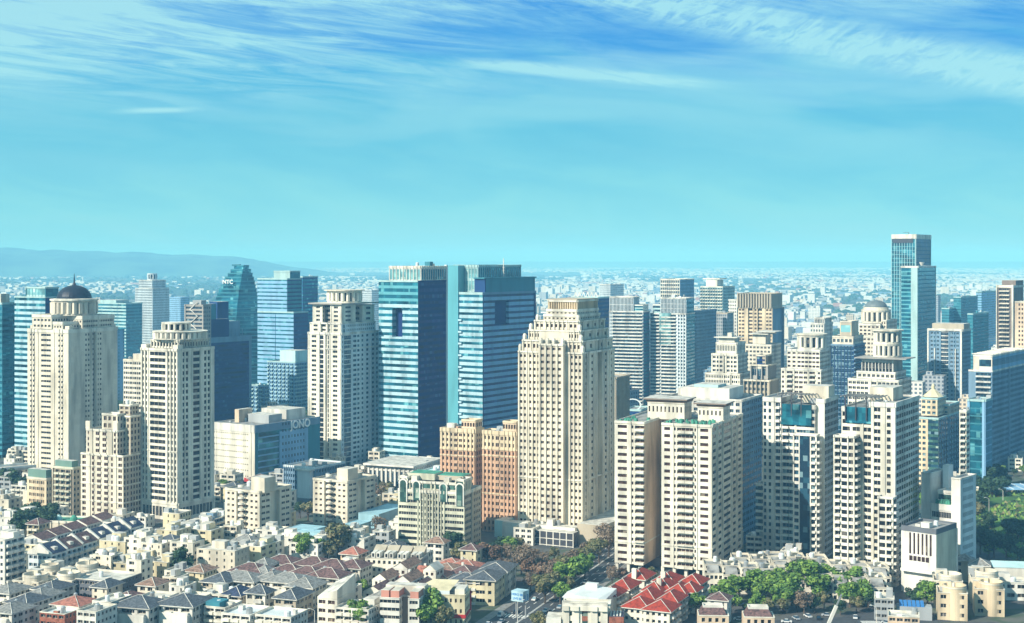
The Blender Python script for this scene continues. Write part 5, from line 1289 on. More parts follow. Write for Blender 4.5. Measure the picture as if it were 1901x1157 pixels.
b.tier(-.5, .5, -.5, .5, 0, 13, '-[i-]', '.[O.]'); q = b.part('sign_board'); q.box(-.32 * b.W, .5 * b.W + .35, -b.D / 2 - .35, -b.D / 2 - .02, 3.6, 5.0, 'red_sign'); q.box(.5 * b.W + .02, .5 * b.W + .35, -b.D / 2, .2 * b.D, 3.6, 5.0, 'red_sign')
lettering(b.e, 'sign_letters', 'H 1&J & F coffee bar', 1.0, (.08 * b.W, -b.D / 2 - .42, 3.95), 0, 'sign_white', .03)
q = b.part('side_sign'); q.box(.5 * b.W + .02, .5 * b.W + .5, .3 * b.D, .3 * b.D + 1.2, 4, 12, 'red_sign')
q = b.part('roof_canopy'); q.poly([(-.48 * b.W, -.4 * b.D, 14.2), (.2 * b.W, -.4 * b.D, 14.2), (.3 * b.W, .3 * b.D, 16.5), (-.2 * b.W, .3 * b.D, 16.5)], 'yellow_cream'); q.poly([(-.48 * b.W, -.4 * b.D, 12.2), (.2 * b.W, -.4 * b.D, 12.2), (.2 * b.W, -.4 * b.D, 14.2), (-.48 * b.W, -.4 * b.D, 14.2)], 'white_cool'); b.pent(.3, .48, -.4, .2, 12.1, 15, 'cream_light', 'roof_room'); b.done()
villa('slate roofed yellow cream house with a pale green eave, right of the long yellow building', 918, 1078, 13, 18, 11, 'slate', 'yellow_cream', 14, wing=False, rise=2.6, bal=False); villa('slate roofed cream house with a tall shaded side wall beside the road', 940, 1062, 13, 18, 11, 'slate', 'cream_light', 14, wing=False, rise=2.6)
villa('dark slate roofed house behind the long yellow building', 888, 1082, 14, 12, 9.5, 'slate', 'cream_light', 14, wing=False)
# arched terrace row
b = hou('terrace_row', 'cream terrace block with rows of round arched attic windows and sloping roofs, below the green arched block', 778, 1040, 26, 16, 11, 12, None, wall='cream_light', trim='cream', win='win')
b.tier(-.5, .5, -.5, .5, 0, 11, '-[o-]', '-[o-]', rst=dict(wall='grey'))
for i in range(4):
    x0 = b.W * (-.48 + .245 * i)
    q = b.part('sloping_roof'); q.v = [(x0, -.1 * b.D, 10.2), (x0 + 5.6, -.1 * b.D, 10.2), (x0 + 5.6, .5 * b.D, 14.2), (x0, .5 * b.D, 14.2), (x0, .5 * b.D, 10.2), (x0 + 5.6, .5 * b.D, 10.2)]; q.mi('stone'); q.f = [(0, 1, 2, 3), (1, 5, 2), (0, 3, 4), (3, 2, 5, 4)]; q.m = [0] * 4
    for j in range(2):
        q = b.part('arched_dormer'); xx = x0 + 1 + j * 2.4; q.box(xx, xx + 1.8, -.2 * b.D, .2 * b.D, 10.2, 12.6, 'white'); q2 = b.part('window'); q2.box(xx + .4, xx + 1.4, -.2 * b.D - .06, -.2 * b.D - .01, 10.6, 12.2, 'win')
b.done()
# pyramid of the small red gabled shop behind the maroon roofs
villa('small pink gabled house with a rust roof behind the last maroon roof', 664, 1030, 9, 10, 9, 'salmon_tile', 'peach', 20, wing=False)
# long stepped terraces, right
k = 0
for r_, (p0, p1, n_, lab) in enumerate([((1343, 1052), (1650, 1078), 10, 'front row by green trees'), ((1395, 1040), (1655, 1058), 8, 'back row by green trees'), ((1455, 1037), (1540, 1042), 3, 'hindmost row')]):
    for i, (x, y) in enumerate(rowof(n_, p0, p1)):
        b = hou('terrace_house', f'cream terrace house with slanted grey roof, {ORD[i]} from left in the {lab}', x, y, 8.4, 17, 11, 4, 'stepped cream terraces', wall='cream_light', trim='cream', win='win')
        b.tier(-.5, .5, -.5, .5, 0, 8, '.[o.]', '-[o-]'); b.tier(-.5, .5, -.2, .5, 8, 11, '.H.', '-[o-]')
        q = b.part('slanted_roof'); x0, x1 = -.36 * b.W, .30 * b.W; q.v = [(x0, -.47 * b.D, 8), (x1, -.47 * b.D, 8), (x1 - .3, -.28 * b.D, 10.8), (x0 + .3, -.28 * b.D, 10.8), (x0, -.2 * b.D, 8), (x1, -.2 * b.D, 8), (x1 - .3, -.2 * b.D, 10.8), (x0 + .3, -.2 * b.D, 10.8)]
        q.mi('roof_grey'); q.f = [(0, 1, 2, 3), (1, 5, 6, 2), (4, 0, 3, 7), (3, 2, 6, 7)]; q.m = [0] * 4
        if i % 2: q = b.part('roof_arch'); q.lathe(0, .1 * b.D, [(1.5, 10.1), (1.5, 12.2)], 'cream_light', 10, 0, pi)
        b.clutter(10.1, 1, -.3, .2, .1, .4, seed=i + r_ * 20); b.done(); k += 1
# buildings below the tallest tower: white roofed hall, classical house
b = hou('market_hall', 'big hall with a plain white metal roof beside the road, bottom centre right', 1118, 1112, 17, 15, 11, 24, None, cat='hall', wall='white', trim='white_cool', win='win')
b.tier(-.5, .5, -.5, .5, 0, 10, '=[O=]', '#', parapet=0, roofm='white_metal'); q = b.part('white_roof'); z = 11
q.v = [(-.54 * b.W, -.52 * b.D, 10.01), (.54 * b.W, -.52 * b.D, 10.01), (.54 * b.W, .52 * b.D, 10.01), (-.54 * b.W, .52 * b.D, 10.01), (-.54 * b.W, -.1 * b.D, 11.2), (-.3 * b.W, .52 * b.D, 12.5), (.54 * b.W, .52 * b.D, 12.2), (.4 * b.W, -.52 * b.D, 11.0), (-.2 * b.W, -.52 * b.D, 11.6)]
q.mi('white_metal'); q.f = [(0, 1, 7, 8), (1, 2, 6, 7), (0, 8, 4), (4, 8, 7, 6, 5), (2, 3, 5, 6), (3, 0, 4, 5)]; q.m = [0] * 6; b.pent(-.2, .1, .3, .48, 10, 14, 'white', 'vent_box', 'white_metal'); b.done()
b = hou('classical_house', 'brick and white classical house with a stone cornice and green gate, bottom centre right', 1128, 1126, 18, 12, 12.5, 6, None, wall='cream_light', trim='cream_light', win='win', bal='white')
b.tier(-.5, .5, -.5, .5, 0, 12.5, 'MoM-g-MoM', '-[O-]', ct=1.8, capd=1.0, win='glass_green', span='brick'); b.tier(-.5, .5, -.52, -.3, 12.5, 14, '[=]', '[=]', wall='roof_light', parapet=.3); b.pent(-.85, -.52, -.6, .3, 0, 7.5, 'white', 'side_wing'); b.pent(.52, .85, -.5, .3, 0, 8.5, 'brick', 'side_wing', 'navy_tile')
for i in range(4): q = b.part('skylight'); q.box(b.W * (.55 + .07 * i), b.W * (.58 + .07 * i), -.45 * b.D, .2 * b.D, 8.6, 9.0, 'white')
b.done()
for i, (x, y, lab) in enumerate([(1353, 1143, 'peach house with a maroon sloped roof and terrace, left one of the two under the green trees'), (1438, 1146, 'peach house with a maroon sloped roof and white roof frame, right one of the two under the green trees')]):
    b = hou('mansard_house', lab, x, y, 12, 10, 8, 4, 'peach mansard houses', wall='peach', trim='cream_light', win='win')
    b.tier(-.5, .5, -.5, .5, 0, 8, '-[o-]', '-[o-]', parapet=.3); q = b.part('mansard_roof'); w, d = b.W / 2 - .6, b.D / 2 - .6
    q.v = [(-w, -d, 7.72), (w, -d, 7.72), (w, d, 7.72), (-w, d, 7.72), (-w + 1.4, -d + 3, 10.2), (w - 1.4, -d + 3, 10.2), (w - 1.4, d - 1, 10.2), (-w + 1.4, d - 1, 10.2)]; q.mi('maroon_tile'); q.f = [(0, 1, 5, 4), (1, 2, 6, 5), (2, 3, 7, 6), (3, 0, 4, 7)]; q.m = [0] * 4; q.mi('roof_light'); q.f.append((4, 5, 6, 7)); q.m.append(1)
    q = b.part('roof_frame'); 
    for (x0, x1, y0, y1) in ((-w + 1.4, w - 1.4, -d + 3, -d + 3.4), (-w + 1.4, w - 1.4, d - 1.4, d - 1), (-w + 1.4, -w + 1.8, -d + 3.4, d - 1.4), (w - 1.8, w - 1.4, -d + 3.4, d - 1.4)): q.box(x0, x1, y0, y1, 10.2, 11.1, 'white')
    b.done()
flat('white arched porch house cut by the right edge at the bottom', 1908, 1082, 14, 12, 8, 'white', 10, '-[H-]', '-[o-]', n=1)
b = hou('market_hall', 'low hall with a pale green metal roof cut by the right edge', 1912, 1055, 16, 14, 9, 10, None, cat='hall', wall='white', trim='white_cool', win='win'); b.tier(-.5, .5, -.5, .5, 0, 9, '[=]', '[=]', roofm='teal_pale_metal', parapet=0); gable(b, 'teal_pale_metal', 1.6, axis='x'); b.done()
# sky blue metal sheds
for i, (x, y, w, d, lab) in enumerate([(583, 984, 16, 12, 'sky blue metal roofed shed behind the white houses, left of the other two'), (668, 974, 9, 12, 'sky blue metal shed in front of the second ten storey block'), (703, 955, 13, 34, 'long sky blue metal shed left of the green arched block'), (618, 990, 22, 5, 'thin strip of blue metal roof between the two ten storey blocks')]):
    b = hou('metal_shed', lab, x, y, w, d, 8, 24, 'sky blue metal sheds', cat='shed', wall='sky_blue_metal', trim='sky_blue_metal', win='win_blue'); b.tier(-.5, .5, -.5, .5, 0, 8, '#', '#', roofm='sky_blue_metal', parapet=.2); b.done()
# green canopy at left and shop roofs below the turreted tower
b = hou('green_canopy', 'long green glazed canopy with domed skylights at the foot of the left apartment blocks', 146, 968, 46, 16, 8, 8, None, cat='canopy', wall='cream', trim='cream_light', win='win'); b.tier(-.5, .5, -.5, .5, 0, 8, '[P=]', '[=]', roofm='copper_green', ct=1.2)
for i in range(5): q = b.part('skylight_dome'); q.lathe(b.W * (-.4 + .19 * i), 0, [(2.2, 7.1), (1.8, 8.6), (.7, 9.8)], 'teal_pale_metal' if i % 2 else 'copper_green', 10)
b.done()
for i, (x, y) in enumerate(rowof(5, (345, 985), (412, 958))):
    b = flat(f'small shop house with roof clutter, {ORD[i]} from the left in the slanting row right of the turreted tower', x, y, 12, 10, 9, ['white_cool', 'grey', 'white', 'blue_grey', 'white_cool'][i], 22, '.[O.]', '.[b.]', 'shop houses right of the turreted tower', n=6, roofm='roof_green' if i == 1 else 'roof_light', name='shop_house')
# blue white billboard
b = hou('billboard', 'white and blue two sided billboard standing beside the road', 971, 1097, 5.6, 5, 12, 30, None, cat='billboard', wall='sign_white')
q = b.part('panel'); q.box(-b.W / 2, b.W / 2, -b.D / 2, b.D / 2, 7.2, 11.5, 'band_teal'); q = b.part('leg'); q.box(-.4 * b.W, -.4 * b.W + .5, 0, .5, 0, 6, 'steel'); q = b.part('leg'); q.box(.4 * b.W, .4 * b.W + .5, 0, .5, 0, 6, 'steel')
for (yy, t_) in ((9.9, 'HERO 88'), (8.2, 'LIVE 86')): lettering(b.e, 'lettering', t_, 1.35, (0, -b.D / 2 - .06, yy - .2), 0, 'sign_blue', .02)
lettering(b.e, 'lettering', '8 3', 3.2, (b.W / 2 + .06, 0, 7.6), pi / 2, 'sign_blue', .02); b.done()

# ---------------------------------------------------------------- trees
def crown(kind, seed, R_=4.2, hh=5.4, n=620, blobs=11, leaf=.62):
    r = random.Random(seed); b = MB(); cs = []
    for i in range(blobs):
        a = r.uniform(0, 2 * pi); rad = R_ * .62 * math.sqrt(r.random()); z = r.uniform(-.9, 1) * hh * .42
        cs.append((rad * cos(a), rad * sin(a), z + hh * .1, r.uniform(.30, .48) * R_))
    for i in range(n):
        cx, cy, cz, rr_ = r.choice(cs)
        u = Vector((r.gauss(0, 1), r.gauss(0, 1), r.gauss(0, 1) + .25)).normalized()
        p = Vector((cx, cy, cz)) + u * rr_ * r.uniform(.72, 1.08)
        nrm = (u + Vector((r.gauss(0, .45), r.gauss(0, .45), r.gauss(0, .45)))).normalized()
        t = nrm.orthogonal().normalized(); t.rotate(__import__('mathutils').Quaternion(nrm, r.uniform(0, 6.3))); s_ = nrm.cross(t); L = leaf * r.uniform(.6, 1.3)
        b.poly([tuple(p + t * L), tuple(p + s_ * L * .7), tuple(p - t * L), tuple(p - s_ * L * .7)], kind)
    return b.mesh('crown')
def trunkm(h_, r0):
    b = MB(); b.lathe(0, 0, [(r0, 0), (r0 * .7, h_ * .6), (r0 * .45, h_)], 'bark', 7)
    rr_ = random.Random(5)
    for i in range(4):
        a = i * 1.6; dx, dy = cos(a), sin(a); n = len(b.v)
        for (t_, w) in ((0, r0 * .4), (1, r0 * .15)):
            bx, by, bz = dx * 2.1 * t_, dy * 2.1 * t_, h_ * .6 + t_ * h_ * .55
            b.v += [(bx - w, by - w, bz), (bx + w, by - w, bz), (bx + w, by + w, bz), (bx - w, by + w, bz)]
        for k_ in range(4): b.f.append((n + k_, n + (k_ + 1) % 4, n + 4 + (k_ + 1) % 4, n + 4 + k_)); b.m.append(0)
    return b.mesh('trunk')
CR = {k: [crown(k, i * 7 + 1, n=(1500 if k != 'leaf_brown' else 1100), leaf=(.46 if k != 'leaf_brown' else .33)) for i in range(3)] for k in ('leaf_green', 'leaf_dark', 'leaf_olive', 'leaf_brown', 'leaf_rust')}
TR = trunkm(5.0, .35)
NT = 0
def tree(label, px, py, s_, kind, group=None, name='tree', zs=1.0):
    """px, py: where the trunk meets the ground in the photo"""
    global NT
    x, y = gp(px, py); r = random.Random(int(px * 13 + py)); s_ *= {'leaf_green': 1.6, 'leaf_olive': 1.4, 'leaf_brown': 1.45, 'leaf_rust': 1.25, 'leaf_dark': 1.3}[kind]; zs *= .8
    e = link(name, None, None, (x, y, 0), r.uniform(0, 6.28)); tag(e, label, 'tree', group)
    o = link('trunk', TR, e); o.scale = (s_, s_, s_ * zs)
    c = link('crown', r.choice(CR[kind]), e, (0, 0, 6.3 * s_ * zs)); c.scale = (s_, s_, s_ * zs * r.uniform(.9, 1.15)); NT += 1
# bright green trees bottom right
GT = [(1345, 1128, 1.05), (1372, 1112, .9), (1398, 1106, 1.0), (1420, 1118, 1.0), (1445, 1108, 1.15), (1470, 1124, 1.2), (1492, 1106, 1.5), (1515, 1118, 1.1), (1540, 1104, 1.15), (1562, 1112, 1.05), (1588, 1112, 1.2), (1357, 1140, .8), (1405, 1136, .7), (1455, 1136, 1.0), (1578, 1128, .95), (1600, 1125, 1.0)]
for i, (x, y, s_) in enumerate(sorted(GT)):
    tree(f'bushy bright green tree, {ORD[i]} from the left in the clump before the cream terraces', x, y, s_, 'leaf_green', 'bright green trees before the cream terraces', zs=.85)
tree('thin brown leafed tree inside the bright green clump', 1493, 1140, .8, 'leaf_brown')
# street trees along the road
ST = [(1012, 1120, 1.05, 'leaf_olive'), (1030, 1110, 1.0, 'leaf_olive'), (1050, 1098, 1.0, 'leaf_green'), (1022, 1092, 1.0, 'leaf_brown'), (1046, 1082, 1.05, 'leaf_olive'), (1066, 1086, .95, 'leaf_green'), (1068, 1068, 1.05, 'leaf_brown'), (1092, 1062, 1.1, 'leaf_olive'), (1086, 1074, .85, 'leaf_green'), (1112, 1046, 1.1, 'leaf_olive'), (1130, 1034, 1.1, 'leaf_brown'), (1120, 1016, 1.05, 'leaf_brown'), (1132, 1008, .9, 'leaf_rust')]
kn = {'leaf_olive': 'olive green', 'leaf_green': 'fresh green', 'leaf_brown': 'bare pinkish brown', 'leaf_rust': 'rust red', 'leaf_dark': 'dark green'}
for i, (x, y, s_, k_) in enumerate(ST):
    tree(f'{kn[k_]} street tree, {ORD[i]} along the avenue from the camera end, below the tallest cream tower', x, y, s_, k_, 'street trees along the avenue')
for i, (x, y, s_, k_) in enumerate([(905, 1050, 1.05, 'leaf_rust'), (922, 1052, 1.0, 'leaf_rust'), (940, 1050, .9, 'leaf_brown'), (968, 1066, 1.0, 'leaf_brown'), (985, 1078, 1.05, 'leaf_rust'), (1000, 1086, .95, 'leaf_rust'), (975, 1050, .9, 'leaf_brown')]):
    tree(f'{kn[k_]} tree, {ORD[i]} from the left in the row beside the dark glass hall', x, y, s_, k_, 'rust coloured trees beside the dark glass hall')
for i, (x, y) in enumerate([(1478, 1136), (1512, 1138), (1530, 1132), (1560, 1142), (1590, 1138), (1612, 1130), (1428, 1142), (1390, 1148), (1622, 1118)]):
    tree(f'dark green street tree, {ORD[i]} of the shaded ones in front of the bright green clump', x, y, .62, 'leaf_dark' if i % 2 else 'leaf_olive', 'shaded street trees at bottom right')
for (x, y, s_, k_, lab) in [(855, 1048, .95, 'leaf_olive', 'yellow green bushy tree right of the pink roofed cluster'), (842, 1034, 1.25, 'leaf_dark', 'dark green conifer like tree at the foot of the green arched block'), (893, 1036, .8, 'leaf_dark', 'small dark palm like tree right of the conifer'), (944, 1028, .7, 'leaf_green', 'green planting before the pale podium, left plant'), (962, 1026, .7, 'leaf_olive', 'green planting before the pale podium, right plant'), (567, 1045, 1.05, 'leaf_green', 'bushy green tree behind the maroon roofs, left of two'), (590, 1040, .95, 'leaf_green', 'bushy green tree behind the maroon roofs, right of two'), (628, 1035, 1.5, 'leaf_olive', 'big olive brown tree behind the maroon roofs'), (608, 1042, .9, 'leaf_olive', 'olive tree left of the big olive brown one'), (334, 1078, 1.35, 'leaf_dark', 'large dark tree with a reddish top in the lower left'), (326, 1068, .8, 'leaf_rust', 'reddish brown tree crown on the large dark tree at lower left'), (420, 1008, .8, 'leaf_dark', 'small dark green tree left of the nearest ten storey block'), (572, 968, 1.0, 'leaf_olive', 'olive tree between the two ten storey blocks'), (557, 962, .9, 'leaf_dark', 'dark tree between the two ten storey blocks'), (700, 942, 1.2, 'leaf_brown', 'bare brown tree left of the green arched block, front'), (718, 934, 1.1, 'leaf_olive', 'olive tree left of the green arched block, behind'), (705, 995, .9, 'leaf_brown', 'bare tree above the blue sheds beside the arched block'), (183, 1060, .6, 'leaf_olive', 'small olive tree behind the round walled houses'), (198, 1046, .6, 'leaf_brown', 'small bare tree left of the small window block'), (800, 1160, 1.15, 'leaf_green', 'green tree before the long yellow building, bottom centre'), (783, 1170, .8, 'leaf_green', 'low green tree at the bottom edge left of the yellow building tree'), (826, 1170, .8, 'leaf_olive', 'olive tree at the bottom edge below the red sign'), (666, 1168, .9, 'leaf_green', 'green tree at the bottom edge in front of the sunken terrace house'), (1000, 1172, .7, 'leaf_olive', 'olive bush at the bottom edge beside the avenue'), (1152, 1084, .7, 'leaf_rust', 'rust tree at the left foot of the big cream apartment block'), (1137, 1086, .7, 'leaf_brown', 'brown tree at the left foot of the big cream apartment block'), (1696, 1128, .8, 'leaf_dark', 'dark green tree under the porch of the plain grey white block, left'), (1722, 1130, .9, 'leaf_green', 'green tree under the porch of the plain grey white block, right'), (1818, 968, .9, 'leaf_olive', 'yellow green tree at the tip of the park mound'), (1640, 1098, .7, 'leaf_dark', 'dark tree between the cream terraces and the plain grey white block'), (1292, 1142, .7, 'leaf_green', 'small green tree between the red roofs and the peach mansard houses')]:
    tree(lab, x, y, s_, k_)
for i, (x, y, k_) in enumerate([(958, 1040, 'leaf_olive'), (990, 1052, 'leaf_brown'), (1008, 1060, 'leaf_brown'), (1030, 1066, 'leaf_rust'), (1048, 1060, 'leaf_brown'), (930, 1064, 'leaf_rust'), (948, 1072, 'leaf_brown'), (1000, 1100, 'leaf_olive'), (985, 1098, 'leaf_brown'), (1090, 1040, 'leaf_brown'), (1104, 1028, 'leaf_rust'), (1070, 1052, 'leaf_olive'), (915, 1036, 'leaf_dark'), (880, 1044, 'leaf_olive'), (1056, 1108, 'leaf_olive'), (1040, 1122, 'leaf_green')]):
    tree(f'{kn[k_]} tree, {ORD[i]} of the loose grove below the podium of the tallest tower', x, y, .72, k_, 'loose grove below the podium')
# dark trees left edge
for i, (x, y) in enumerate([(25, 912), (12, 905), (40, 922), (28, 985), (48, 990), (70, 984), (84, 992), (58, 975), (36, 998), (92, 978)]):
    tree(f'dark blue green tree, {ORD[i]} of the dark clumps at the left edge' , x, y, 1.2, 'leaf_dark', 'dark tree clumps at the left edge')
# dark park trees right
for i, (x, y, s_) in enumerate([(1815, 905, 1.5), (1832, 912, 1.6), (1850, 905, 1.4), (1826, 930, 1.5), (1845, 935, 1.4), (1862, 925, 1.2), (1822, 950, 1.1), (1872, 1006, 1.2), (1890, 1010, 1.2), (1838, 990, 1.0), (1820, 1030, 1.3), (1845, 1038, 1.3), (1868, 1040, 1.2)]):
    tree(f'dark green park tree, {ORD[i]} from the far end, right of the U shaped white block', x, y, s_, 'leaf_dark', 'dark park trees')
# ---------------------------------------------------------------- ground, roads, hills
def gmat():
    m = bpy.data.materials.new('ground_mix'); m.use_nodes = True
    t = m.node_tree; b = t.nodes['Principled BSDF']; b.inputs['Roughness'].default_value = .95
    g = t.nodes.new('ShaderNodeNewGeometry')
    def nz(sc, det, off=0):
        mp = t.nodes.new('ShaderNodeMapping'); mp.inputs['Scale'].default_value = (sc, sc, sc); mp.inputs['Location'].default_value = (off, off, 0)
        t.links.new(g.outputs['Position'], mp.inputs[0])
        n = t.nodes.new('ShaderNodeTexNoise'); n.inputs['Scale'].default_value = 1; n.inputs['Detail'].default_value = det
        t.links.new(mp.outputs[0], n.inputs['Vector']); return n.outputs['Fac']
    r1 = t.nodes.new('ShaderNodeValToRGB'); ramp(r1, [(.42, (.05, .055, .06)), (.5, (.09, .09, .085)), (.58, (.045, .075, .04)), (.66, (.11, .11, .09))])
    t.links.new(nz(.035, 6), r1.inputs[0])
    r2 = t.nodes.new('ShaderNodeValToRGB'); ramp(r2, [(.40, (.03, .06, .04)), (.5, (.06, .08, .06)), (.56, (.16, .16, .15)), (.64, (.04, .08, .05))])
    t.links.new(nz(.0016, 10, 4), r2.inputs[0])
    s_ = t.nodes.new('ShaderNodeSeparateXYZ'); t.links.new(g.outputs['Position'], s_.inputs[0])
    mr = t.nodes.new('ShaderNodeMapRange'); mr.inputs['From Min'].default_value = 1200; mr.inputs['From Max'].default_value = 2600
    t.links.new(s_.outputs['Y'], mr.inputs['Value'])
    mx = t.nodes.new('ShaderNodeMix'); mx.data_type = 'RGBA'
    t.links.new(mr.outputs[0], mx.inputs['Factor']); t.links.new(r1.outputs[0], mx.inputs['A']); t.links.new(r2.outputs[0], mx.inputs['B'])
    t.links.new(mx.outputs['Result'], b.inputs['Base Color']); MATS['ground_mix'] = m
gmat()
mat('asphalt', (.055, .06, .068), vary=.15, scale=.3, streak=False); mat('marking', (.7, .7, .66), vary=.05); mat('pavement', (.22, .22, .21), vary=.15, scale=.5, streak=False)
mat('grass', (.045, .11, .02), vary=.5, scale=.12, streak=False); mat('hill_green', (.05, .09, .055), vary=.5, scale=.004, streak=False)
g = MB(); S_ = 50000.0
g.poly([(-S_, -2000, 0), (S_, -2000, 0), (S_, 70000, 0), (-S_, 70000, 0)], 'ground_mix'); structure('ground', g)
def strip(name, pts, wid, z, m, uoff=0.0, close=None):
    """a strip along ground points (x, y)"""
    b = MB()
    P = [Vector((*p, 0)) for p in pts]
    L = []; Rr = []
    for i, p in enumerate(P):
        d = (P[min(i + 1, len(P) - 1)] - P[max(i - 1, 0)]).normalized(); n = Vector((d.y, -d.x, 0))
        L.append(p + n * (uoff - wid / 2)); Rr.append(p + n * (uoff + wid / 2))
    for i in range(len(P) - 1):
        b.poly([(L[i].x, L[i].y, z), (Rr[i].x, Rr[i].y, z), (Rr[i + 1].x, Rr[i + 1].y, z), (L[i + 1].x, L[i + 1].y, z)], m)
    return b
AV0 = gp(968, 1150); aa = radians(19.5); AD = (sin(aa), cos(aa))
av = [(AV0[0] + AD[0] * t, AV0[1] + AD[1] * t) for t in (-120, 0, 120, 260, 420)]
structure('avenue', strip('avenue', av, 24, .004, 'asphalt'))
for s_ in (-1, 1):
    q = strip('p', av, 3.5, .13, 'pavement', s_ * 14.2)
    n = len(q.v)
    qq = strip('k', av, .3, .12, 'concrete', s_ * 12.2); q.v += qq.v; q.f += [tuple(n + i for i in f) for f in qq.f]; mi = q.mi('concrete'); q.m += [mi] * len(qq.f)
    structure('pavement', q)
mk = MB()
for off in (-7.5, -3.8, 3.8, 7.5, .25, -.25):
    if abs(off) < 1: 
        q = strip('m', av, .22, .009, 'marking', off); n = len(mk.v); mk.v += q.v; mk.f += [tuple(n + i for i in f) for f in q.f]; mi = mk.mi('marking'); mk.m += [mi] * len(q.f)
    else:
        for k in range(-10, 40):
            p = [(AV0[0] + AD[0] * t, AV0[1] + AD[1] * t) for t in (k * 9, k * 9 + 4)]
            q = strip('m', p, .3, .009, 'marking', off); n = len(mk.v); mk.v += q.v; mk.f += [tuple(n + i for i in f) for f in q.f]; mi = mk.mi('marking'); mk.m += [mi] * len(q.f)
for k in range(9):
    p = [(AV0[0] + AD[0] * t, AV0[1] + AD[1] * t) for t in (2, 7)]
    q = strip('m', p, .7, .010, 'marking', -10.5 + k * 1.4); n = len(mk.v); mk.v += q.v; mk.f += [tuple(n + i for i in f) for f in q.f]; mi = mk.mi('marking'); mk.m += [mi] * len(q.f)
structure('road_marking', mk)
# side street bottom right
sp = [gp(1310, 1175), gp(1460, 1160), gp(1660, 1150), gp(1750, 1146)]
structure('street', strip('street', sp, 16, .006, 'asphalt'))
mk = MB()
for k in range(14):
    x, y = gp(1598 + k * 2.6, 1154); mk.poly([(x, y - 5, .012), (x + .35, y - 5, .012), (x + .35, y + 1, .012), (x, y + 1, .012)], 'marking')
structure('road_marking', mk)
for (pts, w) in (([gp(200, 1062), gp(330, 1046), gp(455, 1020)], 9), ([gp(0, 1128), gp(150, 1075), gp(250, 1060)], 7), ([gp(560, 1165), gp(620, 1110), gp(700, 1062), gp(760, 1040)], 8), ([gp(380, 980), gp(470, 930), gp(560, 905), gp(720, 900)], 12), ([gp(1560, 1165), gp(1690, 1100), gp(1800, 1090), gp(1901, 1085)], 9)):
    structure('street', strip('street', pts, w, .008, 'asphalt'))
# park mound right
m = MB(); nx, ny = 40, 30
px0, py0 = gp(1812, 990)
for i in range(nx + 1):
    for j in range(ny + 1):
        x, y = px0 + i * 4.0 - 4, py0 - 75 + j * 7.0
        u, v = i / nx, j / ny
        z = 9 * (sin(pi * min(1, u * 1.2)) ** .7 if u * 1.2 < 1 else 0) * sin(pi * v) ** .8 * (.7 + .5 * mnoise.noise(Vector((x * .02, y * .02, 1)))) + .02
        m.v.append((x, y, z))
for i in range(nx):
    for j in range(ny):
        a = i * (ny + 1) + j; m.f.append((a, a + ny + 1, a + ny + 2, a + 1)); m.m.append(m.mi('grass'))
structure('park_mound', m)
# grass tufts and shrubs on the mound: ground cover nobody could count
r = random.Random(9); gb = MB()
for i in range(5200):
    u, v = r.random(), r.random()
    if mnoise.noise(Vector((u * 5, v * 5, 3))) < -.12: continue
    x, y = px0 - 4 + u * 160, py0 - 75 + v * 210
    k = min(nx, int(u * nx)) * (ny + 1) + min(ny, int(v * ny)); z = m.v[k][2]
    a = r.uniform(0, 6.3); s_ = r.uniform(.7, 1.7)
    gb.poly([(x - s_ * cos(a), y - s_ * sin(a), z), (x + s_ * cos(a), y + s_ * sin(a), z), (x + .3, y + .3, z + s_ * 1.2)], 'leaf_green' if r.random() < .7 else 'leaf_olive')
o = link('ground_cover', gb.mesh('ground_cover')); o['kind'] = 'stuff'; o['label'] = 'low green planting covering the park mound at the right'; o['category'] = 'plants'
# overpass at the left edge
e = link('overpass', None, None, (0, 0, 0)); tag(e, 'grey elevated road with a pale parapet crossing the left edge behind the dark trees', 'overpass')
x0, y0 = gp(-60, 905); x1, y1 = gp(60, 893)
d = Vector((x1 - x0, y1 - y0, 0)).normalized(); n_ = Vector((-d.y, d.x, 0))
def obox(p, q, w, z0, z1, m, off=0):
    b = MB(); a_ = Vector(p) + n_ * (off - w / 2); c_ = Vector(p) + n_ * (off + w / 2); e_ = Vector(q) + n_ * (off + w / 2); f_ = Vector(q) + n_ * (off - w / 2)
    b.prism([(a_.x, a_.y), (f_.x, f_.y), (e_.x, e_.y), (c_.x, c_.y)], z0, z1, m); return b
P0, P1 = (x0, y0, 0), (x1, y1, 0)
link('deck', obox(P0, P1, 14, 9, 10.5, 'concrete').mesh('deck'), e); link('parapet', obox(P0, P1, .5, 10.5, 11.8, 'white_cool', -6.8).mesh('parapet'), e); link('parapet', obox(P0, P1, .5, 10.5, 11.8, 'white_cool', 6.8).mesh('parapet'), e)
for t in (.2, .5, .8):
    p = Vector(P0).lerp(Vector(P1), t); b = MB(); b.lathe(p.x, p.y, [(1.2, 0), (1.2, 9)], 'concrete', 10); link('pier', b.mesh('pier'), e)
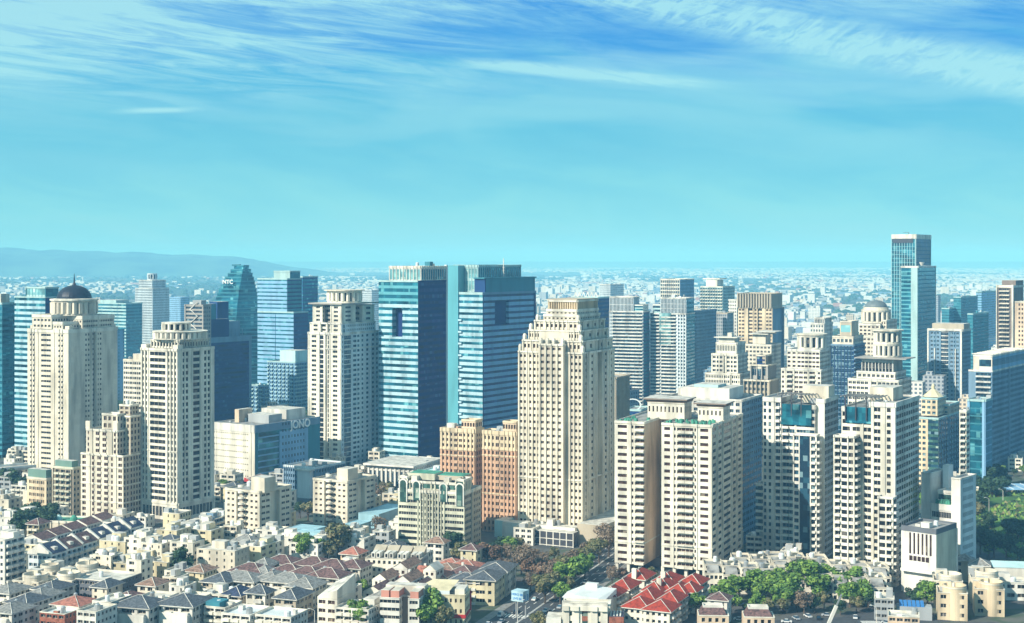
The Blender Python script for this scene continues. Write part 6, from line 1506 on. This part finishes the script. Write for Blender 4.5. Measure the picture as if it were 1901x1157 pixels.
# hills at the far left and the low far rise
def hills(name, Yd, pts, depth, m):
    b = MB(); N_ = 160; rows_ = 12
    X0 = (pts[0][0] - CX) * Yd / F; X1 = (pts[-1][0] - CX) * Yd / F
    for i in range(N_ + 1):
        px = lerp(pts[0][0], pts[-1][0], i / N_)
        for (a_, b_) in zip(pts, pts[1:]):
            if a_[0] <= px <= b_[0]: py = lerp(a_[1], b_[1], (px - a_[0]) / (b_[0] - a_[0]))
        top = zat(py, Yd) + 14 * mnoise.noise(Vector((px * .02, 0, 0))) + 8 * mnoise.noise(Vector((px * .08, 3, 0)))
        x = (px - CX) * Yd / F
        for j in range(rows_ + 1):
            t = j / rows_
            prof_ = sin(pi * min(t, 1) ) ** .8 * min(1, (N_ - i) / 30) ** .7
            zz = max(-1, top * prof_ + 22 * mnoise.noise(Vector((x * .003, t * 9, 2))) * prof_)
            b.v.append((x, Yd + (t - .5) * depth, zz))
    for i in range(N_):
        for j in range(rows_):
            a = i * (rows_ + 1) + j; b.f.append((a, a + rows_ + 1, a + rows_ + 2, a + 1)); b.m.append(b.mi(m))
    o = structure(name, b)
    for p in o.data.polygons: p.use_smooth = True
hills('hills', 13500, [(-300, 459), (0, 463), (60, 464), (130, 465), (190, 468), (280, 471), (330, 473), (420, 478), (520, 483), (620, 492)], 2600, 'hill_green')
0 and hills('far_hills', 17000, [(500, 482), (900, 481), (1200, 482), (1500, 483), (1700, 484), (2200, 483)], 3000, 'hill_green')

# ---------------------------------------------------------------- distant city
mat('far_white', (.58, .58, .56), vary=.05); mat('far_cream', (.55, .50, .42), vary=.1); mat('far_grey', (.30, .32, .34), vary=.1); mat('far_blue', (.14, .22, .32), vary=.15); mat('far_rust', (.35, .20, .16), vary=.1)
# windows of distant blocks: a facade grid in the material, on blocks only a few pixels wide
def far_facade(name, wall, dark):
    m = bpy.data.materials.new(name); m.use_nodes = True
    t = m.node_tree; b = t.nodes['Principled BSDF']; b.inputs['Roughness'].default_value = .8
    g = t.nodes.new('ShaderNodeTexCoord'); sp_ = t.nodes.new('ShaderNodeSeparateXYZ'); t.links.new(g.outputs['Object'], sp_.inputs[0])
    def M(op, a, c=None):
        n = t.nodes.new('ShaderNodeMath'); n.operation = op
        for i, v in enumerate((a, c)):
            if v is None: continue
            if isinstance(v, (int, float)): n.inputs[i].default_value = v
            else: t.links.new(v, n.inputs[i])
        return n.outputs[0]
    s1 = M('ADD', sp_.outputs['X'], sp_.outputs['Y'])
    u = M('FRACT', M('DIVIDE', s1, 3.6)); v = M('FRACT', M('DIVIDE', sp_.outputs['Z'], 3.4))
    w = M('MULTIPLY', M('GREATER_THAN', u, .42), M('GREATER_THAN', v, .45))
    gn = t.nodes.new('ShaderNodeNewGeometry'); s3 = t.nodes.new('ShaderNodeSeparateXYZ'); t.links.new(gn.outputs['Normal'], s3.inputs[0])
    w = M('MULTIPLY', w, M('LESS_THAN', s3.outputs['Z'], .5))
    mx = t.nodes.new('ShaderNodeMix'); mx.data_type = 'RGBA'; mx.inputs['A'].default_value = (*wall, 1); mx.inputs['B'].default_value = (*dark, 1)
    t.links.new(w, mx.inputs['Factor']); t.links.new(mx.outputs['Result'], b.inputs['Base Color']); MATS[name] = m
far_facade('ff_white', (.66, .65, .60), (.12, .16, .20)); far_facade('ff_cream', (.56, .48, .37), (.12, .12, .12)); far_facade('ff_grey', (.34, .37, .40), (.07, .10, .14)); far_facade('ff_blue', (.13, .24, .34), (.03, .07, .12)); far_facade('ff_rust', (.42, .26, .20), (.10, .08, .08))
RF = random.Random(77)
def clear(x, y, w, d, k=.75, g=2):
    for (cx, cy, rr_, W_, D_, a) in FOOT:
        dx, dy = x - cx, y - cy
        lx = dx * cos(a) - dy * sin(a); ly = dx * sin(a) + dy * cos(a)
        if abs(lx) < W_ / 2 + w * k + g and abs(ly) < D_ / 2 + d * k + g: return False
    return True
def on_road(x, y):
    dx, dy = x - AV0[0], y - AV0[1]
    return abs(dx * AD[1] - dy * AD[0]) < 22 and dy < 420
PEND = {}
def later(o, base, x, y, fmt):
    PEND.setdefault((base, fmt), []).append((CX + F * x / y, o))
KM = [('ff_white', 'white'), ('ff_cream', 'cream'), ('ff_grey', 'grey'), ('ff_blue', 'blue grey'), ('ff_rust', 'reddish')]
cnt = 0; tries = 0; fill = []
# distances grow so that the ones showing largest are individual things
while cnt < 290 and tries < 6000:
    tries += 1
    y = 1180 * (1 + RF.random() ** 1.4 * 2.3); x = RF.uniform(-.42, .42) * y * .92
    if y < 1500 and RF.random() < .3: continue
    h_ = RF.choice([12, 15, 20, 28, 38]) * RF.uniform(.8, 1.3)
    if y > 2000 and RF.random() < .15: h_ *= 2
    if x / y < -.1: h_ *= .6
    py = YH + F * (H - h_) / y
    w, d = RF.uniform(14, 30), RF.uniform(12, 22)
    if h_ > 40: w, d = RF.uniform(16, 24), RF.uniform(14, 20)
    if x > 1815 - CX and x / y > .31 and y < 1500: continue
    if not clear(x, y, w, d): continue
    k = RF.choices(range(5), [4, 3, 2, 2.2, .7])[0]
    a = radians(RF.choice([18, 24, 30, 36]))
    b = MB(); m_ = KM[k][0]
    b.box(-w / 2, w / 2, -d / 2, d / 2, 0, h_, m_, 'roof_light' if RF.random() < .5 else 'roof_grey')
    b.box(-w / 2 + 2, -w / 2 + 2 + w * .3, -d * .2, d * .2, h_, h_ + 3, m_, 'roof_light')
    if RF.random() < .5: b.box(w * .1, w * .4, -d * .3, d * .1, h_, h_ + RF.uniform(2, 6), m_, 'roof_grey')
    o = link('distant_building', b.mesh('distant_building'), None, (x, y, 0), -a)
    FOOT.append((x, y, 20, w, d, a))
    size_ = 'low' if h_ < 22 else ('mid rise' if h_ < 42 else 'tall')
    side_ = 'left of the drum topped tower' if x / y < -.14 else ('behind the central towers' if x / y < .12 else ('on the plain left of the teal skyscraper' if x / y < .27 else 'on the plain right of the teal skyscraper'))
    tag(o, f'{size_} {KM[k][1]} distant block among the haze, {side_}', 'building', f'{size_} {KM[k][1]} distant blocks {side_}')
    later(o, f'{size_} {KM[k][1]} distant blocks {side_}', x, y, 0)
    cnt += 1
# the rest of the plain: thousands of roofs that read as one mass
fb = MB(); FM = ['far_white', 'far_cream', 'far_grey', 'far_blue', 'far_rust', 'far_white']
n_ = 0
while n_ < 26000:
    t = RF.random()
    y = 1500 * (15.0 ** (t ** .75))
    x = RF.uniform(-.40, .40) * y * 1.02
    dn = mnoise.noise(Vector((x * .0012, y * .00045, 5))) + .35 * mnoise.noise(Vector((x * .006, y * .003, 8)))
    if dn < -.02: 
        if RF.random() < .90: continue
    if x / y < -.13 and y > 2200 and RF.random() < .72: continue
    if 11500 < y < 15500 and x / y < .05: continue
    w, d = RF.uniform(9, 26) * (1 + y / 22000), RF.uniform(9, 20) * (1 + y / 12000); h_ = RF.choice([5, 6, 7, 9, 11, 13]) * (2.6 if RF.random() < .06 and y < 7000 else 1)
    if y < 3200 and not clear(x, y, w, d): continue
    if RF.random() < .03: w *= 3; d *= 1.8; h_ = 12
    a = radians(RF.choice([15, 25, 35, 20])); m_ = RF.choices(FM, [6, 3, 2, 2, .7, 1])[0]; rm = 'far_white' if RF.random() < .4 else m_
    c, s_ = cos(-a), sin(-a); n = len(fb.v)
    for (zz) in (0, h_):
        for (lx, ly) in ((-w / 2, -d / 2), (w / 2, -d / 2), (w / 2, d / 2), (-w / 2, d / 2)):
            fb.v.append((x + lx * c - ly * s_, y + lx * s_ + ly * c, zz))
    mi = fb.mi(m_); mr_ = fb.mi(rm)
    for f in ((0, 1, 5, 4), (1, 2, 6, 5), (3, 0, 4, 7)): fb.f.append(tuple(n + i for i in f)); fb.m.append(mi)
    fb.f.append((n + 4, n + 5, n + 6, n + 7)); fb.m.append(mr_); n_ += 1
o = link('distant_city', fb.mesh('distant_city')); o['kind'] = 'stuff'; o['label'] = 'countless tiny pale buildings of the far plain fading into blue haze'; o['category'] = 'city'
# far woods between them
wb = MB(); n_ = 0
while n_ < 5200:
    y = 1350 * (9.0 ** RF.random()); x = RF.uniform(-.41, .41) * y
    dn = mnoise.noise(Vector((x * .0012, y * .00045, 5)))
    if dn > .1 and RF.random() < .7: continue
    if y < 3200 and not clear(x, y, 8, 8): continue
    r_ = RF.uniform(5, 12) * (1 + y / 9000); hh = RF.uniform(5, 10) * (1 + y / 20000); n = len(wb.v); k = 6
    for (rr_, zz) in ((r_, 0), (r_ * .9, hh * .6), (r_ * .35, hh)):
        for i in range(k):
            a = 2 * pi * i / k + RF.random() * .4; wb.v.append((x + rr_ * RF.uniform(.8, 1.2) * cos(a), y + rr_ * sin(a), zz))
    mi = wb.mi('leaf_dark')
    for j in range(2):
        for i in range(k): wb.f.append((n + j * k + i, n + j * k + (i + 1) % k, n + (j + 1) * k + (i + 1) % k, n + (j + 1) * k + i)); wb.m.append(mi)
    wb.f.append(tuple(n + 2 * k + i for i in range(k))); wb.m.append(mi); n_ += 1
o = link('distant_woods', wb.mesh('distant_woods')); o['kind'] = 'stuff'; o['label'] = 'dark tree cover between the distant roofs of the plain'; o['category'] = 'trees'
# factories on the plain at the far left
for i, (px, py, w, d, h_, lab) in enumerate([(140, 497, 330, 90, 18, 'long white factory shed on the far plain at the left below the hills'), (260, 505, 180, 80, 26, 'white factory with a stepped roof on the far plain, left of the tapering tower'), (350, 502, 150, 80, 24, 'white factory hall on the far plain just left of the tapering tower'), (585, 503, 70, 50, 34, 'bright white boxy building on the far plain above the blue glass towers'), (345, 497, 30, 30, 60, 'small white tower block on the far plain near the foot of the hills'), (500, 515, 90, 50, 14, 'low cream hall on the far plain right of the tapering tower'), (655, 505, 50, 40, 16, 'low white hall on the far plain above the drum topped tower'), (150, 523, 60, 40, 20, 'white hall above the domed tower on the far plain'), (735, 499, 60, 30, 22, 'white hall on the far plain above the left glass tower')]):
    x, y = gp(px, py + 6); b = MB(); b.box(-w / 2, w / 2, -d / 2, d / 2, 0, h_, 'far_white'); b.box(-w * .3, w * .1, -d / 2 + 1, d / 2 - 1, h_, h_ * 1.35, 'far_white', 'far_white'); b.box(w * .2, w * .26, -4, 4, h_, h_ * 1.9, 'far_white')
    o = link('factory', b.mesh('factory'), None, (x, y, 0), -.2); tag(o, lab, 'factory')

# near fill: low houses in the gaps of the foreground quarter
cnt = 0; tries = 0
walls_ = [('white', 'white'), ('cream', 'cream'), ('cream_light', 'pale cream'), ('grey', 'grey'), ('yellow_cream', 'yellow cream')]
near = [('slate', 'slate'), ('maroon_tile', 'maroon'), ('slate_light', 'light grey'), ('brown_tile', 'brown')]
seen_lab = {}
while cnt < 298 and tries < 14000:
    tries += 1
    y = 585 + 560 * RF.random() ** 1.5; x = RF.uniform(-.37, .37) * y
    if on_road(x, y): continue
    px, py = CX + F * x / y, YH + F * H / y
    if 1330 < px < 1620 and py > 1085: continue
    if px > 1800 and 880 < py < 1060: continue
    if 985 < px < 1140 and py < 1110: continue
    if px > 1640 and py > 1110: continue
    if 1135 < px < 1330 and 1050 < py < 1130: continue
    if 870 < px < 1075 and 1015 < py < 1110: continue
    w, d = RF.uniform(7, 11.5), RF.uniform(7, 12)
    if not clear(x, y, w, d, .56, .6): continue
    h_ = RF.choice([6.5, 9, 9.5, 10]) ; wm_, wn_ = RF.choice(walls_)
    hb = RF.random() < (.45 if py > 1030 else .12); rm_, rn_ = RF.choice(near)
    a = 20
    near_what = 'lower left' if px < 480 else ('bottom centre' if px < 960 else 'right') if py > 1000 else 'mid distance'
    ex = px; 
    base = f'{"hip roofed " + rn_ if hb else "flat roofed"} {wn_} small house in the gaps of the {near_what} quarter'
    b = Bld('small_house', base, 'house', corner=(x + w / 2, y - d / 2), size=(w, d), ht=h_, ang=a, group=f'small infill houses: {base}', wall=wm_, trim='cream_light', win='win', fh=3.2, ct=.3, capd=.15)
    b.tier(-.5, .5, -.5, .5, 0, h_, RF.choice(['-[O-]', '=[i=]', '-[H-]', '.[B.]', '-o[=i]-']), RF.choice(['-[o=]', '=[O=]', '-[o-]']), parapet=0 if hb else .8, roofm='roof_light' if RF.random() < .6 else 'roof_grey')
    if hb: hip(b, rm_, 2.5)
    else:
        if RF.random() < .6: b.pent(-.3, .1, -.1, .3, h_ - .8, h_ + 2.2, wm_, 'stair_hut')
        b.clutter(h_ - .8, 3, seed=cnt)
    later(b.e, ('hip roofed ' + rn_ if hb else 'flat roofed') + f' small {wn_} houses filling gaps in the ' + near_what, x, y, 1); b.done(); cnt += 1
for (base, fmt), L in PEND.items():
    L.sort(key=lambda q: q[0])
    for i, (_, o) in enumerate(L):
        tag(o, f'{ORD[min(i, len(ORD) - 1)]} from the left of the {base}' if len(L) > 1 else 'only one of the ' + base, o['category'], base)
KD = [('leaf_dark', 'dark green'), ('leaf_olive', 'olive'), ('leaf_green', 'fresh green'), ('leaf_brown', 'bare brown')]
ct_ = 0; tries2 = 0; TB = {}
while ct_ < 120 and tries2 < 8000:
    tries2 += 1
    y = RF.uniform(590, 1150); x = RF.uniform(-.37, .37) * y
    if on_road(x, y) or not clear(x, y, 3.5, 3.5): continue
    px, py = CX + F * x / y, YH + F * H / y
    k_, kn_ = RF.choices(KD, [4, 3, 2, 1])[0]
    tree('x', px, py, RF.uniform(.42, .75), k_)
    e_ = [o for o in (COL.objects[-3],)][0]
    FOOT.append((x, y, 3, 4, 4, 0)); ct_ += 1
    where = ('lower left' if px < 480 else 'bottom centre' if px < 960 else 'right') if py > 1000 else 'middle distance'
    TB.setdefault(f'small {kn_} trees between the houses of the {where}', []).append((px, e_))
for base, L in TB.items():
    L.sort(key=lambda q: q[0])
    for i, (_, o) in enumerate(L): tag(o, f'{ORD[i]} from the left of the {base}', 'tree', base)
print('filled houses', cnt, tries)

# ---------------------------------------------------------------- street furniture and vehicles
for cn, cc_ in (('car_white', (.7, .7, .7)), ('car_silver', (.4, .42, .44)), ('car_black', (.02, .02, .025)), ('car_red', (.35, .03, .02)), ('car_blue', (.04, .10, .25))):
    mat(cn, cc_, rough=.25, vary=.02, spec=.6)
mat('rubber', (.02, .02, .02))
CARM = {}
def car(label, x, y, az, cm, cat='car', L=4.4, Wc=1.8, Hc=1.45, van=False):
    e = link('car' if not van else 'van', None, None, (x, y, .02), -az); tag(e, label, cat, 'vehicles on the streets')
    key = (cm, van)
    if key not in CARM:
        b = MB(); b.box(-Wc / 2, Wc / 2, -L / 2, L / 2, .32, .85 if not van else 1.1, cm)
        c = MB(); y0, y1 = (-L * .28, L * .3) if not van else (-L * .48, L * .36); z1 = Hc if not van else 2.1; z0 = .85 if not van else 1.1
        w, w2 = Wc / 2 - .05, Wc / 2 - .22
        c.v = [(-w, y0, z0), (w, y0, z0), (w, y1, z0), (-w, y1, z0), (-w2, y0 + .5, z1), (w2, y0 + .5, z1), (w2, y1 - .7, z1), (-w2, y1 - .7, z1)]
        c.mi('win_blue'); c.mi(cm); c.f = [(0, 1, 5, 4), (1, 2, 6, 5), (2, 3, 7, 6), (3, 0, 4, 7), (4, 5, 6, 7)]; c.m = [0, 0 if not van else 1, 0, 0 if not van else 1, 1]
        wv = MB(); n = 12
        wv.v = [(0.0 + dx, .33 * cos(2 * pi * i / n), .33 * sin(2 * pi * i / n)) for dx in (-.11, .11) for i in range(n)]
        wv.mi('rubber'); wv.f = [(i, (i + 1) % n, n + (i + 1) % n, n + i) for i in range(n)] + [tuple(range(n)), tuple(range(2 * n - 1, n - 1, -1))]; wv.m = [0] * (n + 2)
        CARM[key] = (b.mesh('body'), c.mesh('cabin'), wv.mesh('wheel'))
    bm_, cm_, wm_ = CARM[key]
    link('body', bm_, e); link('cabin', cm_, e)
    for sx in (-1, 1):
        for sy in (-1, 1): link('wheel', wm_, e, (sx * (Wc / 2 - .05), sy * L * .3, .33))
names_ = {'car_white': 'white', 'car_silver': 'silver', 'car_black': 'black', 'car_red': 'red', 'car_blue': 'dark blue'}
rc = random.Random(2)
k = 0
for (t, off, c_) in [(-14, -9.5, 'car_white'), (-8, -6.0, 'car_silver'), (2, -9.8, 'car_white'), (10, -5.8, 'car_black'), (16, 5.5, 'car_white'), (24, 9.2, 'car_silver'), (34, -5.6, 'car_white'), (46, 5.6, 'car_blue'), (60, -9.4, 'car_red'), (74, 5.7, 'car_white'), (120, 9.4, 'car_white'), (132, -5.6, 'car_silver'), (150, 5.5, 'car_white'), (168, 9.3, 'car_black')]:
    x = AV0[0] + AD[0] * t + AD[1] * off; y = AV0[1] + AD[1] * t - AD[0] * off
    car(f'{names_[c_]} car on the avenue, {ORD[k]} counted from the camera end', x, y, aa, c_, van=(k % 5 == 2), cat='car' if k % 5 != 2 else 'van'); k += 1
k = 0
for (px, py, c_) in [(1478, 1150, 'car_silver'), (1500, 1146, 'car_white'), (1520, 1150, 'car_black'), (1588, 1148, 'car_white'), (1650, 1150, 'car_white'), (1646, 1158, 'car_silver'), (1372, 1152, 'car_white'), (1320, 1096, 'car_silver'), (1330, 1106, 'car_white'), (1535, 1144, 'car_silver'), (1460, 1156, 'car_white')]:
    x, y = gp(px, py); car(f'{names_[c_]} car in the street by the bright green trees, {ORD[k]} of those there', x, y, rc.uniform(0, 3), c_); k += 1
def lamp(label, px, py, hh, arms=1, name='street_lamp'):
    x, y = gp(px, py); e = link(name, None, None, (x, y, 0)); tag(e, label, 'street lamp')
    b = MB(); b.lathe(0, 0, [(.16, 0), (.16, 1), (.11, hh)], 'white', 8); link('pole', b.mesh('pole'), e)
    for s_ in ((1, -1) if arms == 2 else (-1,)):
        b = MB(); n = 6
        for i in range(n):
            t0, t1 = i / n, (i + 1) / n
            f = lambda t: (s_ * 2.3 * t, hh + 1.0 * sin(t * pi / 2))
            (xa, za), (xb_, zb) = f(t0), f(t1); b.v += [(xa, -.07, za - .07), (xb_, -.07, zb - .07), (xb_, .07, zb - .07), (xa, .07, za - .07), (xa, -.07, za + .07), (xb_, -.07, zb + .07), (xb_, .07, zb + .07), (xa, .07, za + .07)]; q = len(b.v) - 8
            for ff in ((0, 1, 5, 4), (1, 2, 6, 5), (2, 3, 7, 6), (3, 0, 4, 7), (4, 5, 6, 7), (3, 2, 1, 0)): b.f.append(tuple(q + u for u in ff)); b.m.append(b.mi('white'))
        link('arm', b.mesh('arm'), e); b = MB(); b.box(s_ * 2.3 - .5, s_ * 2.3 + .5, -.2, .2, hh + .86, hh + 1.06, 'white_metal'); link('lamp_head', b.mesh('lamp_head'), e)
lamp('white twin armed street lamp beside the avenue at the bottom', 961, 1166, 10.5, 2); lamp('white single armed street lamp at the bottom edge left of the sloped wall house', 584, 1176, 9, 1); lamp('single armed street lamp in front of the small grey house at bottom right', 1627, 1172, 9.5, 1)
lamp('thin lamp post in the dark park nearer the U shaped block', 1836, 962, 11, 1); lamp('thin lamp post in the dark park under the glass canopy', 1862, 945, 11, 1)
# crane boom bottom right
x, y = gp(1538, 1178); e = link('crane', None, None, (x, y, 0)); tag(e, 'white telescopic crane boom rising in front of the bright green trees', 'crane')
def beam(name, p0, p1, w, m_):
    b = MB(); v0, v1 = Vector(p0), Vector(p1); d_ = (v1 - v0).normalized(); s1_ = d_.cross(Vector((0, 1, 0))).normalized() * w / 2; s2_ = d_.cross(s1_).normalized() * w / 2
    for v in (v0, v1):
        for (i, j) in ((-1, -1), (1, -1), (1, 1), (-1, 1)): b.v.append(tuple(v + s1_ * i + s2_ * j))
    for f in ((0, 1, 5, 4), (1, 2, 6, 5), (2, 3, 7, 6), (3, 0, 4, 7), (4, 5, 6, 7), (3, 2, 1, 0)): b.f.append(f); b.m.append(b.mi(m_))
    link(name, b.mesh(name), e)
beam('boom', (-1, 0, 2), (3.2, 0, 11.5), 1.15, 'white'); beam('boom_section', (3.2, 0, 11.5), (5.2, 0, 16), .55, 'steel'); b = MB(); b.box(-2.6, 2.4, -1.3, 1.3, .6, 2.2, 'white'); link('truck_body', b.mesh('truck_body'), e)
for sx in (-1.8, 0, 1.7):
    b = MB(); b.box(sx - .4, sx + .4, -1.4, 1.4, 0, .8, 'rubber'); link('wheel', b.mesh('wheel'), e)
# glass canopy in the park
e = link('glass_canopy', None, None, (*gp(1882, 925), 0)); tag(e, 'blue glass roofed canopy with a steel frame in the park at the right edge', 'canopy')
b = MB(); b.box(-16, 30, -12, 12, 7, 7.3, 'blue_panel'); link('glass_roof', b.mesh('glass_roof'), e)
for i in range(8): b = MB(); b.box(-16 + i * 6, -15.7 + i * 6, -12, 12, 7.3, 7.6, 'white_cool'); link('roof_rib', b.mesh('roof_rib'), e)
for (px, py) in ((-15, -11), (28, -11), (-15, 11), (28, 11), (6, -11), (6, 11)): b = MB(); b.box(px, px + .5, py, py + .5, 0, 7, 'white_cool'); link('post', b.mesh('post'), e)
# solar panel table at bottom right
e = link('solar_array', None, None, (*gp(1697, 1148), 0), -.2); tag(e, 'blue solar panels on a low roof at the bottom right', 'solar panels'); b = MB(); b.box(-7, 7, -3, 3, 0, 5.4, 'grey'); link('shed', b.mesh('shed'), e)
for i in range(6): b = MB(); b.v = [(-6 + i * 1.7, -2.8, 5.5), (-4.6 + i * 1.7, -2.8, 5.5), (-4.6 + i * 1.7, 2.4, 7.0), (-6 + i * 1.7, 2.4, 7.0), (-6 + i * 1.7, -2.8, 5.42), (-4.6 + i * 1.7, -2.8, 5.42), (-4.6 + i * 1.7, 2.4, 6.9), (-6 + i * 1.7, 2.4, 6.9)]; b.mi('sign_blue'); b.f = [(0, 1, 2, 3), (7, 6, 5, 4), (0, 4, 5, 1), (1, 5, 6, 2), (2, 6, 7, 3), (3, 7, 4, 0)]; b.m = [0] * 6; link('panel', b.mesh('panel'), e)

# ---------------------------------------------------------------- haze
hm = bpy.data.materials.new('haze'); hm.use_nodes = True; t = hm.node_tree; t.nodes.clear()
o_ = t.nodes.new('ShaderNodeOutputMaterial'); pv = t.nodes.new('ShaderNodeVolumePrincipled')
pv.inputs['Color'].default_value = (.24, .62, 1.0, 1); pv.inputs['Absorption Color'].default_value = (.22, .62, 1, 1); pv.inputs['Density'].default_value = HAZE; pv.inputs['Anisotropy'].default_value = -.1
t.links.new(pv.outputs[0], o_.inputs['Volume']); MATS['haze'] = hm
b = MB(); b.box(-14000, 14000, -600, 24000, -1, 250, 'haze'); o = link('haze', b.mesh('haze')); o['kind'] = 'stuff'
